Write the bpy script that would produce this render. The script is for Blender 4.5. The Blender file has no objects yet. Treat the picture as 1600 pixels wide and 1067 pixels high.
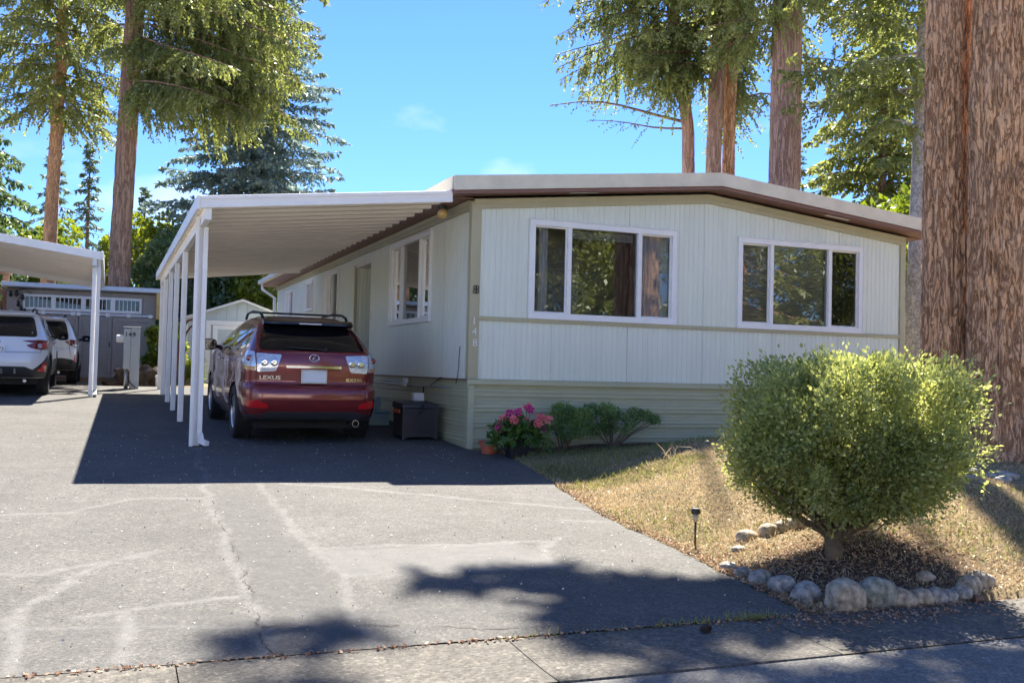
import bpy, bmesh, math, random
import numpy as np
from mathutils import Vector, Matrix

# ------------------------------------------------------------------ camera, sky, sun, exposure
scene = bpy.context.scene
col = scene.collection
cam_data = bpy.data.cameras.new('camera')
cam = bpy.data.objects.new('camera', cam_data)
col.objects.link(cam)
CAM_POS = Vector((-4.481, -12.888, 1.042))
cam_data.sensor_width = 36.0
cam_data.lens = 35.9
cam_data.clip_start = 0.05
cam_data.clip_end = 2000.0
YAW, PITCH, ROLL = 0.3755, 0.0294, 0.0243
fwd = Vector((math.sin(YAW)*math.cos(PITCH), math.cos(YAW)*math.cos(PITCH), math.sin(PITCH)))
rgt = Vector((math.cos(YAW), -math.sin(YAW), 0.0))
upv = rgt.cross(fwd)
r2 = rgt*math.cos(ROLL) + upv*math.sin(ROLL)
u2 = -rgt*math.sin(ROLL) + upv*math.cos(ROLL)
cm = Matrix.Identity(4)
for i in range(3):
    cm[i][0] = r2[i]; cm[i][1] = u2[i]; cm[i][2] = -fwd[i]; cm[i][3] = CAM_POS[i]
cam.matrix_world = cm
scene.camera = cam

SUN = Vector((0.38, 0.70, 1.0)).normalized()          # towards the sun
SUN_EL = math.asin(SUN.z)
SUN_AZ = math.atan2(SUN.x, SUN.y)
world = bpy.data.worlds.new('World')
scene.world = world
world.use_nodes = True
wn = world.node_tree
wn.nodes.clear()
w_out = wn.nodes.new('ShaderNodeOutputWorld')
w_bg = wn.nodes.new('ShaderNodeBackground')
w_bg.inputs['Strength'].default_value = 0.050
w_sky = wn.nodes.new('ShaderNodeTexSky')
w_sky.sky_type = 'NISHITA'
w_sky.sun_disc = False
w_sky.sun_elevation = SUN_EL
w_sky.sun_rotation = SUN_AZ
w_sky.altitude = 100.0
w_sky.air_density = 1.0
w_sky.dust_density = 0.0
w_sky.ozone_density = 3.0
# thin fair-weather clouds, the same everywhere in the sky
w_tc = wn.nodes.new('ShaderNodeTexCoord')
w_map = wn.nodes.new('ShaderNodeMapping'); w_map.inputs['Scale'].default_value = (1.0, 1.0, 2.2)
w_map.inputs['Location'].default_value = (0.35, 0.12, 0.0)
w_noise = wn.nodes.new('ShaderNodeTexNoise')
w_noise.inputs['Scale'].default_value = 3.4; w_noise.inputs['Detail'].default_value = 7.0; w_noise.inputs['Roughness'].default_value = 0.52
w_ramp = wn.nodes.new('ShaderNodeValToRGB')
w_ramp.color_ramp.elements[0].position = 0.54; w_ramp.color_ramp.elements[0].color = (0, 0, 0, 1)
w_ramp.color_ramp.elements[1].position = 0.74; w_ramp.color_ramp.elements[1].color = (0.85, 0.85, 0.85, 1)
w_mix = wn.nodes.new('ShaderNodeMix'); w_mix.data_type = 'RGBA'
w_mix.inputs[7].default_value = (2.6, 2.8, 3.0, 1.0)
wn.links.new(w_tc.outputs['Generated'], w_map.inputs['Vector'])
wn.links.new(w_map.outputs['Vector'], w_noise.inputs['Vector'])
wn.links.new(w_noise.outputs['Fac'], w_ramp.inputs['Fac'])
wn.links.new(w_ramp.outputs['Color'], w_mix.inputs[0])
w_tint = wn.nodes.new('ShaderNodeMix'); w_tint.data_type = 'RGBA'; w_tint.blend_type = 'MULTIPLY'     # tint that dims the sky and deepens its blue
w_tint.inputs[0].default_value = 1.0; w_tint.inputs[7].default_value = (0.205, 0.305, 0.50, 1.0)
wn.links.new(w_sky.outputs['Color'], w_tint.inputs[6])
wn.links.new(w_tint.outputs[2], w_mix.inputs[6])
wn.links.new(w_mix.outputs[2], w_bg.inputs['Color'])
wn.links.new(w_bg.outputs['Background'], w_out.inputs['Surface'])

sun_data = bpy.data.lights.new('sun', 'SUN')
sun_data.energy = 2.0
sun_data.angle = math.radians(0.53)
sun_data.color = (1.0, 0.93, 0.82)
sun = bpy.data.objects.new('sun', sun_data)
col.objects.link(sun)
sun.rotation_euler = SUN.to_track_quat('Z', 'Y').to_euler()
sun.location = (20, 40, 60)

scene.view_settings.view_transform = 'Standard'
scene.view_settings.look = 'None'
scene.view_settings.exposure = 3.35
scene.view_settings.gamma = 1.0
scene.view_settings.use_curve_mapping = False
scene.render.engine = 'CYCLES'
scene.cycles.max_bounces = 8
scene.cycles.transparent_max_bounces = 12
scene.cycles.use_adaptive_sampling = True
scene.cycles.use_denoising = True

# ------------------------------------------------------------------ helpers
rng = np.random.default_rng(7)
random.seed(7)

def smooth(a, b, x):
    t = np.clip((np.asarray(x, float) - a) / (b - a), 0, 1)
    return t*t*(3 - 2*t)

def hash3(i, j, k):
    n = (i*374761393 + j*668265263 + k*2147483647 + 1013) & 0xffffffff
    n = ((n ^ (n >> 13)) * 1274126177) & 0xffffffff
    n = (n ^ (n >> 16)) & 0xffffffff
    return n / 4294967295.0

def vnoise(P):
    P = np.asarray(P, float)
    I = np.floor(P).astype(np.int64); F = P - I
    F = F*F*(3 - 2*F)
    out = 0
    for dx in (0, 1):
        for dy in (0, 1):
            for dz in (0, 1):
                w = (F[..., 0] if dx else 1-F[..., 0])*(F[..., 1] if dy else 1-F[..., 1])*(F[..., 2] if dz else 1-F[..., 2])
                out = out + w*hash3(I[..., 0]+dx, I[..., 1]+dy, I[..., 2]+dz)
    return out*2 - 1

def fbm(P, octaves=4, gain=0.5):
    P = np.asarray(P, float); a = 1.0; s = 0; t = 0
    for o in range(octaves):
        s = s + a*vnoise(P*(2.03**o) + 17.3*o); t += a; a *= gain
    return s/t

class MB:
    """collects verts and faces; build() links them as ONE mesh object"""
    def __init__(self): self.v = []; self.f = []
    def add(self, vs, fs):
        o = len(self.v); self.v += [tuple(v) for v in vs]; self.f += [tuple(i+o for i in f) for f in fs]; return self
    def box(self, lo, hi):
        x0, y0, z0 = lo; x1, y1, z1 = hi
        if x0 > x1: x0, x1 = x1, x0
        if y0 > y1: y0, y1 = y1, y0
        if z0 > z1: z0, z1 = z1, z0
        return self.add([(x0,y0,z0),(x1,y0,z0),(x1,y1,z0),(x0,y1,z0),(x0,y0,z1),(x1,y0,z1),(x1,y1,z1),(x0,y1,z1)],
                        [(0,3,2,1),(4,5,6,7),(0,1,5,4),(1,2,6,5),(2,3,7,6),(3,0,4,7)])
    def bar(self, a, b, w, h, up=(0,0,1)):
        a = Vector(a); b = Vector(b); d = (b-a).normalized(); u = Vector(up)
        s = d.cross(u)
        if s.length < 1e-4: s = d.cross(Vector((0,1,0)))
        s.normalize(); u = s.cross(d)
        vs = []
        for p in (a, b):
            for (i, j) in ((-1,-1),(1,-1),(1,1),(-1,1)): vs.append(p + s*(w/2*i) + u*(h/2*j))
        return self.add(vs, [(0,1,2,3),(7,6,5,4),(0,4,5,1),(1,5,6,2),(2,6,7,3),(3,7,4,0)])
    def tube(self, pts, r, n=8, caps=True):
        pts = [Vector(p) for p in pts]; m = len(pts)
        rs = list(r) if hasattr(r, '__len__') else [r]*m
        vs = []; prev = None
        for i, p in enumerate(pts):
            d = (pts[min(i+1, m-1)] - pts[max(i-1, 0)]).normalized()
            if prev is None:
                s = d.cross(Vector((0,0,1)))
                if s.length < 1e-3: s = d.cross(Vector((1,0,0)))
            else:
                s = prev - d*prev.dot(d)
                if s.length < 1e-4: s = d.cross(Vector((1,0,0)))
            s.normalize(); prev = s; t = d.cross(s)
            for k in range(n):
                a = 2*math.pi*k/n; vs.append(p + (s*math.cos(a) + t*math.sin(a))*rs[i])
        fs = []
        for i in range(m-1):
            for k in range(n):
                fs.append((i*n+k, i*n+(k+1)%n, (i+1)*n+(k+1)%n, (i+1)*n+k))
        if caps: fs.append(tuple(range(n-1, -1, -1))); fs.append(tuple(range((m-1)*n, m*n)))
        return self.add(vs, fs)
    def lathe(self, prof, c=(0,0,0), n=24, axis='z'):
        vs = []
        for (r, h) in prof:
            for k in range(n):
                a = 2*math.pi*k/n; x, y = r*math.cos(a), r*math.sin(a)
                q = (x, y, h) if axis == 'z' else ((h, x, y) if axis == 'x' else (x, h, y))
                vs.append((c[0]+q[0], c[1]+q[1], c[2]+q[2]))
        fs = []
        for i in range(len(prof)-1):
            for k in range(n):
                fs.append((i*n+k, i*n+(k+1)%n, (i+1)*n+(k+1)%n, (i+1)*n+k))
        return self.add(vs, fs)
    def prism(self, poly, fn, a, b):
        """poly 2D points, fn(u,v,w)->xyz, extruded from w=a to w=b"""
        n = len(poly)
        vs = [fn(u, v, a) for u, v in poly] + [fn(u, v, b) for u, v in poly]
        fs = [tuple(range(n)), tuple(range(2*n-1, n-1, -1))] + [(i, i+n, (i+1)%n+n, (i+1)%n) for i in range(n)]
        return self.add(vs, fs)
    def grid(self, G):
        G = np.asarray(G); a, b = G.shape[:2]
        return self.add(G.reshape(-1, 3).tolist(), [(i*b+j, i*b+j+1, (i+1)*b+j+1, (i+1)*b+j) for i in range(a-1) for j in range(b-1)])
    def build(self, name, material, parent=None, smooth_shade=False, bevel=0.0, fix=True, angle=None):
        me = bpy.data.meshes.new(name)
        me.from_pydata(self.v, [], self.f)
        if fix:
            bm = bmesh.new(); bm.from_mesh(me)
            bmesh.ops.recalc_face_normals(bm, faces=bm.faces[:])
            bm.to_mesh(me); bm.free()
        return link_mesh(name, me, material, parent, smooth_shade, bevel, angle)

def link_mesh(name, me, material, parent=None, smooth_shade=False, bevel=0.0, angle=None):
    if material is not None: me.materials.append(material)
    o = bpy.data.objects.new(name, me); col.objects.link(o)
    if smooth_shade:
        me.polygons.foreach_set('use_smooth', [True]*len(me.polygons))
        if angle is not None: me.set_sharp_from_angle(angle=math.radians(angle))
    if bevel:
        m = o.modifiers.new('bevel', 'BEVEL'); m.width = bevel; m.segments = 2; m.limit_method = 'ANGLE'; m.angle_limit = math.radians(40)
    if parent is not None:
        o.parent = parent
        o.matrix_parent_inverse = parent.matrix_basis.inverted()
    return o

def raw_mesh(name, V, F, tint=None, smooth_shade=False):
    """fast mesh from arrays: V (n,3), F (m,k) with one k"""
    V = np.asarray(V, np.float32); F = np.asarray(F, np.int32)
    me = bpy.data.meshes.new(name); k = F.shape[1]
    me.vertices.add(len(V)); me.vertices.foreach_set('co', V.ravel())
    me.loops.add(F.size); me.loops.foreach_set('vertex_index', F.ravel())
    me.polygons.add(len(F)); me.polygons.foreach_set('loop_start', np.arange(0, F.size, k, dtype=np.int32))
    if smooth_shade: me.polygons.foreach_set('use_smooth', np.ones(len(F), bool))
    me.update(calc_edges=True)
    if tint is not None:
        for nm, arr in (tint.items() if isinstance(tint, dict) else [('tint', tint)]):
            at = me.attributes.new(nm, 'FLOAT', 'POINT'); at.data.foreach_set('value', np.asarray(arr, np.float32))
    return me

def empty(name, loc=(0,0,0), rotz=0.0):
    o = bpy.data.objects.new(name, None); col.objects.link(o)
    o.location = loc; o.rotation_euler = (0, 0, rotz); o.empty_display_size = 0.2
    return o

def tag(o, label=None, cat=None, group=None, kind=None):
    if label: o['label'] = label
    if cat: o['category'] = cat
    if group: o['group'] = group
    if kind: o['kind'] = kind
    return o

def thing(name, label, cat, loc=(0,0,0), rotz=0.0, group=None):
    return tag(empty(name, loc, rotz), label, cat, group)

def attach(o, parent):
    """part built in the thing's own coordinates"""
    o.parent = parent
    o.matrix_parent_inverse = Matrix.Identity(4)
    return o

def copy_tree(o, parent=None):
    c = o.copy(); col.objects.link(c)
    if parent is not None: c.parent = parent; c.matrix_parent_inverse = o.matrix_parent_inverse.copy()
    for ch in list(o.children): copy_tree(ch, c)
    return c

def text_mesh(txt, size, extrude=0.003, bold=0.0):
    cu = bpy.data.curves.new('lettering', 'FONT'); cu.body = txt; cu.size = size; cu.extrude = extrude; cu.offset = bold
    cu.align_x = 'CENTER'; cu.align_y = 'CENTER'; cu.resolution_u = 3
    ob = bpy.data.objects.new('lettering_source', cu); col.objects.link(ob)
    bpy.context.view_layer.update()
    me = bpy.data.meshes.new_from_object(ob.evaluated_get(bpy.context.evaluated_depsgraph_get()))
    bpy.data.objects.remove(ob); bpy.data.curves.remove(cu)
    return me

# ------------------------------------------------------------------ materials
def nodes_of(m):
    m.use_nodes = True
    nt = m.node_tree
    return nt, nt.nodes, nt.links

def mat(name, color, rough=0.6, metal=0.0, var=0.0, vscale=6.0, bump=0.0, bscale=40.0, stretch=(1,1,1), spec=0.5, coat=0.0, color2=None, detail=5.0, object_coords=True):
    """Principled with a noise-driven colour variation and fine relief"""
    m = bpy.data.materials.new(name); nt, N, L = nodes_of(m)
    b = N['Principled BSDF']
    b.inputs['Roughness'].default_value = rough; b.inputs['Metallic'].default_value = metal
    b.inputs['Specular IOR Level'].default_value = spec
    if coat: b.inputs['Coat Weight'].default_value = coat; b.inputs['Coat Roughness'].default_value = 0.03
    c = tuple(color)
    if var > 0 or color2 is not None or bump > 0:
        g = N.new('ShaderNodeNewGeometry'); t = N.new('ShaderNodeTexCoord')
        mp = N.new('ShaderNodeMapping'); mp.inputs['Scale'].default_value = stretch
        L.new(t.outputs['Object'] if object_coords else g.outputs['Position'], mp.inputs['Vector'])
    if var > 0 or color2 is not None:
        n = N.new('ShaderNodeTexNoise'); n.inputs['Scale'].default_value = vscale; n.inputs['Detail'].default_value = detail
        n.inputs['Roughness'].default_value = 0.62
        L.new(mp.outputs['Vector'], n.inputs['Vector'])
        r = N.new('ShaderNodeValToRGB')
        lo = tuple(max(0, x*(1-var)) for x in c); hi = tuple(min(1, x*(1+var)) for x in c) if color2 is None else tuple(color2)
        r.color_ramp.elements[0].position = 0.32; r.color_ramp.elements[0].color = lo + (1,)
        r.color_ramp.elements[1].position = 0.68; r.color_ramp.elements[1].color = hi + (1,)
        L.new(n.outputs['Fac'], r.inputs['Fac']); L.new(r.outputs['Color'], b.inputs['Base Color'])
    else:
        b.inputs['Base Color'].default_value = c + (1,)
    if bump > 0:
        n2 = N.new('ShaderNodeTexNoise'); n2.inputs['Scale'].default_value = bscale; n2.inputs['Detail'].default_value = 4
        L.new(mp.outputs['Vector'], n2.inputs['Vector'])
        bp = N.new('ShaderNodeBump'); bp.inputs['Strength'].default_value = bump; bp.inputs['Distance'].default_value = 0.02
        L.new(n2.outputs['Fac'], bp.inputs['Height']); L.new(bp.outputs['Normal'], b.inputs['Normal'])
    return m

def foliage_mat(name, dark, light, trans=0.4, tcol=None, gloss=0.06):
    m = bpy.data.materials.new(name); nt, N, L = nodes_of(m)
    N.clear()
    out = N.new('ShaderNodeOutputMaterial')
    at = N.new('ShaderNodeAttribute'); at.attribute_name = 'tint'
    r = N.new('ShaderNodeValToRGB')
    r.color_ramp.elements[0].color = tuple(dark) + (1,); r.color_ramp.elements[1].color = tuple(light) + (1,)
    L.new(at.outputs['Fac'], r.inputs['Fac'])
    d = N.new('ShaderNodeBsdfDiffuse'); t = N.new('ShaderNodeBsdfTranslucent'); gl = N.new('ShaderNodeBsdfGlossy'); gl.inputs['Roughness'].default_value = 0.45
    gl.inputs['Color'].default_value = (0.8, 0.85, 0.8, 1)
    L.new(r.outputs['Color'], d.inputs['Color'])
    hs = N.new('ShaderNodeHueSaturation'); hs.inputs['Hue'].default_value = 0.485; hs.inputs['Saturation'].default_value = 1.1; hs.inputs['Value'].default_value = 1.5
    L.new(r.outputs['Color'], hs.inputs['Color']); L.new(hs.outputs['Color'], t.inputs['Color'])
    m1 = N.new('ShaderNodeMixShader'); m1.inputs[0].default_value = trans
    L.new(d.outputs[0], m1.inputs[1]); L.new(t.outputs[0], m1.inputs[2])
    m2 = N.new('ShaderNodeMixShader'); m2.inputs[0].default_value = gloss
    L.new(m1.outputs[0], m2.inputs[1]); L.new(gl.outputs[0], m2.inputs[2])
    L.new(m2.outputs[0], out.inputs['Surface'])
    return m

def window_glass(name, tint=(0.75, 0.8, 0.8), refl=1.0, base=0.06):
    m = bpy.data.materials.new(name); nt, N, L = nodes_of(m); N.clear()
    out = N.new('ShaderNodeOutputMaterial')
    tr = N.new('ShaderNodeBsdfTransparent'); tr.inputs['Color'].default_value = tuple(tint) + (1,)
    gl = N.new('ShaderNodeBsdfGlossy'); gl.inputs['Roughness'].default_value = 0.012; gl.inputs['Color'].default_value = (1, 1, 1, 1)
    fr = N.new('ShaderNodeFresnel'); fr.inputs['IOR'].default_value = 1.52
    ma = N.new('ShaderNodeMath'); ma.operation = 'MULTIPLY_ADD'; ma.inputs[1].default_value = refl; ma.inputs[2].default_value = base; ma.use_clamp = True
    L.new(fr.outputs[0], ma.inputs[0])
    # float glass is never perfectly flat
    g = N.new('ShaderNodeNewGeometry'); nz = N.new('ShaderNodeTexNoise'); nz.inputs['Scale'].default_value = 2.2; nz.inputs['Detail'].default_value = 1.0
    L.new(g.outputs['Position'], nz.inputs['Vector'])
    bp = N.new('ShaderNodeBump'); bp.inputs['Strength'].default_value = 0.04; bp.inputs['Distance'].default_value = 0.02
    L.new(nz.outputs['Fac'], bp.inputs['Height']); L.new(bp.outputs['Normal'], gl.inputs['Normal'])
    mx = N.new('ShaderNodeMixShader')
    L.new(ma.outputs[0], mx.inputs[0]); L.new(tr.outputs[0], mx.inputs[1]); L.new(gl.outputs[0], mx.inputs[2])
    L.new(mx.outputs[0], out.inputs['Surface'])
    return m

M = {}
M['white_vinyl'] = mat('white_vinyl', (0.80, 0.80, 0.79), 0.35, var=0.03)
M['white_metal'] = mat('white_metal', (0.72, 0.71, 0.68), 0.4, var=0.07, vscale=3.0)
M['black_plastic'] = mat('black_plastic', (0.012, 0.012, 0.014), 0.45)
M['dark_rubber'] = mat('dark_rubber', (0.018, 0.018, 0.02), 0.75, bump=0.3, bscale=60)
M['glass'] = window_glass('window_glass', (0.62, 0.65, 0.64), 2.8, 0.05)
M['glass_side'] = window_glass('side_window_glass', (0.42, 0.44, 0.44), 0.35, 0.0)
M['glass_dark'] = window_glass('screened_glass', (0.55, 0.56, 0.58), 1.4, 0.02)
M['chrome'] = mat('chrome', (0.75, 0.76, 0.78), 0.12, 1.0)
M['steel'] = mat('galvanised_steel', (0.50, 0.52, 0.54), 0.42, 0.85, var=0.12)
M['interior'] = mat('room_paint', (0.50, 0.47, 0.44), 0.8)

# ------------------------------------------------------------------ terrain
EDGE = [(-40, 0.6), (-8.3, -0.60), (-7.95, -0.62), (-7.1, -0.55), (-6.2, -0.47), (-5.2, -0.43), (-4.56, -0.38), (-3.7, -0.22), (-2.98, -0.08), (-2.0, 0.10), (-1.2, 0.22), (-0.62, 0.26), (-0.3, 0.12), (-0.08, 0.0), (0.0, 0.0), (40, 0.0)]
EY = np.array([e[0] for e in EDGE]); EX = np.array([e[1] for e in EDGE])
def xedge(Y): return np.interp(Y, EY, EX)
def plane(X, Y):
    Y = np.asarray(Y, float)
    return 0.043*np.clip(Y, -8.6, 11.6)
def bump_h(X, Y):
    X = np.asarray(X, float); Y = np.asarray(Y, float)
    d = X - xedge(Y)
    b = 0.40*smooth(0.15, 2.3, d)*smooth(-8.3, -5.2, Y)*(1-smooth(-2.7, -0.5, Y))
    b = b + 0.12*smooth(0.0, 1.2, d)*smooth(-7.9, -7.0, Y)*(1-smooth(-6.4, -5.4, Y))*0.5
    b = b + 0.07*smooth(0.5, 3.0, d)*smooth(-2.7, -0.5, Y)
    return b
def lawn_z(X, Y):
    return plane(X, Y) + bump_h(X, Y)
def axis_pts(segs):
    out = []
    for a, b, s in segs: out += list(np.arange(a, b - 1e-6, s))
    out.append(segs[-1][1]); return np.array(out)

gx = axis_pts([(-900,-100,200),(-100,-20,10),(-20,-6,1),(-6,-0.9,0.4),(-0.9,0.9,0.045),(0.9,3,0.1),(3,9,0.25),(9,20,1),(20,100,10),(100,900,200)])
gy = axis_pts([(-900,-100,200),(-100,-20,10),(-20,-9,1),(-9,-8.2,0.2),(-8.2,0.2,0.06),(0.2,3,0.4),(3,20,1),(20,100,8),(100,900,200)])
XX, YY = np.meshgrid(gx, gy)
en = xedge(YY) + 0.03*vnoise(np.stack([XX*0, YY*6, XX*0], -1)) + 0.02*vnoise(np.stack([XX*0, YY*19, XX*0+3], -1))
ZZ = lawn_z(XX, YY)
on_lawn = smooth(-0.03, 0.06, XX - en)*smooth(-7.94, -7.86, YY + 0.03*vnoise(np.stack([XX*7, YY*0, XX*0], -1)))
ZZ = ZZ - 0.06 + 0.068*on_lawn + on_lawn*0.018*fbm(np.stack([XX*2.2, YY*2.2, XX*0], -1), 3)
far = (np.abs(XX) > 15) | (YY > 16)
ZZ = np.where(far & (YY > -7.9), ZZ + 0.05, ZZ)
ZZ = np.where((XX > 0.1) & (XX < 7.2) & (YY > 0.1) & (YY < 17), ZZ - 0.05, ZZ)
nY, nX = XX.shape
idx = np.arange(nY*nX).reshape(nY, nX)
F = np.stack([idx[:-1, :-1], idx[:-1, 1:], idx[1:, 1:], idx[1:, :-1]], -1).reshape(-1, 4)
# earth under the shrubs by the wall and round the clipped bush, grass elsewhere
bed = np.maximum(smooth(-1.0, -0.45, YY)*smooth(0.05, 0.4, XX)*(1-smooth(3.2, 4.2, XX)),
                 (1-smooth(0.55, 1.1, np.hypot((XX-0.25)*0.8, (YY+7.25)*1.3)))*(XX > -0.7))
def ground_mat():
    m = bpy.data.materials.new('dry_lawn_and_earth'); nt, N, L = nodes_of(m); b = N['Principled BSDF']
    b.inputs['Roughness'].default_value = 0.95; b.inputs['Specular IOR Level'].default_value = 0.15
    g = N.new('ShaderNodeNewGeometry')
    def noise(s, d=6, r=0.6):
        n = N.new('ShaderNodeTexNoise'); n.inputs['Scale'].default_value = s; n.inputs['Detail'].default_value = d; n.inputs['Roughness'].default_value = r
        L.new(g.outputs['Position'], n.inputs['Vector']); return n
    def ramp(src, a, ca, bpos, cb):
        r = N.new('ShaderNodeValToRGB'); r.color_ramp.elements[0].position = a; r.color_ramp.elements[0].color = ca + (1,)
        r.color_ramp.elements[1].position = bpos; r.color_ramp.elements[1].color = cb + (1,); L.new(src, r.inputs['Fac']); return r
    def mix(f, a, c):
        x = N.new('ShaderNodeMix'); x.data_type = 'RGBA'; L.new(f, x.inputs[0]); L.new(a, x.inputs[6]); L.new(c, x.inputs[7]); return x.outputs[2]
    straw = ramp(noise(26, 8, 0.75).outputs['Fac'], 0.3, (0.16, 0.116, 0.060), 0.7, (0.40, 0.32, 0.188))
    green = ramp(noise(30, 8, 0.75).outputs['Fac'], 0.3, (0.07, 0.07, 0.028), 0.7, (0.19, 0.175, 0.075))
    patch = ramp(noise(0.9, 4).outputs['Fac'], 0.50, (0, 0, 0), 0.68, (0.75, 0.75, 0.75))
    bare = ramp(noise(1.7, 5).outputs['Fac'], 0.56, (0, 0, 0), 0.70, (0.8, 0.8, 0.8))
    soil = ramp(noise(60, 8, 0.8).outputs['Fac'], 0.3, (0.05, 0.031, 0.021), 0.72, (0.20, 0.135, 0.095))
    c = mix(patch.outputs['Color'], straw.outputs['Color'], green.outputs['Color'])
    c = mix(bare.outputs['Color'], c, soil.outputs['Color'])
    at = N.new('ShaderNodeAttribute'); at.attribute_name = 'bed'
    c = mix(at.outputs['Fac'], c, soil.outputs['Color'])
    L.new(c, b.inputs['Base Color'])
    bp = N.new('ShaderNodeBump'); bp.inputs['Strength'].default_value = 0.9; bp.inputs['Distance'].default_value = 0.03
    L.new(noise(45, 6, 0.8).outputs['Fac'], bp.inputs['Height']); L.new(bp.outputs['Normal'], b.inputs['Normal'])
    return m
me = raw_mesh('ground', np.stack([XX, YY, ZZ], -1).reshape(-1, 3), F, {'bed': bed.ravel()}, True)
M['ground'] = ground_mat()
tag(link_mesh('ground', me, M['ground']), kind='structure')

# ------------------------------------------------------------------ driveway
SEAMS = [  # faded crack filler and lap joints: polyline, half width, strength
    ([(-3.45,0.3),(-3.6,-2.97),(-3.65,-4.92),(-3.67,-6.16),(-3.69,-7.07),(-3.73,-7.93)], 0.05, 0.75),
    ([(-3.05,-2.5),(-3.08,-2.76),(-3.09,-4.21),(-3.10,-5.59),(-3.08,-6.54),(-3.18,-7.25),(-3.24,-7.9)], 0.05, 0.8),
    ([(-3.6,-2.4),(-3.05,-2.52),(-2.2,-3.14),(-1.26,-3.82),(-0.37,-4.53)], 0.055, 1.0),
    ([(-3.12,-5.65),(-2.58,-5.63),(-2.01,-5.69),(-1.34,-5.70)], 0.045, 0.9),
    ([(-3.12,-5.65),(-3.12,-6.36),(-2.98,-6.56),(-2.46,-6.5),(-1.93,-6.52),(-1.2,-6.45)], 0.05, 0.55),
    ([(-5.6,-4.05),(-5.23,-4.01),(-4.72,-4.01),(-4.34,-3.5),(-4.07,-3.37),(-3.65,-3.43)], 0.05, 0.8),
    ([(-5.2,-6.0),(-4.76,-6.01),(-4.51,-5.81),(-4.2,-5.59),(-4.07,-5.51)], 0.05, 0.75),
    ([(-4.59,-7.05),(-4.24,-6.94),(-3.75,-6.85)], 0.05, 0.9),
    ([(-4.94,-7.19),(-4.86,-6.92),(-4.75,-6.55),(-4.5,-5.8)], 0.05, 0.9),
    ([(-4.93,-7.03),(-4.82,-7.9)], 0.06, 0.9),
    ([(-4.32,-7.05),(-4.37,-7.85)], 0.055, 0.9),
    ([(-4.9,-7.24),(-4.56,-7.23),(-3.73,-7.46)], 0.03, 0.7),
    ([(-1.34,-5.70),(-1.60,-6.3),(-1.57,-6.6)], 0.05, 0.9),
    ([(-1.34,-5.70),(-1.05,-5.55)], 0.04, 0.7),
    ([(-0.9,-4.95),(-0.62,-5.0),(-0.45,-5.05)], 0.04, 0.7),
    ([(-3.3,1.6),(-3.5,2.6),(-3.75,3.9),(-4.0,5.2)], 0.05, 0.35),
    ([(-6.5,-1.2),(-5.0,-1.6),(-4.2,-2.0),(-3.6,-2.4)], 0.04, 0.4),
]
def seg_dist(X, Y, pl):
    d = np.full(X.shape, 9.0)
    for (x0, y0), (x1, y1) in zip(pl[:-1], pl[1:]):
        vx, vy = x1-x0, y1-y0; L2 = vx*vx+vy*vy
        t = np.clip(((X-x0)*vx+(Y-y0)*vy)/L2, 0, 1)
        d = np.minimum(d, np.hypot(X-x0-t*vx, Y-y0-t*vy))
    return d
dy = axis_pts([(-7.93,-2.2,0.032),(-2.2,4,0.12),(4,11.7,0.35)])
u1 = np.linspace(0, 1, 190)
rows = []
for y in dy:
    xe = float(xedge(y)) + 0.025*float(vnoise(np.array([0, y*6, 0]))) + 0.012*float(vnoise(np.array([0, y*23, 5])))
    if y > -0.2: xe = min(xe, -0.03 if y > 0.02 else xe)
    xs = np.concatenate([np.arange(-16, -6.0, 0.6), -6.0 + (xe + 6.0)*u1])
    rows.append(np.stack([xs, np.full_like(xs, y)], -1))
DG = np.array(rows); DX = DG[..., 0]; DY = DG[..., 1]
wob = np.stack([DX*3.1, DY*3.1, DX*0], -1)
WX = DX + 0.05*vnoise(wob) + 0.02*vnoise(wob*4.3); WY = DY + 0.05*vnoise(wob+9) + 0.02*vnoise(wob*4.3+5)
seam = np.zeros_like(DX)
for pl, hw, st in SEAMS:
    d = seg_dist(WX, WY, pl)
    seam = np.maximum(seam, 0.62*st*(1-smooth(hw*0.35, hw*1.05, d)))
ravel = (1-smooth(0.1, 0.35, np.abs(WX-(-3.4)-0.0*WY)))*smooth(-8.0,-7.6,WY)*(1-smooth(-4.0,-2.6,WY))
ravel = np.maximum(ravel, 0.8*smooth(-0.55, -0.1, -np.abs(WY+7.35)-0.18)*(1-smooth(-1.6, -1.0, WX)))
patch = smooth(-3.12, -3.02, WX)*(1-smooth(-1.62, -1.5, WX))*smooth(-6.55, -6.45, WY)*(1-smooth(-5.75, -5.65, WY))
crack = 0.25*(1-smooth(0.002, 0.016, np.minimum(seg_dist(WX+0.03*vnoise(wob*7), WY, [(-3.62,-4.4),(-3.6,-5.6),(-3.66,-6.6),(-3.70,-7.9)]), seg_dist(WX, WY+0.03*vnoise(wob*7), [(-3.6,-7.55),(-3.2,-7.5),(-2.7,-7.75),(-2.2,-7.8)]))))
DZ = plane(DX, DY) + 0.004 + 0.006*fbm(np.stack([DX*1.3, DY*1.3, DX*0], -1), 3) + 0.003*seam*0 - 0.0*crack + 0.004*ravel*vnoise(np.stack([DX*14, DY*14, DX*0], -1))
a_, b_ = DX.shape; idx = np.arange(a_*b_).reshape(a_, b_)
F = np.stack([idx[:-1, :-1], idx[:-1, 1:], idx[1:, 1:], idx[1:, :-1]], -1).reshape(-1, 4)
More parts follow.
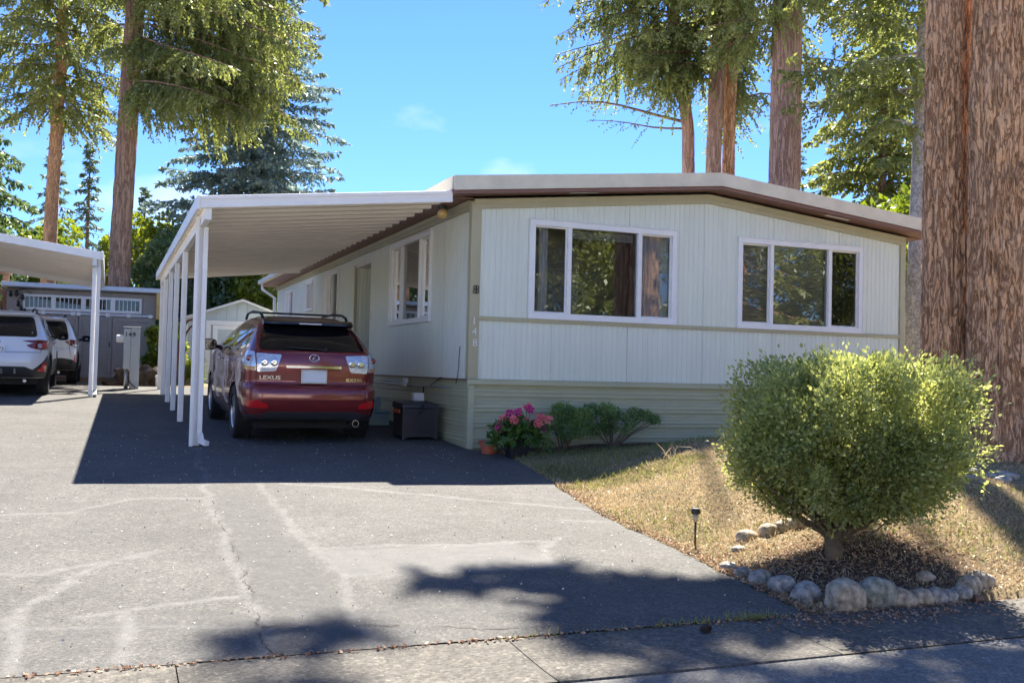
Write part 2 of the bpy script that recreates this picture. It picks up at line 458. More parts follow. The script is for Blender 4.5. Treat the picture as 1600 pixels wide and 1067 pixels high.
def asphalt_mat(name, lo, hi, attrs=True, agg=105.0):
    m = bpy.data.materials.new(name); nt, N, L = nodes_of(m); b = N['Principled BSDF']
    b.inputs['Roughness'].default_value = 0.88; b.inputs['Specular IOR Level'].default_value = 0.25
    g = N.new('ShaderNodeNewGeometry')
    v = N.new('ShaderNodeTexVoronoi'); v.inputs['Scale'].default_value = agg; L.new(g.outputs['Position'], v.inputs['Vector'])
    v2 = N.new('ShaderNodeTexVoronoi'); v2.inputs['Scale'].default_value = agg*0.42; L.new(g.outputs['Position'], v2.inputs['Vector'])
    def noise(s, d=5, r=0.6):
        n = N.new('ShaderNodeTexNoise'); n.inputs['Scale'].default_value = s; n.inputs['Detail'].default_value = d; n.inputs['Roughness'].default_value = r
        L.new(g.outputs['Position'], n.inputs['Vector']); return n.outputs['Fac']
    def ramp(src, pts):
        r = N.new('ShaderNodeValToRGB')
        while len(r.color_ramp.elements) < len(pts): r.color_ramp.elements.new(0.5)
        for e, (p_, c_) in zip(r.color_ramp.elements, pts): e.position = p_; e.color = tuple(c_) + (1,)
        L.new(src, r.inputs['Fac']); return r.outputs['Color']
    def mix(f, a, c, mode='MIX'):
        x = N.new('ShaderNodeMix'); x.data_type = 'RGBA'; x.blend_type = mode
        if isinstance(f, float): x.inputs[0].default_value = f
        else: L.new(f, x.inputs[0])
        for sock, val in ((6, a), (7, c)):
            if isinstance(val, tuple): x.inputs[sock].default_value = val + (1,)
            else: L.new(val, x.inputs[sock])
        return x.outputs[2]
    sep = N.new('ShaderNodeSeparateColor'); L.new(v.outputs['Color'], sep.inputs[0])
    sep2 = N.new('ShaderNodeSeparateColor'); L.new(v2.outputs['Color'], sep2.inputs[0])
    base = ramp(noise(1.1, 6), [(0.3, lo), (0.7, hi)])
    blot = ramp(noise(7.0, 6, 0.7), [(0.3, (0.86, 0.86, 0.86)), (0.7, (1.12, 1.11, 1.09))])
    spk = ramp(sep.outputs[0], [(0.0, (0.62, 0.62, 0.62)), (0.5, (0.96, 0.96, 0.95)), (0.88, (1.12, 1.11, 1.09)), (1.0, (1.6, 1.57, 1.5))])
    spk2 = ramp(sep2.outputs[1], [(0.0, (0.84, 0.84, 0.84)), (0.9, (1.05, 1.05, 1.04)), (1.0, (1.4, 1.38, 1.32))])
    c = mix(1.0, base, blot, 'MULTIPLY'); c = mix(1.0, c, spk, 'MULTIPLY'); c = mix(0.8, c, spk2, 'MULTIPLY')
    hgt = v.outputs['Distance']
    if attrs:
        def attr(n):
            a = N.new('ShaderNodeAttribute'); a.attribute_name = n; return a.outputs['Fac']
        def mul(a, c_):
            x = N.new('ShaderNodeMath'); x.operation = 'MULTIPLY'; L.new(a, x.inputs[0])
            if isinstance(c_, float): x.inputs[1].default_value = c_
            else: L.new(c_, x.inputs[1])
            return x.outputs[0]
        sm = ramp(noise(10, 6, 0.7), [(0.30, (0.25, 0.25, 0.25)), (0.60, (1, 1, 1))])
        c = mix(mul(attr('ravel'), 0.75), c, mix(1.0, spk2, (0.080, 0.078, 0.075), 'MULTIPLY'))
        c = mix(mul(attr('patch'), 0.7), c, mix(1.0, blot, (0.128, 0.126, 0.122), 'MULTIPLY'))
        c = mix(mul(mul(attr('seam'), sm), 0.75), c, mix(1.0, blot, (0.20, 0.197, 0.19), 'MULTIPLY'))
        c = mix(attr('crack'), c, (0.03, 0.026, 0.02))
    L.new(c, b.inputs['Base Color'])
    bp = N.new('ShaderNodeBump'); bp.inputs['Strength'].default_value = 0.55; bp.inputs['Distance'].default_value = 0.006; bp.invert = True
    L.new(hgt, bp.inputs['Height']); L.new(bp.outputs['Normal'], b.inputs['Normal'])
    return m
M['driveway'] = asphalt_mat('weathered_asphalt', (0.083, 0.081, 0.077), (0.113, 0.110, 0.105))
me = raw_mesh('driveway', np.stack([DX, DY, DZ], -1).reshape(-1, 3), F, {'seam': seam.ravel(), 'ravel': ravel.ravel(), 'patch': patch.ravel(), 'crack': crack.ravel()}, True)
drive = tag(link_mesh('driveway', me, M['driveway']), kind='structure')

# open cracks, dirt-filled
M['crack'] = mat('crack_dirt', (0.045, 0.038, 0.030), 0.95, var=0.4, vscale=30)
rc = np.random.default_rng(31)
for pl, wmax in (([(-3.60,-3.6),(-3.62,-4.4),(-3.60,-5.2),(-3.63,-5.9),(-3.67,-6.7),(-3.69,-7.3),(-3.74,-7.92)], 0.003), ([(-3.70,-7.45),(-3.35,-7.52),(-2.95,-7.60),(-2.6,-7.74),(-2.2,-7.80),(-1.7,-7.82)], 0.005)):
    pts = []
    for (x0, y0), (x1, y1) in zip(pl[:-1], pl[1:]):
        n = max(2, int(math.hypot(x1-x0, y1-y0)/0.022))
        for t in np.linspace(0, 1, n, endpoint=False): pts.append((x0+(x1-x0)*t, y0+(y1-y0)*t))
    pts = np.array(pts); q = np.arange(len(pts))
    pts += np.stack([0.030*vnoise(np.stack([q*0.11, q*0, q*0+3.3], -1)) + 0.010*rc.normal(size=len(q)), 0.030*vnoise(np.stack([q*0.11, q*0+7, q*0], -1)) + 0.007*rc.normal(size=len(q))], -1)
    wd = wmax*np.clip(0.55 + 0.9*vnoise(np.stack([q*0.16, q*0, q*0+9], -1)), 0.0, 1.2)
    d = np.gradient(pts, axis=0); nrm = np.stack([-d[:, 1], d[:, 0]], -1); nrm /= np.maximum(np.linalg.norm(nrm, axis=1, keepdims=True), 1e-6)
    zz = plane(pts[:, 0], pts[:, 1]) + 0.004 + 0.006*fbm(np.stack([pts[:, 0]*1.3, pts[:, 1]*1.3, pts[:, 0]*0], -1), 3) + 0.004
    m = MB(); m.grid([[(*(p + n_*w), z) for p, n_, w, z in zip(pts, nrm, wd, zz)], [(*(p - n_*w), z) for p, n_, w, z in zip(pts, nrm, wd, zz)]])
    m.build('asphalt_crack', M['crack'], drive, fix=False)

# concrete gutter between driveway and street, cast in slabs
M['gutter'] = asphalt_mat('exposed_aggregate_concrete', (0.085, 0.079, 0.069), (0.135, 0.125, 0.110), False, 62.0)
gut = tag(empty('gutter', (0, -8.27, -0.36)), kind='structure')
joints = [-25, -18, -12, -9.0, -7.4, -5.75, -4.15, -2.52, -0.92, 0.7, 2.3, 3.9, 7, 12, 18, 25]
for a, b in zip(joints[:-1], joints[1:]):
    n1 = max(2, int((b-a)/0.2)); ys = np.linspace(-8.6, -7.940, 8); xs = np.linspace(a+0.003, b-0.003, n1)
    GX, GY = np.meshgrid(xs, ys); prof = -0.005*np.sin(np.pi*(GY+8.6)/0.66)
    GZ = plane(GX, GY) + prof + 0.002*vnoise(np.stack([GX*5, GY*5, GX*0], -1)) + 0.003
    rim = np.zeros_like(GZ)
    m = MB(); m.grid(np.stack([GX, GY, GZ], -1))
    m.v += [(x, y, z-0.08) for x, y, z in [(a+.006,-8.6,-.36),(b-.006,-8.6,-.36),(b-.006,-7.955,-.34),(a+.006,-7.955,-.34)]]
    k = len(m.v)-4; m.f += [(k, k+1, n1-1, 0), (k+2, k+3, 7*n1, 7*n1+n1-1)]
    m.build('concrete_slab', M['gutter'], gut, True, angle=50)
# street
M['street'] = asphalt_mat('street_asphalt', (0.135, 0.132, 0.127), (0.175, 0.172, 0.166), False, 95.0)
xs = axis_pts([(-300,-30,30),(-30,30,1.0),(30,300,30)]); ys = axis_pts([(-17,-10,1),(-10,-8.605,0.12)])
GX, GY = np.meshgrid(xs, ys)
GZ = -0.374 + 0.012*(-8.6-GY).clip(0, 4) + 0.004*vnoise(np.stack([GX*2, GY*2, GX*0], -1))
m = MB(); m.grid(np.stack([GX, GY, GZ], -1))
tag(m.build('street', M['street'], None, True, fix=False), kind='structure')

# ------------------------------------------------------------------ mobile home
W, LEN = 7.3, 17.1
ZW, ZT, ZE = 0.932, 1.745, 3.208
def topz(x): return ZE + 0.103*(W/2 - abs(x - W/2))
M['siding'] = mat('pale_blue_siding', (0.70, 0.735, 0.64), 0.42, var=0.045, vscale=2.5, stretch=(1.6,1.6,0.22))
M['trim'] = mat('olive_trim', (0.43, 0.395, 0.25), 0.5, var=0.06, vscale=3)
M['skirt'] = mat('sage_skirting', (0.44, 0.44, 0.29), 0.42, var=0.07, vscale=1.6, stretch=(1,1,3))
M['fascia'] = mat('cream_fascia', (0.68, 0.62, 0.48), 0.5, var=0.10, vscale=3.0)
M['soffit'] = mat('brown_soffit', (0.21, 0.105, 0.085), 0.5, var=0.10, vscale=5)
M['roof'] = mat('roof_metal', (0.55, 0.54, 0.50), 0.5, var=0.08)
M['curtain'] = mat('curtain_cloth', (0.80, 0.79, 0.78), 0.9, var=0.05)
M['blind'] = mat('blind_slats', (0.78, 0.79, 0.77), 0.6)
home = thing('mobile_home', 'long pale blue mobile home with ribbed metal siding, olive trim and low gable roof', 'house', (W/2, LEN/2, 0))
PITCH_RIB = 0.0813
FRONT_WINS = [(0.823, 3.126, 1.781, 3.129), (4.181, 6.480, 1.778, 3.117)]
SIDE_WINS = [(1.84, 4.20, 1.775, 3.15), (8.55, 9.93, 1.85, 3.12), (11.47, 12.31, 2.39, 3.10), (14.18, 15.52, 2.30, 3.08)]
ENTRY = (5.72, 6.95)

def siding_sheet(u0, u1, zlo, ztop, holes, place, name='siding_panel'):
    """vertical ribbed sheet; place(u, n, z) with n outward; holes (u0,u1,z0,z1)"""
    us = set([u0, u1])
    k = math.ceil(u0/PITCH_RIB - 1e-6)
    prof = []
    while k*PITCH_RIB < u1 - 1e-6:
        c = k*PITCH_RIB
        for du, dn in ((-0.013, 0.0), (-0.006, -0.008), (0.006, -0.008), (0.013, 0.0)):
            if u0 < c+du < u1: prof.append((c+du, dn))
        k += 1
    prof = [(u0, 0.0)] + prof + [(u1, 0.0)]
    for h in holes:
        for e in (h[0], h[1]):
            if u0 < e < u1:
                prof = [p for p in prof if abs(p[0]-e) > 0.004] + [(e, 0.0)]
    prof.sort()
    m = MB(); m_hi = MB()
    for (a, na), (b, nb) in zip(prof[:-1], prof[1:]):
        mid = (a+b)/2
        spans = [(zlo, None)]
        for h in holes:
            if h[0] < mid < h[1]:
                ns = []
                for s in spans:
                    hi = s[1] if s[1] is not None else 99
                    if h[2] > s[0] and h[2] < hi: ns.append((s[0], h[2])); ns.append((h[3], s[1])) if h[3] < hi and (s[1] is not None or h[3] < ztop(mid)) else None
                    else: ns.append(s)
                spans = ns
        for lo, hi in spans:
            za = ztop(a) if hi is None else hi; zb = ztop(b) if hi is None else hi
            alone = all(h[0] <= u0 and h[1] >= u1 for h in holes) and len(holes) > 0 and lo > zlo + 0.01
            (m_hi if alone else m).add([place(a, na, lo), place(b, nb, lo), place(b, nb, zb), place(a, na, za)], [(0, 1, 2, 3)])
    if m_hi.v: m_hi.build(name, M['siding'], home, fix=False)
    if not m.v: return None
    return m.build(name, M['siding'], home, fix=False)

PF = lambda u, n, z: (u, -n, z)              # front wall, outward -Y
PL = lambda u, n, z: (-n, u, z)              # left wall, outward -X
PR = lambda u, n, z: (W + n, u, z)
PB = lambda u, n, z: (u, LEN + n, z)
seams_u = [0.0, 1.18, 2.36, 3.60, 4.82, 6.04, W]
for a, b in zip(seams_u[:-1], seams_u[1:]):
    siding_sheet(a+0.002, b-0.002, ZT, topz, [h for h in FRONT_WINS if h[0] < b and h[1] > a], PF)
    siding_sheet(a+0.002, b-0.002, ZW, lambda x: ZT, [], PF)
su = [0.0, 1.22, 2.44, 3.66, 4.88, ENTRY[0]]
for a, b in zip(su[:-1], su[1:]):
    siding_sheet(a+0.001, b-0.001, ZW, lambda x: ZE, [h for h in SIDE_WINS if h[0] < b and h[1] > a], PL)
su = [ENTRY[1]+0.05, 8.2, 9.4, 10.6, 11.9, 13.1, 14.3, 15.6, LEN]
for a, b in zip(su[:-1], su[1:]):
    siding_sheet(a+0.001, b-0.001, ZW, lambda x: ZE, [h for h in SIDE_WINS if h[0] < b and h[1] > a], PL)
for k in range(14): siding_sheet(k*LEN/14+.001, (k+1)*LEN/14-.001, ZW, lambda x: ZE, [], PR)
for k in range(6): siding_sheet(k*W/6+.001, (k+1)*W/6-.001, ZW, topz, [], PB)
# recessed entry: ribbed return wall facing the street, door inside
siding_sheet(0.02, 0.95, ZW, lambda x: 3.0, [], lambda u, n, z: (u, ENTRY[1]-n, z), 'entry_side_wall')
siding_sheet(0.02, 0.95, ZW, lambda x: 3.0, [], lambda u, n, z: (u, ENTRY[0]+n, z), 'entry_side_wall')
M['door'] = mat('entry_door', (0.55, 0.54, 0.48), 0.5)
d = MB().box((0.93, ENTRY[0], ZW), (0.98, ENTRY[1], 3.0)).build('entry_door', M['door'], home)
MB().lathe([(0.0,-0.05),(0.03,-0.045),(0.03,-0.02),(0.012,-0.015),(0.012,0)], (0.93, ENTRY[1]-0.15, 1.95), 12, 'x').build('handle', M['chrome'], d, True)
MB().box((-0.004, ENTRY[0], 3.0), (0.96, ENTRY[1], 3.05)).build('entry_soffit', M['white_metal'], home)
MB().box((-0.006, ENTRY[0]-0.0, 3.05), (0.03, ENTRY[1]+0.05, ZE)).build('entry_header', M['siding'], home)
MB().box((-0.02, ENTRY[1]-0.01, ZW), (0.03, ENTRY[1]+0.05, 3.05)).build('entry_jamb', M['trim'], home)
MB().box((0.0, ENTRY[0], ZW-0.04), (0.96, ENTRY[1], ZW-0.003)).build('entry_floor', M['soffit'], home)

# trim
m = MB(); m.box((-0.03, -0.03, ZW), (0.11, 0.012, topz(0)+0.1)); m.box((-0.031, 0.013, ZW), (0.012, 0.085, ZE+0.1))
m.build('corner_trim', M['trim'], home, bevel=0.006)
MB().box((W-0.07, -0.028, ZW), (W+0.03, 0.05, topz(W)+0.1)).build('corner_trim', M['trim'], home, bevel=0.006)
MB().box((0.11, -0.024, ZT-0.028), (W-0.07, 0.0, ZT+0.028)).build('belt_trim', M['trim'], home, bevel=0.004)
for (a, b) in ((0.0, W/2), (W/2, W)):
    MB().add([(a,-0.034,topz(a)-0.005),(b,-0.034,topz(b)-0.005),(b,-0.034,topz(b)+0.055),(a,-0.034,topz(a)+0.055),
              (a,0.0,topz(a)-0.005),(b,0.0,topz(b)-0.005),(b,0.0,topz(b)+0.055),(a,0.0,topz(a)+0.055)],
             [(0,1,2,3),(7,6,5,4),(0,4,5,1),(3,2,6,7),(0,3,7,4),(1,5,6,2)]).build('frieze_trim', M['trim'], home)
    MB().add([(a,-0.05,topz(a)+0.055),(b,-0.05,topz(b)+0.055),(b,-0.05,topz(b)+0.125),(a,-0.05,topz(a)+0.125),
              (a,0.0,topz(a)+0.055),(b,0.0,topz(b)+0.055),(b,0.0,topz(b)+0.125),(a,0.0,topz(a)+0.125)],
             [(0,1,2,3),(7,6,5,4),(0,4,5,1),(3,2,6,7),(0,3,7,4),(1,5,6,2)]).build('frieze_trim', M['trim'], home)
MB().box((-0.034, 0.086, ZE-0.01), (0.0, LEN, ZE+0.05)).build('frieze_trim', M['trim'], home)
MB().box((-0.05, 0.086, ZE+0.05), (0.0, LEN, ZE+0.12)).build('frieze_trim', M['trim'], home)
MB().box((W, 0.05, ZE-0.01), (W+0.034, LEN, ZE+0.12)).build('frieze_trim', M['trim'], home)
# band between siding and skirting
MB().box((-0.036, -0.036, ZW-0.075), (W+0.03, -0.002, ZW-0.004)).build('sill_band', M['skirt'], home, bevel=0.004)
MB().box((-0.02, 0.0, ZW-0.022), (0.01, LEN, ZW-0.004)).build('sill_band', M['soffit'], home)

# skirting: horizontal double-ribbed sheets
def skirt(u0, u1, place, zb):
    prof = [(zb(0)-0.2, 0.0)]
    z = 0.12
    while z < ZW - 0.09:
        prof += [(z-0.040, 0.0), (z-0.037, 0.022), (z-0.022, 0.024), (z-0.018, 0.010), (z+0.018, 0.010), (z+0.022, 0.024), (z+0.037, 0.022), (z+0.040, 0.0)]
        for q in (0.075, 0.115):
            if z + q + 0.03 < ZW - 0.06: prof += [(z+q-0.006, 0.0), (z+q, 0.004), (z+q+0.006, 0.0)]
        z += 0.205
    prof.append((ZW-0.01, 0.0))
    n = max(2, int((u1-u0)/0.4)); us = np.linspace(u0, u1, n)
    m = MB(); m.grid([[place(u, nn - 0.028 + 0.004*math.sin(u*2.1+zz*3), zz) for u in us] for zz, nn in prof])
    return m.build('skirt_panel', M['skirt'], home, True, angle=25)
for a, b in ((0.07, 3.0), (3.0, 5.2), (5.2, W-0.05)): skirt(a+.001, b-.001, PF, lambda u: 0)
for a, b in ((0.07, 2.2), (2.2, 5.7), (5.7, 9.4), (9.4, 13.1), (13.1, LEN)): skirt(a+.001, b-.001, PL, lambda u: 0)
skirt(0, LEN, PR, lambda u: 0); skirt(0, W, PB, lambda u: 0)
m = MB().box((-0.012, -0.012, -0.1), (0.075, 0.03, ZW-0.078)); m.box((-0.013, 0.031, -0.1), (0.03, 0.075, ZW-0.022))
m.build('skirt_corner', M['skirt'], home, bevel=0.005)

# roof, fascia, soffit
OV, OF = 0.40, 0.35
def roofz(x): return 3.55 + 0.102*(W/2 + OV - abs(x - W/2))
for sgn in (-1, 1):
    xa = W/2; xb = W/2 + sgn*(W/2 + OV)
    m = MB(); za, zb = roofz(xa), roofz(xb)
    n = 90; ys = np.linspace(-OF-0.01, LEN+OF, n)
    # standing ribs along the slope
    prof = []
    y = -OF - 0.012
    while y < LEN + OF:
        prof += [(y, 0.0), (y+0.20, 0.0), (y+0.215, 0.022), (y+0.245, 0.022), (y+0.26, 0.0)]; y += 0.30
    m.grid([[(xa, yy, za + h) for yy, h in prof], [(xb - sgn*0.0, yy, zb + h) for yy, h in prof]])
    m.build('roof_sheet', M['roof'], home, fix=False)
def slope_board(name, material, y0, y1, zlo, zhi):
    for (a, b) in ((-OV, W/2), (W/2, W+OV)):
        f0, f1 = zlo(a), zlo(b); g0, g1 = zhi(a), zhi(b)
        MB().add([(a,y0,f0),(b,y0,f1),(b,y0,g1),(a,y0,g0),(a,y1,f0),(b,y1,f1),(b,y1,g1),(a,y1,g0)],
                 [(0,1,2,3),(7,6,5,4),(0,4,5,1),(3,2,6,7),(0,3,7,4),(1,5,6,2)]).build(name, material, home)
slope_board('fascia_board', M['fascia'], -OF-0.02, -OF+0.005, lambda x: roofz(x)-0.165, lambda x: roofz(x)+0.012)
slope_board('drip_edge', M['fascia'], -OF-0.032, -OF-0.021, lambda x: roofz(x)-0.182, lambda x: roofz(x)-0.158)
slope_board('barge_board', M['soffit'], -OF-0.004, -OF+0.02, lambda x: roofz(x)-0.225, lambda x: roofz(x)-0.183)
slope_board('gable_soffit', M['soffit'], -OF+0.021, 0.0, lambda x: roofz(x)-0.215, lambda x: roofz(x)-0.195)
slope_board('rear_fascia', M['fascia'], LEN+OF-0.005, LEN+OF+0.02, lambda x: roofz(x)-0.165, lambda x: roofz(x)+0.012)
for sx, x0, x1 in ((-1, -OV, -0.002), (1, W+0.002, W+OV)):
    MB().box((x0, -0.0+0.002, 3.338), (x1, LEN+OF, 3.352)).build('side_soffit', M['soffit'], home)
    xe = -OV if sx < 0 else W+OV
    MB().box((xe-0.012, -OF+0.02, 3.385), (xe+0.012, LEN+OF, 3.56)).build('side_fascia', M['fascia'], home)
    MB().box((xe-0.008, -OF+0.022, 3.335), (xe+0.008, LEN+OF, 3.384)).build('side_barge', M['soffit'], home)
# soffit vents
for x in (1.55, 5.85):
    z = roofz(x)-0.222
    MB().add([(x-.22,-0.22,roofz(x-.22)-.219),(x+.22,-0.22,roofz(x+.22)-.219),(x+.22,-0.13,roofz(x+.22)-.219),(x-.22,-0.13,roofz(x-.22)-.219)],[(0,1,2,3)]).build('soffit_vent', M['white_metal'], home, fix=False)
# bare copper-brown ridge cap showing at the gable
M['ridge'] = mat('rusty_ridge_cap', (0.36, 0.17, 0.09), 0.7, var=0.2)
m = MB(); zr = roofz(W/2)
m.add([(W/2-0.65,-OF+0.3,zr-0.055),(W/2,-OF+0.3,zr+0.045),(W/2+0.65,-OF+0.3,zr-0.055),(W/2-0.65,LEN,zr-0.055),(W/2,LEN,zr+0.045),(W/2+0.65,LEN,zr-0.055)],[(0,1,4,3),(1,2,5,4),(0,2,1)])
m.build('ridge_cap', M['ridge'], home)
# dark floor inside
MB().box((0.05, 0.05, 0.85), (W-0.05, LEN-0.05, 0.9)).build('floor_deck', M['interior'], home)

# windows
def window(P, u0, u1, z0, z1, mull, fr=0.075, screens=(), deep=2.2, curtains=(), blind=None):
    w = MB()
    o = 0.032
    def b(ua, ub, za, zb, n0, n1):
        pts = [P(ua, n0, za), P(ub, n1, zb)]
        w.box([min(pts[0][i], pts[1][i]) for i in range(3)], [max(pts[0][i], pts[1][i]) for i in range(3)])
    b(u0, u1, z0, z0+fr, -0.07, o); b(u0, u1, z1-fr, z1, -0.07, o)
    b(u0, u0+fr, z0+fr, z1-fr, -0.07, o); b(u1-fr, u1, z0+fr, z1-fr, -0.07, o)
    # thin raised outer lip
    b(u0-0.012, u1+0.012, z0-0.012, z0, -0.005, o+0.012); b(u0-0.012, u1+0.012, z1, z1+0.012, -0.005, o+0.012)
    b(u0-0.012, u0, z0, z1, -0.005, o+0.012); b(u1, u1+0.012, z0, z1, -0.005, o+0.012)
    for mu in mull: b(mu-0.03, mu+0.03, z0+fr, z1-fr, -0.055, o-0.008)
    win = w.build('window', M['white_vinyl'], home, bevel=0.004)
    cuts = [u0+fr] + sum([[mu-0.03, mu+0.03] for mu in mull], []) + [u1-fr]
    for k in range(len(mull)+1):
        a, c = cuts[2*k], cuts[2*k+1]
        sash = 0.0
        if k in screens:
            s = MB(); sw = 0.022
            for (ua, ub, za, zb) in ((a, c, z0+fr, z0+fr+sw), (a, c, z1-fr-sw, z1-fr), (a, a+sw, z0+fr+sw, z1-fr-sw), (c-sw, c, z0+fr+sw, z1-fr-sw)):
                p0, p1 = P(ua, -0.035, za), P(ub, -0.012, zb)
                s.box([min(p0[i], p1[i]) for i in range(3)], [max(p0[i], p1[i]) for i in range(3)])
            s.build('sash', M['white_metal'], win); sash = sw
        n = -0.028
        MB().add([P(a+sash, n, z0+fr+sash), P(c-sash, n, z0+fr+sash), P(c-sash, n, z1-fr-sash), P(a+sash, n, z1-fr-sash)], [(0,1,2,3)]).build('pane', M['glass_dark'] if k in screens else (M['glass'] if P is PF else M['glass_side']), win, fix=False)
    # room behind
    r = MB(); n0, n1 = -0.075, -deep
    A = [P(u0-0.5, n1, z0-0.75), P(u1+0.5, n1, z0-0.75), P(u1+0.5, n1, z1+0.04), P(u0-0.5, n1, z1+0.04)]
    B = [P(u0-0.5, n0, z0-0.75), P(u1+0.5, n0, z0-0.75), P(u1+0.5, n0, z1+0.04), P(u0-0.5, n0, z1+0.04)]
    r.add(A+B, [(0,1,2,3),(0,4,5,1),(1,5,6,2),(2,6,7,3),(3,7,4,0)])
    r.build('room', M['interior'], win, fix=False)
    for (ca, cb) in curtains:
        g = []
        us = np.linspace(ca, cb, max(8, int((cb-ca)/0.012)))
        for z in np.linspace(z0+0.02, z1-0.06, 6): g.append([P(u, -0.14 + 0.022*math.sin(u*62 + 0.7*math.sin(u*17)), z) for u in us])
        MB().grid(g).build('curtain', M['curtain'], win, True, fix=False)
    if blind:
        s = MB(); ba, bb, bz0, bz1, step = blind
        z = bz0
        while z < bz1:
            q = [P(ba, -0.11, z), P(bb, -0.11, z), P(bb, -0.095, z+step*0.62), P(ba, -0.095, z+step*0.62)]
            s.add(q, [(0,1,2,3)]); z += step
        s.build('blind', M['blind'], win, fix=False)
    return win
f = FRONT_WINS[0]
w1 = window(PF, *f, [f[0]+0.60, f[1]-0.60], screens=(0, 2), curtains=((f[0]+0.20, f[0]+0.34), (f[1]-0.52, f[1]-0.06)), blind=(f[0]+0.66, f[1]-0.66, f[3]-0.20, f[3]-0.09, 0.028))
w1['label'] = 'white framed window with gathered curtains at both sides'
f = FRONT_WINS[1]
w2 = window(PF, *f, [f[0]+0.60, f[1]-0.62], screens=(0, 2), blind=(f[0]+0.06, f[1]-0.66, f[2]+0.10, f[3]-0.07, 0.028))
w2['label'] = 'white framed window with lowered horizontal blind'
f = SIDE_WINS[0]
window(PL, *f, [f[0]+0.62, f[1]-0.66], screens=(0, 2))
f = SIDE_WINS[1]; window(PL, *f, [(f[0]+f[1])/2], screens=(1,), deep=1.2)
f = SIDE_WINS[2]; window(PL, *f, [(f[0]+f[1])/2], fr=0.06, deep=1.0)
f = SIDE_WINS[3]; window(PL, *f, [(f[0]+f[1])/2], screens=(1,), deep=1.2)

# house number, lettered one digit below the other
M['number'] = mat('white_number', (0.75, 0.75, 0.72), 0.4)
for ch, z in (('1', 1.70), ('4', 1.555), ('8', 1.41)):
    me = text_mesh(ch, 0.145, 0.006)
    o = link_mesh('house_number', me, M['number'], home)
    o.matrix_world = Matrix.Translation((0.035+(1.70-z)*0.06, -0.04, z)) @ Matrix.Rotation(math.pi/2, 4, 'X')
# dark scroll ornament on the corner
m = MB()
for dz, r in ((0.0, 0.028), (0.052, 0.024)):
    for dx in (-0.014, 0.016):
        pts = [(0.05+dx+r*0.8*math.cos(a), -0.043, 2.10+dz+r*math.sin(a)) for a in np.linspace(0, 2*math.pi, 14)]
        m.tube(pts, 0.0055, 6, False)
m.build('scroll_ornament', M['black_plastic'], home, True)
# rear gutter downpipe
m = MB().tube([(-0.42, LEN+0.1, 3.40), (-0.42, LEN+0.1, 3.25), (-0.08, LEN-0.02, 3.0), (-0.07, LEN-0.02, 0.7)], 0.045, 8)
m.build('downpipe', M['white_vinyl'], home, True)
MB().box((-0.52, 11.3, 3.40), (-0.413, LEN+OF, 3.50)).build('gutter_trough', M['white_vinyl'], home)
# amber globe under the eave
M['amber'] = mat('amber_globe', (0.62, 0.42, 0.16), 0.12, coat=0.5)
pl = thing('porch_light', 'amber glass globe light under the brown eave by the corner', 'light', (-0.2, 0.75, 3.335))
MB().lathe([(0.0,0.0),(0.062,0.0),(0.062,-0.018),(0.05,-0.05),(0.0,-0.052)], (-0.2,0.75,3.337), 20).build('holder', M['black_plastic'], pl, True, angle=40)
MB().lathe([(0.032,-0.045)]+[(0.075*math.sin(a), -0.11-0.075*math.cos(a)*-1) for a in np.linspace(0.45, math.pi, 14)][::1], (-0.2,0.75,3.337), 20).build('globe', M['amber'], pl, True)

# ------------------------------------------------------------------ carport
M['carport'] = mat('carport_white', (0.88, 0.85, 0.80), 0.42, var=0.05, vscale=2.5)
M['pan'] = mat('carport_pan', (0.86, 0.80, 0.73), 0.45, var=0.05, vscale=1.2)
CX0, CX1, CY0, CY1 = -3.52, -0.415, -0.30, 11.05
def cz(x): return 2.915 + (x-CX0)/(CX1-CX0)*0.335
cp = thing('carport', 'white metal carport with ribbed ceiling and row of slim posts over the burgundy car', 'carport', (-3.42, 5.4, 0.2))
npan = 27; pw = (CY1-CY0-0.06)/npan
for k in range(npan):
    y0 = CY0+0.03+k*pw
    prof = [(0.0, 0.0), (0.015, -0.042), (0.095, -0.042), (0.11, 0.0), (0.235, 0.0), (0.24, -0.012), (0.27, -0.012), (0.275, 0.0), (pw-0.002, 0.0)]
    m = MB(); m.grid([[(CX0, y0+a, cz(CX0)+h+0.055) for a, h in prof], [(CX1, y0+a, cz(CX1)+h+0.055) for a, h in prof]])
    m.grid([[(CX0, y0+a, cz(CX0)+h+0.059) for a, h in prof], [(CX1, y0+a, cz(CX1)+h+0.059) for a, h in prof]])
    m.build('roof_pan', M['pan'], cp, fix=False)
# front fascia with two grooves
def cf(name, y, t, lo, hi):
    m = MB().add([(CX0-0.01,y,cz(CX0)+lo),(CX1+0.02,y,cz(CX1)+lo),(CX1+0.02,y,cz(CX1)+hi),(CX0-0.01,y,cz(CX0)+hi),
                  (CX0-0.01,y+t,cz(CX0)+lo),(CX1+0.02,y+t,cz(CX1)+lo),(CX1+0.02,y+t,cz(CX1)+hi),(CX0-0.01,y+t,cz(CX0)+hi)],
                 [(0,1,2,3),(7,6,5,4),(0,4,5,1),(3,2,6,7),(0,3,7,4),(1,5,6,2)])
    return m.build(name, M['carport'], cp, bevel=0.004)
cf('front_fascia', CY0, 0.026, -0.03, 0.122)
cf('fascia_ridge', CY0-0.012, 0.0115, 0.075, 0.118)
cf('fascia_ridge', CY0-0.010, 0.0095, -0.026, 0.006)
cf('rear_fascia', CY1-0.02, 0.025, -0.03, 0.12)
MB().box((CX0-0.05, CY0-0.006, cz(CX0)-0.04), (CX0-0.011, CY1, cz(CX0)+0.125)).build('side_gutter', M['carport'], cp, bevel=0.006)
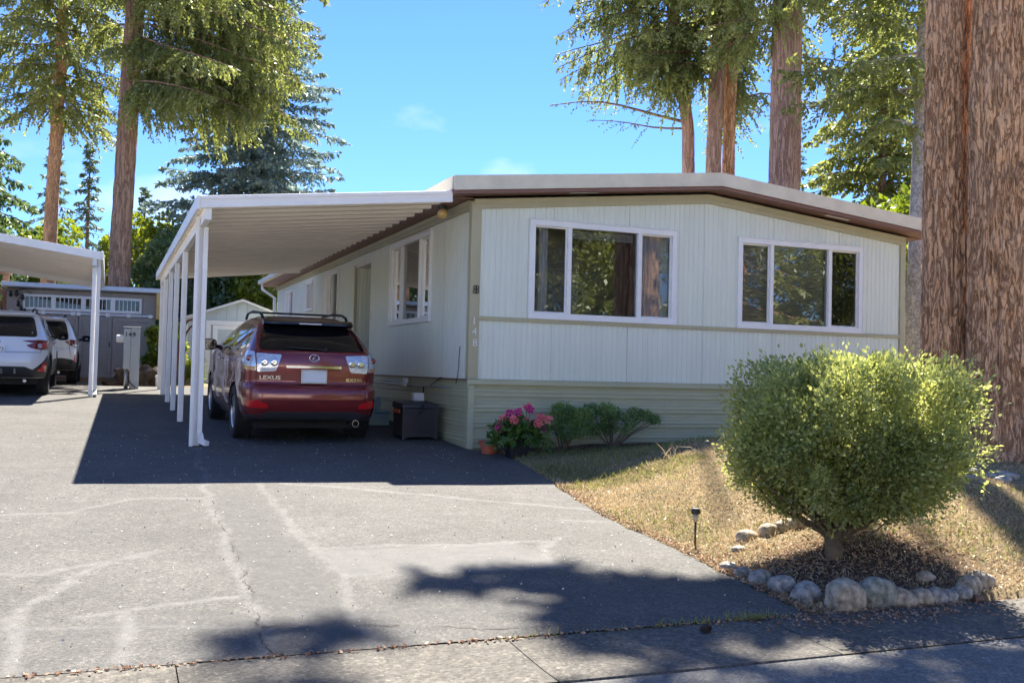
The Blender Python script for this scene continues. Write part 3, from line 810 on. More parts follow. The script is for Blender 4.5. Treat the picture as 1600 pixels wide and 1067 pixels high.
MB().box((CX0+0.045, CY0+0.03, cz(CX0)-0.155), (CX0+0.125, CY1-0.03, cz(CX0)+0.004)).build('beam', M['carport'], cp, bevel=0.006)
POSTS = [0.50, 3.55, 5.52, 7.31, 9.18, 10.75]
PX = CX0 + 0.085
for i, y in enumerate(POSTS):
    zb = float(plane(0, y)); zt = cz(CX0)-0.156
    m = MB()
    w_ = 0.038
    m.box((PX-w_, y-w_, zb), (PX+w_, y+w_, zt))
    for s in (-1, 1):
        m.box((PX+s*w_-0.004*s, y-0.008, zb), (PX+s*(w_+0.006), y+0.008, zt))
    m.build('post', M['carport'], cp, bevel=0.005)
# the front post carries the downpipe beside it
zb = float(plane(0, 0.42))
m = MB().box((PX-0.088, 0.36, zb+0.0), (PX-0.044, 0.42, cz(CX0)-0.04))
m.build('post', M['carport'], cp, bevel=0.006)
dp = MB().box((PX+0.005, 0.37, zb+0.15), (PX+0.065, 0.43, cz(CX0)-0.16)).build('downpipe', M['carport'], cp, bevel=0.008)
m = MB(); m.bar((PX+0.035, 0.40, zb+0.16), (PX+0.055, 0.36, zb+0.06), 0.06, 0.06); m.bar((PX+0.053, 0.365, zb+0.068), (PX+0.12, 0.27, zb+0.04), 0.062, 0.055)
m.build('elbow', M['carport'], dp)

# ------------------------------------------------------------------ cars
class CarShape:
    """body as stacked plan outlines; local x right, y forward from the rear bumper, z up"""
    def __init__(self, rows, length, bow=0.05, barrel=0.05):
        self.R = np.array(rows, float); self.L = length; self.bow = bow; self.barrel = barrel; self.cache = {}
    def row(self, z):
        R = self.R
        return [np.interp(z, R[:, 0], R[:, k]) for k in range(1, 6)]      # w, yr, yf, rr, rf
    def outline(self, z):
        key = round(float(z), 4)
        if key in self.cache: return self.cache[key]
        w, yr, yf, rr, rf = self.row(z)
        pts = []
        for x in np.linspace(0, w-rr, 9): pts.append((x, yr + self.bow*(x/w)**2))
        y0 = yr + self.bow*((w-rr)/w)**2; ry = rr*1.15
        for a in np.linspace(0, math.pi/2, 11)[1:]: pts.append((w-rr+rr*math.sin(a), y0 + ry*(1-math.cos(a))))
        ys = y0+ry; ye = yf-rf*0.9
        for y in np.linspace(ys, ye, 62)[1:]: pts.append((w, y))
        for a in np.linspace(0, math.pi/2, 8)[1:]: pts.append((w-rf+rf*math.cos(a), ye+rf*0.9*math.sin(a)))
        for x in np.linspace(w-rf, 0, 6)[1:]: pts.append((x, yf))
        P = np.array(pts)
        t = (P[:, 1]-self.L*0.5)/(self.L*0.5)
        P[:, 0] *= 1 - self.barrel*np.abs(t)**2.6
        s = np.concatenate([[0], np.cumsum(np.hypot(*np.diff(P, axis=0).T))])
        self.cache[key] = (P, s); return P, s
    def surf(self, s, z, off=0.0):
        P, S = self.outline(z); a = abs(s); sg = 1 if s >= 0 else -1
        x = np.interp(a, S, P[:, 0]); y = np.interp(a, S, P[:, 1])
        x1 = np.interp(a+0.01, S, P[:, 0]); y1 = np.interp(a+0.01, S, P[:, 1]); x0 = np.interp(max(a-0.01, 0), S, P[:, 0]); y0 = np.interp(max(a-0.01, 0), S, P[:, 1])
        n = Vector((y1-y0, -(x1-x0), 0)); n.normalize()
        if a < 0.011: n = Vector((0, -1, 0))
        return (sg*(x+n.x*off), y+n.y*off, z)
    def s_of_y(self, y, z):
        P, S = self.outline(z); return float(np.interp(y, P[9:72, 1], S[9:72]))
    def side(self, y, z, off=0.0, sg=1):
        p = self.surf(self.s_of_y(y, z), z, off); return (sg*p[0], p[1], p[2])

def shell(poly, fn, step=0.06, depth=0.012):
    """polygon in (u,v) laid on a curved surface through fn(u,v,off)"""
    bm = bmesh.new()
    bm.faces.new([bm.verts.new((u, v, 0)) for u, v in poly])
    us = [p[0] for p in poly]; vs = [p[1] for p in poly]
    for lo, hi, no in ((min(us), max(us), (1,0,0)), (min(vs), max(vs), (0,1,0))):
        k = max(1, int(math.ceil((hi-lo)/step)))
        for i in range(1, k):
            c = lo + (hi-lo)*i/k
            bmesh.ops.bisect_plane(bm, geom=bm.verts[:]+bm.edges[:]+bm.faces[:], plane_co=Vector(no)*c, plane_no=no)
    bmesh.ops.triangulate(bm, faces=bm.faces[:])
    m = MB(); bm.verts.index_update()
    m.v = [fn(v.co.x, v.co.y, 0.0) for v in bm.verts]; m.f = [tuple(v.index for v in f.verts) for f in bm.faces]
    n0 = len(m.v); ring = {}
    for e in bm.edges:
        if len(e.link_faces) == 1:
            ids = []
            for v in e.verts:
                if v.index not in ring:
                    ring[v.index] = len(m.v); m.v.append(fn(v.co.x, v.co.y, -depth))
                ids.append(ring[v.index])
            m.f.append((e.verts[0].index, e.verts[1].index, ids[1], ids[0]))
    bm.free(); return m

def rounded(poly, r=0.03, n=4):
    out = []; k = len(poly)
    for i in range(k):
        p = Vector(poly[i]); a = Vector(poly[i-1])-p; b = Vector(poly[(i+1) % k])-p
        ra = min(r, a.length*0.45); rb = min(r, b.length*0.45)
        A = p+a.normalized()*ra; B = p+b.normalized()*rb
        for j in range(n+1):
            t = j/n; q = A*(1-t)**2 + p*2*t*(1-t) + B*t*t; out.append((q.x, q.y))
    return out

def car_paint(name, c, metal=0.0, rough=0.35):
    m = bpy.data.materials.new(name); nt, N, L = nodes_of(m); b = N['Principled BSDF']
    b.inputs['Base Color'].default_value = tuple(c)+(1,); b.inputs['Metallic'].default_value = metal; b.inputs['Roughness'].default_value = rough
    b.inputs['Coat Weight'].default_value = 1.0; b.inputs['Coat Roughness'].default_value = 0.03
    # a film of dust
    t = N.new('ShaderNodeTexCoord'); n = N.new('ShaderNodeTexNoise'); n.inputs['Scale'].default_value = 9; n.inputs['Detail'].default_value = 6; L.new(t.outputs['Object'], n.inputs['Vector'])
    mr = N.new('ShaderNodeMapRange'); mr.inputs[1].default_value = 0.4; mr.inputs[2].default_value = 0.75; mr.inputs[3].default_value = 0.02; mr.inputs[4].default_value = 0.10
    L.new(n.outputs['Fac'], mr.inputs[0]); L.new(mr.outputs[0], b.inputs['Coat Roughness'])
    return m
M['burgundy'] = car_paint('burgundy_paint', (0.20, 0.022, 0.022), 0.30, 0.25)
M['pearl'] = car_paint('pearl_white_paint', (0.74, 0.75, 0.76), 0.0, 0.35)
M['car_glass'] = mat('tinted_car_glass', (0.006, 0.007, 0.008), 0.03, spec=0.8)
M['cladding'] = mat('grey_cladding', (0.032, 0.033, 0.036), 0.55)
M['under'] = mat('underbody', (0.012, 0.011, 0.010), 0.8)
M['alloy'] = mat('alloy', (0.62, 0.63, 0.65), 0.28, 0.9)
M['alloy_dark'] = mat('dark_alloy', (0.05, 0.05, 0.055), 0.35, 0.6)
M['red_lens'] = mat('red_lens', (0.55, 0.010, 0.012), 0.12, coat=1.0)
M['dark_red_lens'] = mat('dark_red_lens', (0.16, 0.006, 0.010), 0.10, coat=1.0)
M['clear_lens'] = mat('clear_lens', (0.56, 0.60, 0.66), 0.10, 0.35, coat=1.0, var=0.25, vscale=30)
M['amber_lens'] = mat('amber_lens', (0.55, 0.26, 0.08), 0.15, coat=1.0)
M['plate'] = mat('licence_plate', (0.74, 0.75, 0.78), 0.4)
M['ink'] = mat('dark_blue_ink', (0.02, 0.04, 0.12), 0.5)

def build_wheel(parent, x, y, z, sgn, r, wid, rim_mat, spokes=5):
    t = MB().lathe([(r*0.66,-wid/2*0.9),(r*0.70,-wid/2),(r*0.93,-wid/2),(r*0.985,-wid/2*0.82),(r,-wid/2*0.55),(r,wid/2*0.55),(r*0.985,wid/2*0.82),(r*0.93,wid/2),(r*0.70,wid/2),(r*0.66,wid/2*0.9)], (x,y,z), 40, 'x')
    for k in range(64):    # tread blocks
        a = 2*math.pi*k/64
        for q in (-0.32, 0.0, 0.32):
            c = Vector((x+q*wid, y+math.cos(a+q)*(r-0.002), z+math.sin(a+q)*(r-0.002))); d = Vector((0, -math.sin(a+q), math.cos(a+q)))
            t.bar(c-d*0.011, c+d*0.011, wid*0.26, 0.012, up=(0, math.cos(a+q), math.sin(a+q)))
    wheel = attach(t.build('wheel', M['dark_rubber'], None, True, angle=35), parent)
    f = x + sgn*wid*0.40
    m = MB().lathe([(r*0.665, f-sgn*0.0-x),(r*0.60, f+sgn*0.012-x),(r*0.57, f-x),(r*0.55, f-sgn*0.10-x),(0.0, f-sgn*0.10-x)], (x,y,z), 36, 'x')
    for k in range(spokes):
        a = 2*math.pi*k/spokes + 0.3; d = Vector((0, math.cos(a), math.sin(a))); c = Vector((f-sgn*0.012, y, z))
        for da in (-0.13, 0.13):
            d2 = Vector((0, math.cos(a+da), math.sin(a+da)))
            m.bar(c+d*r*0.1, c+d2*r*0.585, 0.034, 0.028, up=(1,0,0))
    m.lathe([(0.0, f+sgn*0.012-x),(r*0.17, f+sgn*0.008-x),(r*0.19, f-sgn*0.03-x)], (x,y,z), 16, 'x')
    attach(m.build('rim', rim_mat, None, True, angle=35), wheel)
    wheel.children[0].parent = wheel
    return wheel

def build_body(cs, car, paint, axles, arch_r, z0, ztop, nz=58):
    zs = np.concatenate([np.linspace(z0, ztop-0.02, nz), [ztop-0.01, ztop]])
    m = MB(); G = []
    for z in zs:
        P, _ = cs.outline(z); G.append([(x, y, z) for x, y in P])
    G = np.array(G); n = G.shape[1]
    def keep(i, j):
        c = G[i:i+2, j:j+2].reshape(-1, 3).mean(0)
        if 18 < j < n-6:
            for ya in axles:
                if math.hypot(c[1]-ya, c[2]-0.355) < arch_r: return False
        return True
    # pull vertices next to an arch on to its circle so that the opening is round
    for i in range(G.shape[0]):
        for j in range(12, n-6):
            for ya in axles:
                dy_, dz_ = G[i, j, 1]-ya, G[i, j, 2]-0.355; d = math.hypot(dy_, dz_)
                if arch_r-0.03 < d < arch_r+0.03:
                    G[i, j, 1] = ya+dy_/d*arch_r; G[i, j, 2] = 0.355+dz_/d*arch_r
    for sg in (1, -1):
        o = len(m.v); m.v += [(sg*p[0], p[1], p[2]) for p in G.reshape(-1, 3)]
        for i in range(G.shape[0]-1):
            for j in range(n-1):
                if keep(i, j): m.f.append(tuple(o+q for q in ((i*n+j, i*n+j+1, (i+1)*n+j+1, (i+1)*n+j)[::sg])))
        i = G.shape[0]-1
    k = len(m.v); T = G[-1]
    m.v += [(p[0], p[1], p[2]+0.004) for p in T] + [(-p[0], p[1], p[2]+0.004) for p in T]
    for j in range(n-1): m.f.append((k+j, k+j+1, k+n+j+1, k+n+j))
    me = bpy.data.meshes.new('body'); me.from_pydata(m.v, [], m.f)
    bm = bmesh.new(); bm.from_mesh(me); bmesh.ops.remove_doubles(bm, verts=bm.verts[:], dist=0.0006); bmesh.ops.recalc_face_normals(bm, faces=bm.faces[:]); bm.to_mesh(me); bm.free()
    body = attach(link_mesh('body', me, paint, None, True, angle=42), car)
    # wheel wells and floor
    u = MB().box((-0.70, 0.32, 0.20), (0.70, cs.L-0.35, 0.62)); u.box((-0.80, 0.9+axles[0]-0.55+0.2, 0.22), (0.80, axles[1]-0.45, 0.4))
    attach(u.build('underbody', M['under'], None), car)
    for ya in axles:
        for sg in (-1, 1):
            w = MB(); ring = []
            for a in np.linspace(-0.25, math.pi+0.25, 18): ring.append([(sg*0.60, ya+(arch_r+0.004)*math.cos(a), 0.355+(arch_r+0.004)*math.sin(a)), (sg*0.885, ya+(arch_r+0.004)*math.cos(a), 0.355+(arch_r+0.004)*math.sin(a))])
            w.grid(ring)
            attach(w.build('wheel_well', M['under'], None, True, fix=False), car)
    return body

def put_shell(cs, car, name, poly, material, off=0.004, side=None, mirror=True, r=0.03, parent=None, step=0.06, depth=0.012, label=None):
    """shell on the body; side='side' uses (y,z) coordinates, else (s,z)"""
    out = []
    for sg in ((1, -1) if mirror else (1,)):
        if side == 'side': fn = lambda u, v, o: cs.side(u, v, off+o, sg)
        else: fn = lambda u, v, o: cs.surf(sg*u, v, off+o)
        ob = attach(shell(rounded(poly, r), fn, step, depth).build(name, material, None, True, angle=50), car)
        if label: ob['label'] = label
        if parent is not None: ob.parent = parent; 
        out.append(ob)
    return out

def put_text(cs, parent, txt, size, s, z, material, off=0.006, sx=1.15, bold=0.0):
    me = text_mesh(txt, size, 0.003, bold)
    for v in me.vertices:
        p = cs.surf(s + v.co.x*sx, z + v.co.y, off + v.co.z); v.co = p
    me.update()
    return attach(link_mesh('lettering', me, material), parent)

# ---- burgundy sport utility
#        z     w      yr     yf     rr     rf
ROWS = [(0.22, 0.80, 0.30, 4.45, 0.20, 0.35),
        (0.30, 0.86, 0.16, 4.58, 0.22, 0.40),
        (0.36, 0.895, 0.075, 4.66, 0.24, 0.45),
        (0.42, 0.910, 0.045, 4.70, 0.25, 0.50),
        (0.50, 0.920, 0.015, 4.73, 0.26, 0.55),
        (0.60, 0.924, 0.000, 4.72, 0.27, 0.60),
        (0.68, 0.924, 0.005, 4.70, 0.27, 0.62),
        (0.735, 0.922, 0.025, 4.67, 0.26, 0.62),
        (0.765, 0.918, 0.065, 4.64, 0.24, 0.62),
        (0.775, 0.915, 0.125, 4.62, 0.21, 0.62),
        (0.80, 0.914, 0.140, 4.58, 0.20, 0.60),
        (0.90, 0.915, 0.130, 4.35, 0.20, 0.55),
        (0.97, 0.910, 0.130, 4.05, 0.20, 0.55),
        (1.02, 0.895, 0.140, 3.85, 0.20, 0.50),
        (1.06, 0.870, 0.155, 3.65, 0.20, 0.45),
        (1.10, 0.845, 0.185, 3.50, 0.19, 0.42),
        (1.20, 0.800, 0.280, 3.25, 0.18, 0.40),
        (1.30, 0.752, 0.385, 3.00, 0.17, 0.40),
        (1.40, 0.700, 0.500, 2.75, 0.17, 0.40),
        (1.48, 0.655, 0.600, 2.52, 0.17, 0.38),
        (1.54, 0.615, 0.690, 2.30, 0.17, 0.36),
        (1.585, 0.565, 0.80, 2.05, 0.17, 0.33),
        (1.61, 0.510, 0.92, 1.90, 0.17, 0.30),
        (1.63, 0.400, 1.08, 1.75, 0.15, 0.25)]
def zmap(z): return float(np.interp(z, [0.0, 0.775, 1.10, 1.63, 1.70], [0.0, 0.775, 1.215, 1.665, 1.735]))
def build_suv():
    cs = CarShape([(zmap(r[0]),)+r[1:] for r in ROWS], 4.73, 0.06, 0.07)
    def put(cs_, car_, name, poly, *a, **k):
        return put_shell(cs_, car_, name, [(u, zmap(v)) for u, v in poly], *a, **k)
    car = thing('sport_utility_car', 'burgundy sport utility car parked nose-in under the white carport', 'car')
    axles = (0.98, 3.695)
    body = build_body(cs, car, M['burgundy'], axles, 0.405, 0.30, 1.665)
    # glass
    put(cs, car, 'rear_window', [(-0.715,1.105),(0.715,1.105),(0.60,1.49),(-0.60,1.49)], M['car_glass'], 0.004, mirror=False, r=0.07)
    put(cs, car, 'quarter_window', [(0.62,1.10),(1.05,1.10),(1.10,1.42),(0.95,1.47)], M['car_glass'], 0.004, 'side', r=0.04)
    put(cs, car, 'rear_side_window', [(1.09,1.075),(2.02,1.065),(1.98,1.50),(1.16,1.48)], M['car_glass'], 0.004, 'side', r=0.04)
    put(cs, car, 'front_side_window', [(2.08,1.065),(3.05,1.055),(2.40,1.47),(2.05,1.50)], M['car_glass'], 0.004, 'side', r=0.04)
    for zc in (1.05,):
        put(cs, car, 'window_trim', [(0.70,1.045),(3.15,1.032),(3.15,1.046),(0.70,1.062)], M['chrome'], 0.007, 'side', r=0.003, step=0.1)
    # windscreen follows the front of the stacked outlines
    wg = []
    for z in np.linspace(1.08, 1.50, 8):
        P, S = cs.outline(z); tot = S[-1]; half = cs.row(z)[0]*0.86
        wg.append([cs.surf(tot - a if a > 0 else -(tot + a), z, 0.006) for a in np.linspace(-half, half, 13) if abs(a) > 1e-6])
    attach(MB().grid(wg).build('windscreen', M['car_glass'], None, True), car)
    # lamps: clear lens on the quarter panel, another on the tailgate
    for o in put(cs, car, 'tail_light', [(0.735,0.905),(0.985,0.925),(1.02,1.00),(0.93,1.095),(0.755,1.085)], M['clear_lens'], 0.012, r=0.025, depth=0.03): pass
    put(cs, car, 'tail_light', [(0.49,0.905),(0.722,0.895),(0.735,1.075),(0.415,1.065)], M['clear_lens'], 0.012, r=0.025, depth=0.03)
    put(cs, car, 'turn_lens', [(0.75,0.905),(0.97,0.922),(0.985,0.955),(0.752,0.945)], M['amber_lens'], 0.0155, r=0.01)
    for s in (0.51, 0.63):
        for sg in (1, -1):
            c = Vector(cs.surf(sg*s, zmap(0.985), 0.015))
            attach(MB().lathe([(0.0,-0.004),(0.028,-0.006),(0.045,-0.004),(0.048,0.004)], c, 18, 'y').build('lamp_ring', M['chrome'], None, True), car)
    for sg in (1, -1):
        c = Vector(cs.surf(sg*0.83, zmap(1.02), 0.016))
        attach(MB().lathe([(0.0,-0.004),(0.03,-0.006),(0.042,0.0)], c, 18, 'y').build('lamp_ring', M['dark_red_lens'], None, True), car)
    put(cs, car, 'reflector', [(0.58,0.475),(0.90,0.485),(0.90,0.565),(0.74,0.585),(0.60,0.535)], M['red_lens'], 0.006, r=0.03)
    # lower valance
    put(cs, car, 'lower_valance', [(-0.98,0.302),(0.98,0.302),(0.93,0.38),(0.70,0.40),(0.55,0.435),(-0.55,0.435),(-0.70,0.40),(-0.93,0.38)], M['cladding'], 0.006, mirror=False, r=0.02)
    put(cs, car, 'sill_cladding', [(1.42,0.302),(3.25,0.302),(3.25,0.375),(1.42,0.375)], M['cladding'], 0.006, 'side', r=0.01)
    # tailgate shut lines
    put(cs, car, 'tailgate_gap', [(0.727,0.785),(0.734,0.785),(0.748,1.10),(0.741,1.10)], M['under'], 0.002, r=0.001, step=0.08)
    put(cs, car, 'bumper_gap', [(-0.70,0.7752),(0.70,0.7752),(0.70,0.781),(-0.70,0.781)], M['under'], 0.012, mirror=False, r=0.001, step=0.08)
    for y in (1.12, 2.05, 3.10):
        put(cs, car, 'door_gap', [(y,0.40),(y+0.007,0.40),(y+0.007,1.05),(y,1.05)], M['under'], 0.001, 'side', r=0.001, step=0.08)
    # recess round the plate
    put_shell(cs, car, 'plate_recess', [(-0.36,1.0),(0.36,1.0),(0.21,0.80),(-0.21,0.80)], M['burgundy'], 0.003, mirror=False, r=0.05)
    put_shell(cs, car, 'garnish_strip', [(-0.36,0.998),(0.36,0.998),(0.36,1.028),(-0.36,1.028)], M['chrome'], 0.024, mirror=False, r=0.01, depth=0.03)
    # the number plate below the strip, blank as in the picture
    ay = cs.surf(0, 0.90, 0.022)[1]
    attach(MB().box((-0.155, ay-0.008, 0.815), (0.155, ay, 0.968)).build('licence_plate', M['plate'], None, bevel=0.004), car)
    fr = MB()
    for (x0, x1, z0_, z1_) in ((-0.17,0.17,0.800,0.822),(-0.17,0.17,0.958,0.980),(-0.17,-0.150,0.822,0.958),(0.150,0.17,0.822,0.958)):
        fr.box((x0, ay-0.015, z0_), (x1, ay-0.002, z1_))
    attach(fr.build('plate_surround', M['steel'], None, bevel=0.003), car)
    # emblem and lettering
    c = Vector(cs.surf(0, 1.13, 0.012)); m = MB()
    m.tube([(c.x+0.062*math.cos(t), c.y, c.z+0.045*math.sin(t)) for t in np.linspace(0, 2*math.pi, 29)], 0.0065, 8, False)
    m.tube([(c.x+0.018, c.y, c.z+0.036), (c.x-0.026, c.y, c.z-0.020), (c.x+0.040, c.y, c.z-0.020)], 0.0065, 8)
    attach(m.build('emblem', M['chrome'], None, True), car)
    put_text(cs, car, 'LEXUS', 0.070, -0.56, 0.865, M['chrome'], 0.006, 1.35, 0.0015)
    put_text(cs, car, 'RX330', 0.060, 0.545, 0.845, M['chrome'], 0.006, 1.3, 0.0015)
    # roof spoiler with the high stop lamp
    sp = MB(); rows_ = []
    for t in np.linspace(-1, 1, 17):
        x = 0.60*t; dd = 0.10*(t*t)
        rows_.append([(x, 0.80+dd*0.3, 1.628), (x, 0.60+dd*0.3, 1.622), (x, 0.455+dd, 1.583), (x, 0.45+dd, 1.563), (x, 0.56+dd*0.6, 1.535), (x, 0.72, 1.57)])
    sp.grid(rows_); sp.f.append(tuple(range(6))); sp.f.append(tuple(range(16*6+5, 16*6-1, -1)))
    spo = attach(sp.build('spoiler', M['car_glass'], None, True, angle=50), car)  # burgundy spoiler coloured black, its shade put into the colour
    attach(MB().box((-0.15, 0.444, 1.566), (0.15, 0.460, 1.582)).build('brake_light', M['plate'], None, bevel=0.003), spo)
    # wiper
    a = Vector(cs.surf(0.16, 1.235, 0.02)); b = Vector(cs.surf(-0.36, 1.262, 0.022)); w = MB().tube([a, (a+b)/2+Vector((0,-0.012,0.008)), b], [0.016, 0.012, 0.007], 8)
    w.lathe([(0.0,-0.02),(0.03,-0.015),(0.034,0.01)], a, 14, 'y'); attach(w.build('wiper', M['black_plastic'], None, True), car)
    # roof rails
    for sg in (-1, 1):
        m = MB().tube([(sg*0.57,0.78,1.60),(sg*0.575,0.88,1.665),(sg*0.575,1.10,1.705),(sg*0.575,1.7,1.72),(sg*0.56,2.3,1.685),(sg*0.55,2.5,1.61)], [0.022,0.02,0.017,0.017,0.017,0.02], 8)
        attach(m.build('roof_rail', M['black_plastic'], None, True), car)
    for y in (1.12, 2.05):
        attach(MB().bar((-0.575,y,1.705),(0.575,y,1.705),0.05,0.022).build('crossbar', M['black_plastic'], None, bevel=0.006), car)
    # door mirrors
    for sg in (-1, 1):
        m = MB().tube([(sg*0.86,2.98,1.17),(sg*0.93,2.95,1.17)], [0.03,0.03], 8)
        g = []
        for (yy, k) in ((2.86,0.86),(2.87,1.0),(2.93,1.0),(3.02,0.75),(3.05,0.3)):
            g.append([(sg*(1.035+0.115*k*math.copysign(abs(math.cos(t))**0.6, math.cos(t))), yy, 1.205+0.085*k*math.copysign(abs(math.sin(t))**0.6, math.sin(t))) for t in np.linspace(0, 2*math.pi, 22)])
        m.grid(g); o = attach(m.build('door_mirror', M['black_plastic'], None, True, angle=50), car)
        g = [(sg*1.035+0.10*math.copysign(abs(math.cos(t))**0.6, math.cos(t)), 2.862, 1.205+0.072*math.copysign(abs(math.sin(t))**0.6, math.sin(t))) for t in np.linspace(0, 2*math.pi, 22)[:-1]]
        mm = MB(); mm.v = g; mm.f = [tuple(range(len(g)))]; attach(mm.build('mirror_glass', M['car_glass'], None, fix=False), o)
    # door handles
    for sg in (-1, 1):
        for y in (1.30, 2.25):
            p0 = Vector(cs.side(y, 1.03, 0.03, sg)); p1 = Vector(cs.side(y+0.20, 1.025, 0.03, sg))
            attach(MB().tube([p0, (p0+p1)/2+Vector((sg*0.012,0,0)), p1], [0.014,0.017,0.014], 8).build('door_handle', M['chrome'], None, True), car)
    # exhaust and running gear
    m = MB(); m.lathe([(0.038,0.0),(0.046,0.0),(0.046,0.16),(0.038,0.16),(0.038,0.0)], (0.56,0.04,0.285), 20, 'y'); attach(m.build('exhaust_tip', M['chrome'], None, True, angle=40), car)
    m = MB().tube([(0.56,0.12,0.285),(0.50,0.5,0.28),(0.3,0.75,0.27),(-0.2,0.8,0.27)], 0.035, 8); m.box((-0.42,0.42,0.215),(0.28,0.72,0.33)); m.tube([(-0.75,0.98,0.355),(-0.3,0.95,0.26),(0.3,0.95,0.26),(0.75,0.98,0.355)], 0.04, 8)
    attach(m.build('exhaust_and_axle', M['under'], None, True, angle=40), car)
    attach(MB().box((-0.12,0.60,0.235),(0.12,0.66,0.27)).tube([(0.05,0.55,0.25),(0.25,0.60,0.27)],0.02,6).build('rusty_bracket', mat('rust', (0.22,0.10,0.05), 0.8), None), car)
    for ya in axles:
        for sg in (-1, 1): build_wheel(car, sg*0.79, ya, 0.358, sg, 0.358, 0.235, M['alloy'], 5)
    return car
suv = build_suv()
suv.location = (-1.98, 0.40, 0.043*1.3 + 0.0)
suv.rotation_euler = (math.atan(0.043)*1.0, 0, math.radians(1.2))
suv.location.z = float(plane(0, 0.40)) + 0.0

# ---- white crossovers next door
ROWS2 = [(0.24, 0.80, 0.30, 4.20, 0.22, 0.40),
        (0.32, 0.85, 0.14, 4.34, 0.26, 0.45),
        (0.42, 0.885, 0.055, 4.43, 0.30, 0.50),
        (0.52, 0.900, 0.015, 4.47, 0.32, 0.55),
        (0.62, 0.904, 0.000, 4.48, 0.33, 0.60),
        (0.72, 0.902, 0.012, 4.46, 0.33, 0.62),
        (0.80, 0.900, 0.045, 4.42, 0.32, 0.62),
        (0.84, 0.898, 0.085, 4.36, 0.30, 0.60),
        (0.95, 0.900, 0.115, 4.10, 0.28, 0.55),
        (1.03, 0.890, 0.135, 3.70, 0.27, 0.55),
        (1.08, 0.865, 0.165, 3.45, 0.26, 0.48),
        (1.18, 0.820, 0.270, 3.20, 0.24, 0.42),
        (1.28, 0.775, 0.390, 2.95, 0.23, 0.40),
        (1.38, 0.725, 0.510, 2.68, 0.22, 0.40),
        (1.46, 0.680, 0.590, 2.45, 0.22, 0.38),
        (1.52, 0.630, 0.640, 2.20, 0.22, 0.36),
        (1.56, 0.560, 0.720, 2.00, 0.20, 0.33),
        (1.585, 0.420, 0.90, 1.80, 0.18, 0.25)]
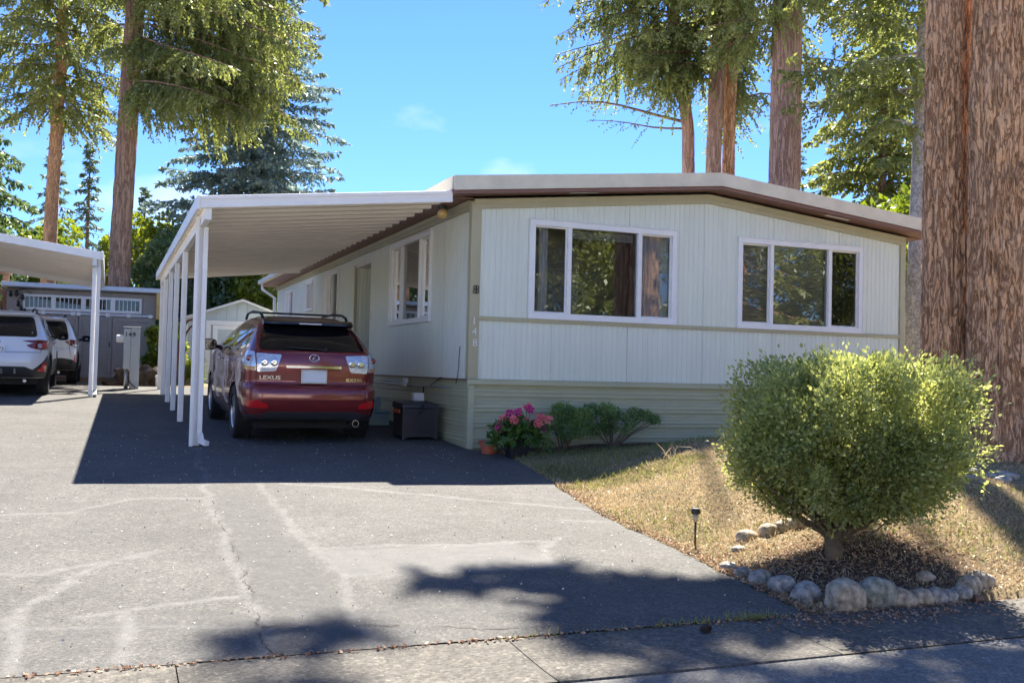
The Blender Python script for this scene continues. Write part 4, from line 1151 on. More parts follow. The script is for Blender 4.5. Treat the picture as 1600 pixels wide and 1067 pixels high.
def build_crossover(label, first):
    put = put_shell
    cs = CarShape(ROWS2, 4.48, 0.07, 0.08)
    car = thing('crossover_car', label, 'car', group='white cars next door')
    axles = (0.88, 3.55)
    build_body(cs, car, M['pearl'], axles, 0.395, 0.32, 1.585)
    put(cs, car, 'rear_window', [(-0.70,1.085),(0.70,1.085),(0.60,1.47),(-0.60,1.47)], M['car_glass'], 0.004, mirror=False, r=0.08)
    put(cs, car, 'quarter_window', [(0.72,1.13),(1.05,1.10),(1.08,1.40),(0.98,1.42)], M['car_glass'], 0.004, 'side', r=0.04)
    put(cs, car, 'rear_side_window', [(1.10,1.09),(1.98,1.08),(1.95,1.46),(1.15,1.42)], M['car_glass'], 0.004, 'side', r=0.04)
    put(cs, car, 'front_side_window', [(2.04,1.08),(2.98,1.07),(2.40,1.42),(2.02,1.46)], M['car_glass'], 0.004, 'side', r=0.04)
    wg = []
    for z in np.linspace(1.10, 1.46, 7):
        P, S = cs.outline(z); tot = S[-1]; half = cs.row(z)[0]*0.84
        wg.append([cs.surf(tot - a if a > 0 else -(tot + a), z, 0.006) for a in np.linspace(-half, half, 12) if abs(a) > 1e-6])
    attach(MB().grid(wg).build('windscreen', M['car_glass'], None, True), car)
    if first:
        put(cs, car, 'tail_light', [(0.42,1.015),(0.70,1.035),(1.02,1.025),(1.07,0.95),(1.03,0.855),(0.78,0.85),(0.60,0.875),(0.50,0.93),(0.63,0.975)], M['dark_red_lens'], 0.012, r=0.02, depth=0.03)
        put(cs, car, 'stop_lens', [(0.80,0.90),(1.02,0.90),(1.03,0.985),(0.80,0.985)], M['red_lens'], 0.016, r=0.02)
        put(cs, car, 'reverse_lens', [(0.70,0.885),(0.785,0.885),(0.785,0.965),(0.70,0.965)], M['clear_lens'], 0.016, r=0.015)
        put(cs, car, 'corner_cladding', [(0.56,0.43),(0.80,0.36),(1.12,0.36),(1.16,0.62),(1.02,0.755),(0.90,0.66)], M['cladding'], 0.008, r=0.03)
        put(cs, car, 'reflector', [(0.70,0.455),(0.95,0.435),(0.97,0.60),(0.88,0.62)], M['red_lens'], 0.014, r=0.02)
        put(cs, car, 'lower_valance', [(-1.0,0.325),(1.0,0.325),(0.80,0.40),(0.50,0.535),(-0.50,0.535),(-0.80,0.40)], M['cladding'], 0.006, mirror=False, r=0.03)
        for x in (-0.33, -0.11, 0.11, 0.33):
            put(cs, car, 'skid_fin', [(x-0.02,0.40),(x+0.02,0.40),(x+0.012,0.50),(x-0.012,0.50)], M['steel'], 0.012, mirror=False, r=0.005)
        put(cs, car, 'tailgate_gap', [(-0.78,0.795),(0.78,0.795),(0.78,0.803),(-0.78,0.803)], M['under'], 0.003, mirror=False, r=0.001)
        put(cs, car, 'tailgate_gap', [(0.765,0.80),(0.772,0.80),(0.80,0.86),(0.79,0.86)], M['under'], 0.003, r=0.001)
        c = Vector(cs.surf(0, 0.985, 0.010)); m = MB(); m.tube([(c.x+0.075*math.cos(t), c.y, c.z+0.040*math.sin(t)) for t in np.linspace(0, 2*math.pi, 29)], 0.006, 8, False)
        em = attach(m.build('emblem', M['chrome'], None, True), car)
        m = MB(); g = [(c.x+0.07*math.cos(t), c.y+0.004, c.z+0.036*math.sin(t)) for t in np.linspace(0, 2*math.pi, 25)[:-1]]; m.v = g; m.f = [tuple(range(len(g)))]
        attach(m.build('emblem_field', M['ink'], None, fix=False), em)
        m = MB()
        for (dx, dz, q) in ((-0.035,0.008,0.011),(0.0,0.014,0.007),(0.028,0.012,0.007),(0.012,-0.012,0.007),(0.04,-0.010,0.007),(-0.012,-0.018,0.007)):
            m.add([(c.x+dx+q,c.y-0.002,c.z+dz),(c.x+dx,c.y-0.002,c.z+dz+q),(c.x+dx-q,c.y-0.002,c.z+dz),(c.x+dx,c.y-0.002,c.z+dz-q)],[(0,1,2,3)])
        attach(m.build('emblem_stars', M['chrome'], None, fix=False), em)
        y = cs.surf(0, 0.84, 0.0)[1]-0.035
        p = attach(MB().box((-0.155,y-0.006,0.815),(0.155,y,0.965)).build('licence_plate', M['plate'], None, bevel=0.004), car)
        p.location = (0.0,0,-0.035)
        me = text_mesh('2673', 0.095, 0.002); o = attach(link_mesh('lettering', me, M['ink']), p)
        o.matrix_local = Matrix.Translation((0.045,y-0.008,0.885)) @ Matrix.Rotation(math.pi/2,4,'X')
    else:
        put(cs, car, 'tail_light', [(0.60,0.985),(0.74,1.03),(1.00,1.03),(1.07,0.965),(1.06,0.875),(0.90,0.86),(0.72,0.90)], M['dark_red_lens'], 0.012, r=0.02, depth=0.03)
        put(cs, car, 'reverse_lens', [(0.78,0.885),(1.02,0.88),(1.04,0.925),(0.80,0.93)], M['clear_lens'], 0.017, r=0.012)
        put(cs, car, 'reflector', [(0.90,0.52),(1.00,0.50),(1.02,0.68),(0.92,0.70)], M['red_lens'], 0.010, r=0.03)
        put(cs, car, 'lower_valance', [(-1.15,0.325),(1.15,0.325),(1.15,0.44),(0.85,0.56),(0.60,0.60),(-0.60,0.60),(-0.85,0.56),(-1.15,0.44)], M['cladding'], 0.008, mirror=False, r=0.03)
        put(cs, car, 'tailgate_gap', [(0.765,0.66),(0.773,0.66),(0.70,0.98),(0.692,0.98)], M['under'], 0.003, r=0.001)
        put_text(cs, car, 'OUTBACK', 0.05, 0.56, 0.945, M['black_plastic'], 0.006, 1.2) if False else None
    # arch cladding
    for ya in axles:
        for sg in (-1, 1):
            g = []
            for a in np.linspace(-0.1, math.pi+0.1, 26):
                g.append([cs.side(ya+rr*math.cos(a), max(0.325, 0.355+rr*math.sin(a)), oo, sg) for rr, oo in ((0.397, -0.02), (0.397, 0.012), (0.445, 0.014), (0.452, -0.004))])
            attach(MB().grid(g).build('arch_cladding', M['cladding'], None, True, angle=40), car)
    put(cs, car, 'sill_cladding', [(1.30,0.322),(3.12,0.322),(3.12,0.44),(1.30,0.44)], M['cladding'], 0.008, 'side', r=0.01)
    for y in (1.04, 1.98, 2.98):
        put(cs, car, 'door_gap', [(y,0.45),(y+0.007,0.45),(y+0.007,1.06),(y,1.06)], M['under'], 0.001, 'side', r=0.001, step=0.08)
    for sg in (-1, 1):
        m = MB().tube([(sg*0.545,0.86,1.545),(sg*0.55,0.95,1.605),(sg*0.55,1.3,1.63),(sg*0.55,1.9,1.63),(sg*0.54,2.2,1.585),(sg*0.53,2.3,1.53)], 0.02, 8)
        attach(m.build('roof_rail', M['black_plastic'], None, True), car)
        m = MB().tube([(sg*0.86,2.86,1.09),(sg*0.93,2.83,1.09)], 0.03, 8); g = []
        for (yy, k) in ((2.74,0.86),(2.75,1.0),(2.81,1.0),(2.90,0.75),(2.93,0.3)):
            g.append([(sg*(1.02+0.11*k*math.copysign(abs(math.cos(t))**0.6, math.cos(t))), yy, 1.115+0.08*k*math.copysign(abs(math.sin(t))**0.6, math.sin(t))) for t in np.linspace(0, 2*math.pi, 20)])
        m.grid(g); attach(m.build('door_mirror', M['black_plastic'], None, True, angle=50), car)
    sp = MB(); rows_ = []
    for t in np.linspace(-1, 1, 13):
        x = 0.61*t; dd = 0.09*t*t
        rows_.append([(x,0.85+dd*0.3,1.565),(x,0.60+dd*0.4,1.555),(x,0.46+dd,1.520),(x,0.465+dd,1.500),(x,0.60+dd*0.5,1.485),(x,0.75,1.52)])
    sp.grid(rows_); sp.f.append(tuple(range(6))); sp.f.append(tuple(range(12*6+5, 12*6-1, -1)))
    attach(sp.build('spoiler', M['pearl'], None, True, angle=50), car)
    fin = MB().add([(0.02,0.95,1.585),(-0.02,0.95,1.585),(-0.02,1.15,1.585),(0.02,1.15,1.585),(0.004,0.96,1.655),(-0.004,0.96,1.655)],[(0,1,5,4),(1,2,5),(0,4,3),(2,3,4,5)])
    attach(fin.build('antenna_fin', M['black_plastic'], None), car)
    m = MB().tube([(0.5,0.10,0.27),(0.45,0.45,0.27),(-0.3,0.55,0.27)], 0.032, 8); m.tube([(-0.74,0.88,0.355),(-0.3,0.85,0.26),(0.3,0.85,0.26),(0.74,0.88,0.355)], 0.04, 8)
    attach(m.build('exhaust_and_axle', M['steel'], None, True, angle=40), car)
    for ya in axles:
        for sg in (-1, 1): build_wheel(car, sg*0.765, ya, 0.345, sg, 0.345, 0.225, M['alloy_dark'] if first else M['alloy'], 5)
    return car
c1 = build_crossover('white crossover showing its licence plate and angular red lamps, nearer of the two', True)
c1.location = (-6.42, 7.95, float(plane(0, 8.8))); c1.rotation_euler = (0.02, 0, math.radians(0))
c2 = build_crossover('white crossover parked in front of the other white car, nearest the grey shed', False)
c2.location = (-6.05, 12.75, 0.50); c2.rotation_euler = (0, 0, math.radians(0))

# ------------------------------------------------------------------ next door: carport, sheds, meter
def z_g(y): return float(plane(0, y))
nc = thing('carport', 'white neighbour carport with ribbed ceiling above the white cars', 'carport', (-4.78, 8.5, 0.37))
NX0, NX1, NY0, NY1 = -11.5, -4.70, 8.15, 15.6
def nz(x): return 3.015 + (NX1-x)*0.135
npn = 18; pw2 = (NY1-NY0-0.06)/npn
for k in range(npn):
    y0 = NY0+0.03+k*pw2
    prof = [(0.0, 0.0), (0.015, -0.042), (0.095, -0.042), (0.11, 0.0), (0.235, 0.0), (0.24, -0.012), (0.27, -0.012), (0.275, 0.0),(pw2-0.002,0.0)]
    m = MB(); m.grid([[(x, y0+a, nz(x)+h+0.055) for a, h in prof] for x in (NX0, NX1)])
    m.grid([[(x, y0+a, nz(x)+h+0.059) for a, h in prof] for x in (NX0, NX1)])
    m.build('roof_pan', M['pan'], nc, fix=False)
def sloped(name, y0, y1, lo, hi, material, x0=NX0, x1=NX1+0.02, bev=0.004):
    return MB().add([(x0,y0,nz(x0)+lo),(x1,y0,nz(x1)+lo),(x1,y0,nz(x1)+hi),(x0,y0,nz(x0)+hi),(x0,y1,nz(x0)+lo),(x1,y1,nz(x1)+lo),(x1,y1,nz(x1)+hi),(x0,y1,nz(x0)+hi)],
             [(0,1,2,3),(7,6,5,4),(0,4,5,1),(3,2,6,7),(0,3,7,4),(1,5,6,2)]).build(name, material, nc, bevel=bev)
sloped('front_fascia', NY0, NY0+0.025, -0.03, 0.125, M['carport'])
sloped('rear_fascia', NY1-0.02, NY1+0.005, -0.10, 0.12, M['carport'])
MB().box((NX1+0.021, NY0-0.005, nz(NX1)-0.04), (NX1+0.065, NY1, nz(NX1)+0.125)).build('side_gutter', M['carport'], nc, bevel=0.006)
MB().box((NX1-0.13, NY0+0.03, nz(NX1)-0.15), (NX1-0.05, NY1-0.03, nz(NX1)+0.004)).build('beam', M['carport'], nc, bevel=0.005)
for i, y in enumerate((8.45, 10.6, 12.9, 15.3)):
    zb = z_g(y); m = MB(); m.box((NX1-0.13, y-0.04, zb), (NX1-0.05, y+0.04, nz(NX1)-0.151))
    m.build('post', M['carport'], nc, bevel=0.005)
zb = z_g(8.3)
MB().box((NX1-0.045, 8.33, zb+0.12), (NX1+0.02, 8.40, nz(NX1)-0.02)).build('downpipe', M['carport'], nc, bevel=0.006)
MB().bar((NX1-0.01, 8.37, zb+0.13), (NX1-0.01, 8.22, zb+0.03), 0.065, 0.06).build('elbow', M['steel'], nc)
# neighbour's home along the far side of that carport, only its porch post shows
M['cedar'] = mat('stained_cedar', (0.30, 0.15, 0.07), 0.7, var=0.25, vscale=4, stretch=(1,1,0.2))
M['tan_siding'] = mat('tan_siding', (0.80, 0.77, 0.70), 0.6, var=0.05)
nh = thing('neighbour_home', 'cream neighbour home with a stained cedar porch post beside the grey shed', 'house', (-10.5, 14, 0.4))
k = 0
for z in np.arange(0.55, 3.1, 0.2):
    MB().add([(-11.5,2.0,z),(-11.5,22.0,z),(-11.535,22.0,z+0.2),(-11.535,2.0,z+0.2),(-11.49,2.0,z-0.005),(-11.49,22.0,z-0.005)],[(0,1,2,3),(0,4,5,1)]).build('siding_board', M['tan_siding'], nh, fix=False)
MB().box((-15.5, 2.0, 0.4), (-11.54, 22.0, 3.1)).build('wall', M['tan_siding'], nh)
MB().add([(-15.9,1.6,3.1),(-11.1,1.6,3.1),(-13.5,1.6,3.9),(-15.9,22.4,3.1),(-11.1,22.4,3.1),(-13.5,22.4,3.9)],[(0,1,2),(3,5,4),(0,3,4,1),(1,4,5,2),(0,2,5,3)]).build('roof', M['roof'], nh)
MB().box((-7.32, 19.0, 0.5), (-7.17, 19.15, 3.42)).build('porch_post', M['cedar'], nh)
MB().box((-11.5, 19.0, 3.43), (-7.1, 19.16, 3.62)).build('porch_beam', M['cedar'], nh)
MB().bar((-7.20, 19.08, 2.75), (-7.75, 19.08, 3.40), 0.09, 0.09).build('brace', M['cedar'], nh)
for k in range(6): MB().box((-11.5, 18.97, 1.5+k*0.2), (-7.35, 19.0, 1.68+k*0.2)).build('rail_board', M['cedar'], nh)

# grey shed
M['shed'] = mat('grey_shed_paint', (0.34, 0.30, 0.265), 0.6, var=0.05, vscale=2)
M['shed_roof'] = mat('shed_roof_edge', (0.62, 0.66, 0.70), 0.4)
M['ply'] = mat('ochre_plywood', (0.62, 0.42, 0.16), 0.7, var=0.12)
SY = 18.0
sx0, sx1, sb, st = -7.12, -3.28, 0.50, 2.98
gs = thing('grey_shed', 'flat-roofed grey wooden shed with braced double doors and a strip of small windows', 'shed', (-5.2, SY+1.4, 0.5))
def shed_board(x0, x1, z0, z1, y=SY, t=0.02, name='wall_board', mt=None): return MB().box((x0+0.004, y, z0), (x1-0.004, y+t, z1)).build(name, mt or M['shed'], gs, bevel=0.003)
MB().box((sx0, SY+0.021, sb), (sx1, SY+2.8, st)).build('wall', M['shed'], gs)
for a, b in ((sx0, -6.75), (-3.62, sx1)): shed_board(a, b, 2.40, st-0.01)
shed_board(-6.75, -3.62, 2.86, st-0.01)
n = 22
xs = np.linspace(sx0, sx1, n+1)
MB().add([(sx0-0.12,SY-0.35,3.02),(sx1+0.20,SY-0.35,3.02),(sx1+0.20,SY+3.0,2.86),(sx0-0.12,SY+3.0,2.86),(sx0-0.12,SY-0.35,3.14),(sx1+0.20,SY-0.35,3.14),(sx1+0.20,SY+3.0,2.98),(sx0-0.12,SY+3.0,2.98)],
         [(0,3,2,1),(4,5,6,7),(0,1,5,4),(1,2,6,5),(2,3,7,6),(3,0,4,7)]).build('roof', M['shed_roof'], gs, bevel=0.01)
MB().box((sx1+0.001, SY-0.33, 2.28), (sx1+0.17, SY-0.31+0.30, 3.019)).build('eave_bracket', M['ply'], gs)
# window strip: four frames of six panes
wx = np.linspace(-6.72, -3.66, 5)
for a, b in zip(wx[:-1], wx[1:]):
    f_ = MB()
    for (x0, x1, z0, z1) in ((a, b, 2.42, 2.49), (a, b, 2.78, 2.85), (a, a+0.06, 2.49, 2.78), (b-0.06, b, 2.49, 2.78)): f_.box((x0, SY-0.012, z0), (x1, SY+0.019, z1))
    win = f_.build('window', M['white_vinyl'], gs)
    px = np.linspace(a+0.06, b-0.06, 7)
    for q, (p0, p1) in enumerate(zip(px[:-1], px[1:])):
        MB().add([(p0+0.010, SY+0.012, 2.49), (p1-0.010, SY+0.012, 2.49), (p1-0.010, SY+0.012, 2.78), (p0+0.010, SY+0.012, 2.78)], [(0,1,2,3)]).build('pane', M['car_glass'], win, fix=False)
        if q: MB().box((p0-0.010, SY-0.004, 2.49), (p0+0.010, SY+0.014, 2.78)).build('muntin', M['white_vinyl'], win)
# rail with hinges
MB().box((sx0+0.05, SY-0.03, 2.33), (sx1-0.05, SY+0.019, 2.385)).build('door_rail', M['shed_roof'], gs)
for x in (-7.0, -6.2, -5.45, -5.3, -4.55, -4.0, -3.42): MB().box((x-0.05, SY-0.045, 2.30), (x+0.05, SY-0.031, 2.40)).build('hinge', M['white_vinyl'], gs)
# doors: frames, planks and diagonal braces
dx = [-7.06, -6.18, -5.30, -4.42, -3.34]
for k, (a, b) in enumerate(zip(dx[:-1], dx[1:])):
    pls = np.linspace(a+0.015, b-0.015, 7)
    door = MB().box((a+0.012, SY-0.004, sb+0.10), (b-0.012, SY+0.018, 2.28)).build('door', M['shed'], gs)
    for p0, p1 in zip(pls[:-1], pls[1:]): MB().box((p0+0.004, SY-0.016, sb+0.11), (p1-0.004, SY-0.0045, 2.27)).build('plank', M['shed'], door)
    fr_ = MB()
    for (x0, x1, z0, z1) in ((a+0.012, b-0.012, sb+0.10, sb+0.20), (a+0.012, b-0.012, 2.18, 2.28), (a+0.012, a+0.10, sb+0.20, 2.18), (b-0.10, b-0.012, sb+0.20, 2.18)): fr_.box((x0, SY-0.036, z0), (x1, SY-0.0165, z1))
    fr_.build('door_frame', M['shed'], door, bevel=0.004)
    s1 = (a+0.10, sb+0.2) if k % 2 else (b-0.10, sb+0.2); s2 = (b-0.10, 2.18) if k % 2 else (a+0.10, 2.18)
    if k < 3: MB().bar((s1[0], SY-0.026, s1[1]), (s2[0], SY-0.026, s2[1]), 0.02, 0.09, up=(1,0,0)).build('brace', M['shed'], door)
    MB().box((b-0.075, SY-0.05, 1.45), (b-0.045, SY-0.037, 1.60)).build('handle', M['black_plastic'], door)
MB().box((sx0, SY-0.05, sb-0.02), (sx1, SY+0.02, sb+0.09)).build('base_board', M['cedar'], gs)
# string of festoon lamps on the shed corner
sl = thing('string_lights', 'black string of hanging bulbs bunched under the neighbour carport', 'lights', (-6.9, SY-0.1, 2.9))
m = MB().tube([(-7.3, SY-0.1, 3.02), (-7.05, SY-0.1, 2.90), (-6.9, SY-0.1, 2.92), (-6.75, SY-0.1, 2.80), (-6.86, SY-0.1, 2.62), (-6.72, SY-0.1, 2.45)], 0.012, 6)
m.tube([(-6.9, SY-0.1, 2.92), (-6.7, SY-0.1, 2.97), (-6.5, SY-0.1, 2.86)], 0.012, 6)
m.build('cable', M['black_plastic'], sl, True)
for (x, z) in ((-7.02, 2.84), (-6.88, 2.86), (-6.72, 2.76), (-6.82, 2.58), (-6.74, 2.44), (-6.66, 2.38)):
    MB().lathe([(0.0,0.06),(0.03,0.055),(0.034,0.0),(0.05,-0.03),(0.052,-0.07),(0.0,-0.11)], (x, SY-0.1, z), 10).build('bulb', M['black_plastic'], sl, True)

# utility pedestal numbered 149
M['meter'] = mat('meter_grey', (0.47, 0.50, 0.49), 0.45, var=0.06)
MX, MY = -4.03, 10.9; mzb = z_g(MY)
mt = thing('meter_pedestal', 'grey utility meter pedestal numbered 149 between the two carports', 'meter', (MX, MY, mzb))
MB().box((MX-0.02, MY-0.12, mzb), (MX+0.17, MY+0.12, mzb+1.32)).build('cabinet', M['meter'], mt, bevel=0.012)
MB().box((MX-0.16, MY-0.13, mzb+0.42), (MX-0.021, MY+0.11, mzb+1.30)).build('door', M['meter'], mt, bevel=0.01)
MB().tube([(MX-0.09, MY, mzb), (MX-0.09, MY, mzb+0.42)], 0.045, 10).build('conduit', M['steel'], mt, True)
MB().lathe([(0.0,-0.16),(0.075,-0.15),(0.085,-0.12),(0.085,0.0)], (MX-0.161, MY-0.02, mzb+1.08), 20, 'x').build('meter_dial', M['white_metal'], mt, True, angle=40)
MB().box((MX-0.17, MY-0.14, mzb+1.321), (MX+0.18, MY+0.13, mzb+1.345)).build('cap', M['meter'], mt, bevel=0.006)
for ch, x in (('1', -0.115), ('4', -0.035), ('9', 0.045)):
    o = link_mesh('number', text_mesh(ch, 0.135, 0.004, 0.002), M['black_plastic'], mt)
    o.matrix_world = Matrix.Translation((MX+x, MY-0.138, mzb+1.17)) @ Matrix.Rotation(math.pi/2, 4, 'X')
MB().tube([(MX-0.06, MY-0.06, mzb+0.25), (MX+0.0, MY-0.15, mzb+0.12), (MX+0.10, MY-0.16, mzb+0.03)], 0.010, 6).build('cable', M['black_plastic'], mt, True)

# pale blue shed at the back
M['blue_shed'] = mat('pale_blue_shed', (0.46, 0.53, 0.56), 0.55, var=0.05)
M['shingle'] = mat('brown_shingle', (0.10, 0.07, 0.055), 0.9, var=0.35, vscale=14)
BY = 19.0; bx0, bx1, bpk = -2.42, 0.90, -0.77
bs = thing('blue_shed', 'pale blue gabled garden shed with white door trim behind the carport', 'shed', (bpk, BY+1.4, 0.5))
n = 11; xs = np.linspace(bx0, bx1, n+1)
def bz(x): return 2.98 - abs(x-bpk)*0.355
for a, b in zip(xs[:-1], xs[1:]):
    pk = [(a+0.008, 0.5), (b-0.008, 0.5), (b-0.008, bz(b-0.008))] + ([(bpk, bz(bpk))] if a < bpk < b else []) + [(a+0.008, bz(a+0.008))]
    MB().prism(pk, lambda u, v, w: (u, w, v), BY-0.015, BY).build('wall_board', M['blue_shed'], bs)
MB().prism([(bx0+0.002, 0.5), (bx1-0.002, 0.5), (bx1-0.002, bz(bx1)-0.01), (bpk, 2.97), (bx0+0.002, bz(bx0)-0.01)], lambda u, v, w: (u, w, v), BY+0.001, BY+2.8).build('wall', M['blue_shed'], bs)
for s, xe_ in ((-1, bx0-0.12), (1, bx1+0.12)):
    rf = None
    for r_ in range(9):
        t0, t1 = r_/9, (r_+1)/9
        xa, xb = xe_+(bpk-xe_)*t0, xe_+(bpk-xe_)*t1
        za, zb = bz(xa)+0.05+0.012, bz(xb)+0.05
        MB().add([(xa,BY-0.2,za),(xb,BY-0.2,zb),(xb,BY+3.0,zb),(xa,BY+3.0,za),(xa,BY-0.2,za-0.05),(xb,BY-0.2,zb-0.05),(xb,BY+3,zb-0.05),(xa,BY+3,za-0.05)],[(0,1,2,3),(0,4,5,1),(0,3,7,4),(4,7,6,5)]).build('shingle_course', M['shingle'], bs)
    MB().add([(xe_,BY-0.215,bz(xe_)-0.02),(bpk,BY-0.215,bz(bpk)-0.02),(bpk,BY-0.215,bz(bpk)+0.05),(xe_,BY-0.215,bz(xe_)+0.05),(xe_,BY-0.202,bz(xe_)-0.02),(bpk,BY-0.202,bz(bpk)-0.02),(bpk,BY-0.202,bz(bpk)+0.05),(xe_,BY-0.202,bz(xe_)+0.05)],[(0,1,2,3),(7,6,5,4),(0,4,5,1),(3,2,6,7)]).build('rake_board', M['white_metal'], bs)
bd = MB().box((-1.52, BY-0.03, 0.55), (-0.02, BY-0.016, 2.2)).build('door', M['blue_shed'], bs)
for (x0, x1, z0, z1) in ((-1.80,-1.66,0.5,2.35),(-1.60,-1.46,0.55,2.22),(-1.46,0.0,2.10,2.22)): MB().box((x0,BY-0.05,z0),(x1,BY-0.031,z1)).build('door_trim', M['white_vinyl'], bd)
MB().box((-1.80, BY-0.06, 2.23), (0.1, BY-0.031, 2.36)).build('door_trim', M['white_vinyl'], bd)
MB().box((bx0-0.012, BY-0.03, 0.5), (bx0+0.10, BY-0.016, bz(bx0)-0.04)).build('corner_board', M['white_vinyl'], bs)

# ochre shed further back
M['ochre'] = mat('ochre_paint', (0.50, 0.33, 0.12), 0.7, var=0.1)
OY = 27.0
os_ = thing('ochre_shed', 'ochre walled shed behind the shrubs between the two carports', 'shed', (-2.4, OY+1.5, 0.5))
xs = np.linspace(-4.4, -0.6, 13)
for a, b in zip(xs[:-1], xs[1:]): MB().box((a+0.006, OY-0.02, 0.5), (b-0.006, OY, 2.9 - abs((a+b)/2+2.2)*0.18)).build('wall_board', M['ochre'], os_)
MB().box((-4.4, OY+0.001, 0.5), (-0.6, OY+3, 2.5)).build('wall', M['ochre'], os_)
MB().add([(-4.6,OY-0.2,2.52),(-2.2,OY-0.2,2.97),(0.2,OY-0.2,2.52),(-4.6,OY+3,2.52),(-2.2,OY+3,2.97),(0.2,OY+3,2.52),(-4.6,OY-0.2,2.58),(-2.2,OY-0.2,3.04),(0.2,OY-0.2,2.58),(-4.6,OY+3,2.58),(-2.2,OY+3,3.04),(0.2,OY+3,2.58)],
         [(0,3,4,1),(1,4,5,2),(6,7,10,9),(7,8,11,10),(0,1,7,6),(1,2,8,7),(0,6,9,3),(2,5,11,8)]).build('roof', M['shingle'], os_)

# rusty garden arch, timber tub, pipe stub, root mound
M['rust_pipe'] = mat('rusty_pipe', (0.16, 0.07, 0.045), 0.8, var=0.3, vscale=12)
ga = thing('garden_arch', 'rusty bent metal garden arch leaning beside the blue shed', 'arch', (-2.6, 16.2, 0.5))
MB().tube([(-2.78,16.2,0.5),(-2.74,16.2,1.4),(-2.66,16.2,2.0),(-2.50,16.2,2.22),(-2.30,16.25,2.28),(-2.05,16.3,2.25)], 0.035, 8).build('hoop', M['rust_pipe'], ga, True)
MB().tube([(-2.64,16.5,0.5),(-2.60,16.5,1.4),(-2.54,16.5,1.85),(-2.42,16.5,2.05),(-2.2,16.5,2.14)], 0.03, 8).build('hoop', M['rust_pipe'], ga, True)
for z in (0.9, 1.3, 1.7): MB().tube([(-2.755,16.2,z),(-2.615,16.5,z)], 0.015, 6).build('rung', M['rust_pipe'], ga, True)
M['old_wood'] = mat('weathered_wood', (0.16, 0.14, 0.12), 0.85, var=0.25, vscale=8, stretch=(1,1,5))
tb = thing('timber_planter', 'weathered timber planter box at the back of the driveway', 'planter', (-2.75, 13.6, 0.5))
for k in range(3):
    MB().box((-3.05, 13.35, 0.5+k*0.15), (-2.42, 13.39, 0.64+k*0.15)).build('board', M['old_wood'], tb, bevel=0.006)
    MB().box((-3.05, 13.81, 0.5+k*0.15), (-2.42, 13.85, 0.64+k*0.15)).build('board', M['old_wood'], tb, bevel=0.006)
    for x in (-3.05, -2.46): MB().box((x, 13.391, 0.5+k*0.15), (x+0.04, 13.809, 0.64+k*0.15)).build('board', M['old_wood'], tb, bevel=0.006)
MB().box((-3.0, 13.40, 0.5), (-2.47, 13.80, 0.86)).build('soil', mat('potting_soil', (0.05, 0.035, 0.025), 0.95, var=0.3, vscale=40), tb)
ps = thing('pipe_stub', 'short capped white pipe standing in the bed by the grey shed', 'pipe', (-3.42, 12.0, 0.5))
MB().tube([(-3.42,12.0,0.49),(-3.42,12.0,0.72)], 0.045, 12).build('pipe', M['white_vinyl'], ps, True)
MB().lathe([(0.0,0.07),(0.04,0.065),(0.058,0.04),(0.058,0.0)], (-3.42,12.0,0.70), 14).build('cap', M['white_vinyl'], ps, True)
def lump(name, c, size, material, seed, rough=0.22, n=26, flat=0.0, parent=None, freq=2.2):
    u = np.linspace(0, 2*math.pi, n+1)[:-1]; v = np.linspace(0, math.pi, n//2+1)
    U, V = np.meshgrid(u, v); D = np.stack([np.cos(U)*np.sin(V), np.sin(U)*np.sin(V), np.cos(V)], -1)
    r = 1 + rough*fbm(D*freq + seed*7.7, 4)
    P = D*r[..., None]*np.array(size)
    if flat: P[..., 2] = np.maximum(P[..., 2], -flat*size[2])
    P = P + np.array(c)
    m = MB(); b = n; m.v = P.reshape(-1, 3).tolist()
    m.f = [(i*b+j, i*b+(j+1) % b, (i+1)*b+(j+1) % b, (i+1)*b+j) for i in range(len(v)-1) for j in range(n)]
    return m.build(name, material, parent, True)
M['bark_dark'] = mat('old_bark', (0.075, 0.055, 0.042), 0.95, var=0.4, vscale=9, bump=0.6, bscale=20)
tag(lump('tree_stump', (-3.85, 12.7, 0.58), (0.55, 0.5, 0.36), M['bark_dark'], 3, 0.75, 40, freq=3.1), 'dark rooty stump heaped beside the grey utility pedestal', 'stump')

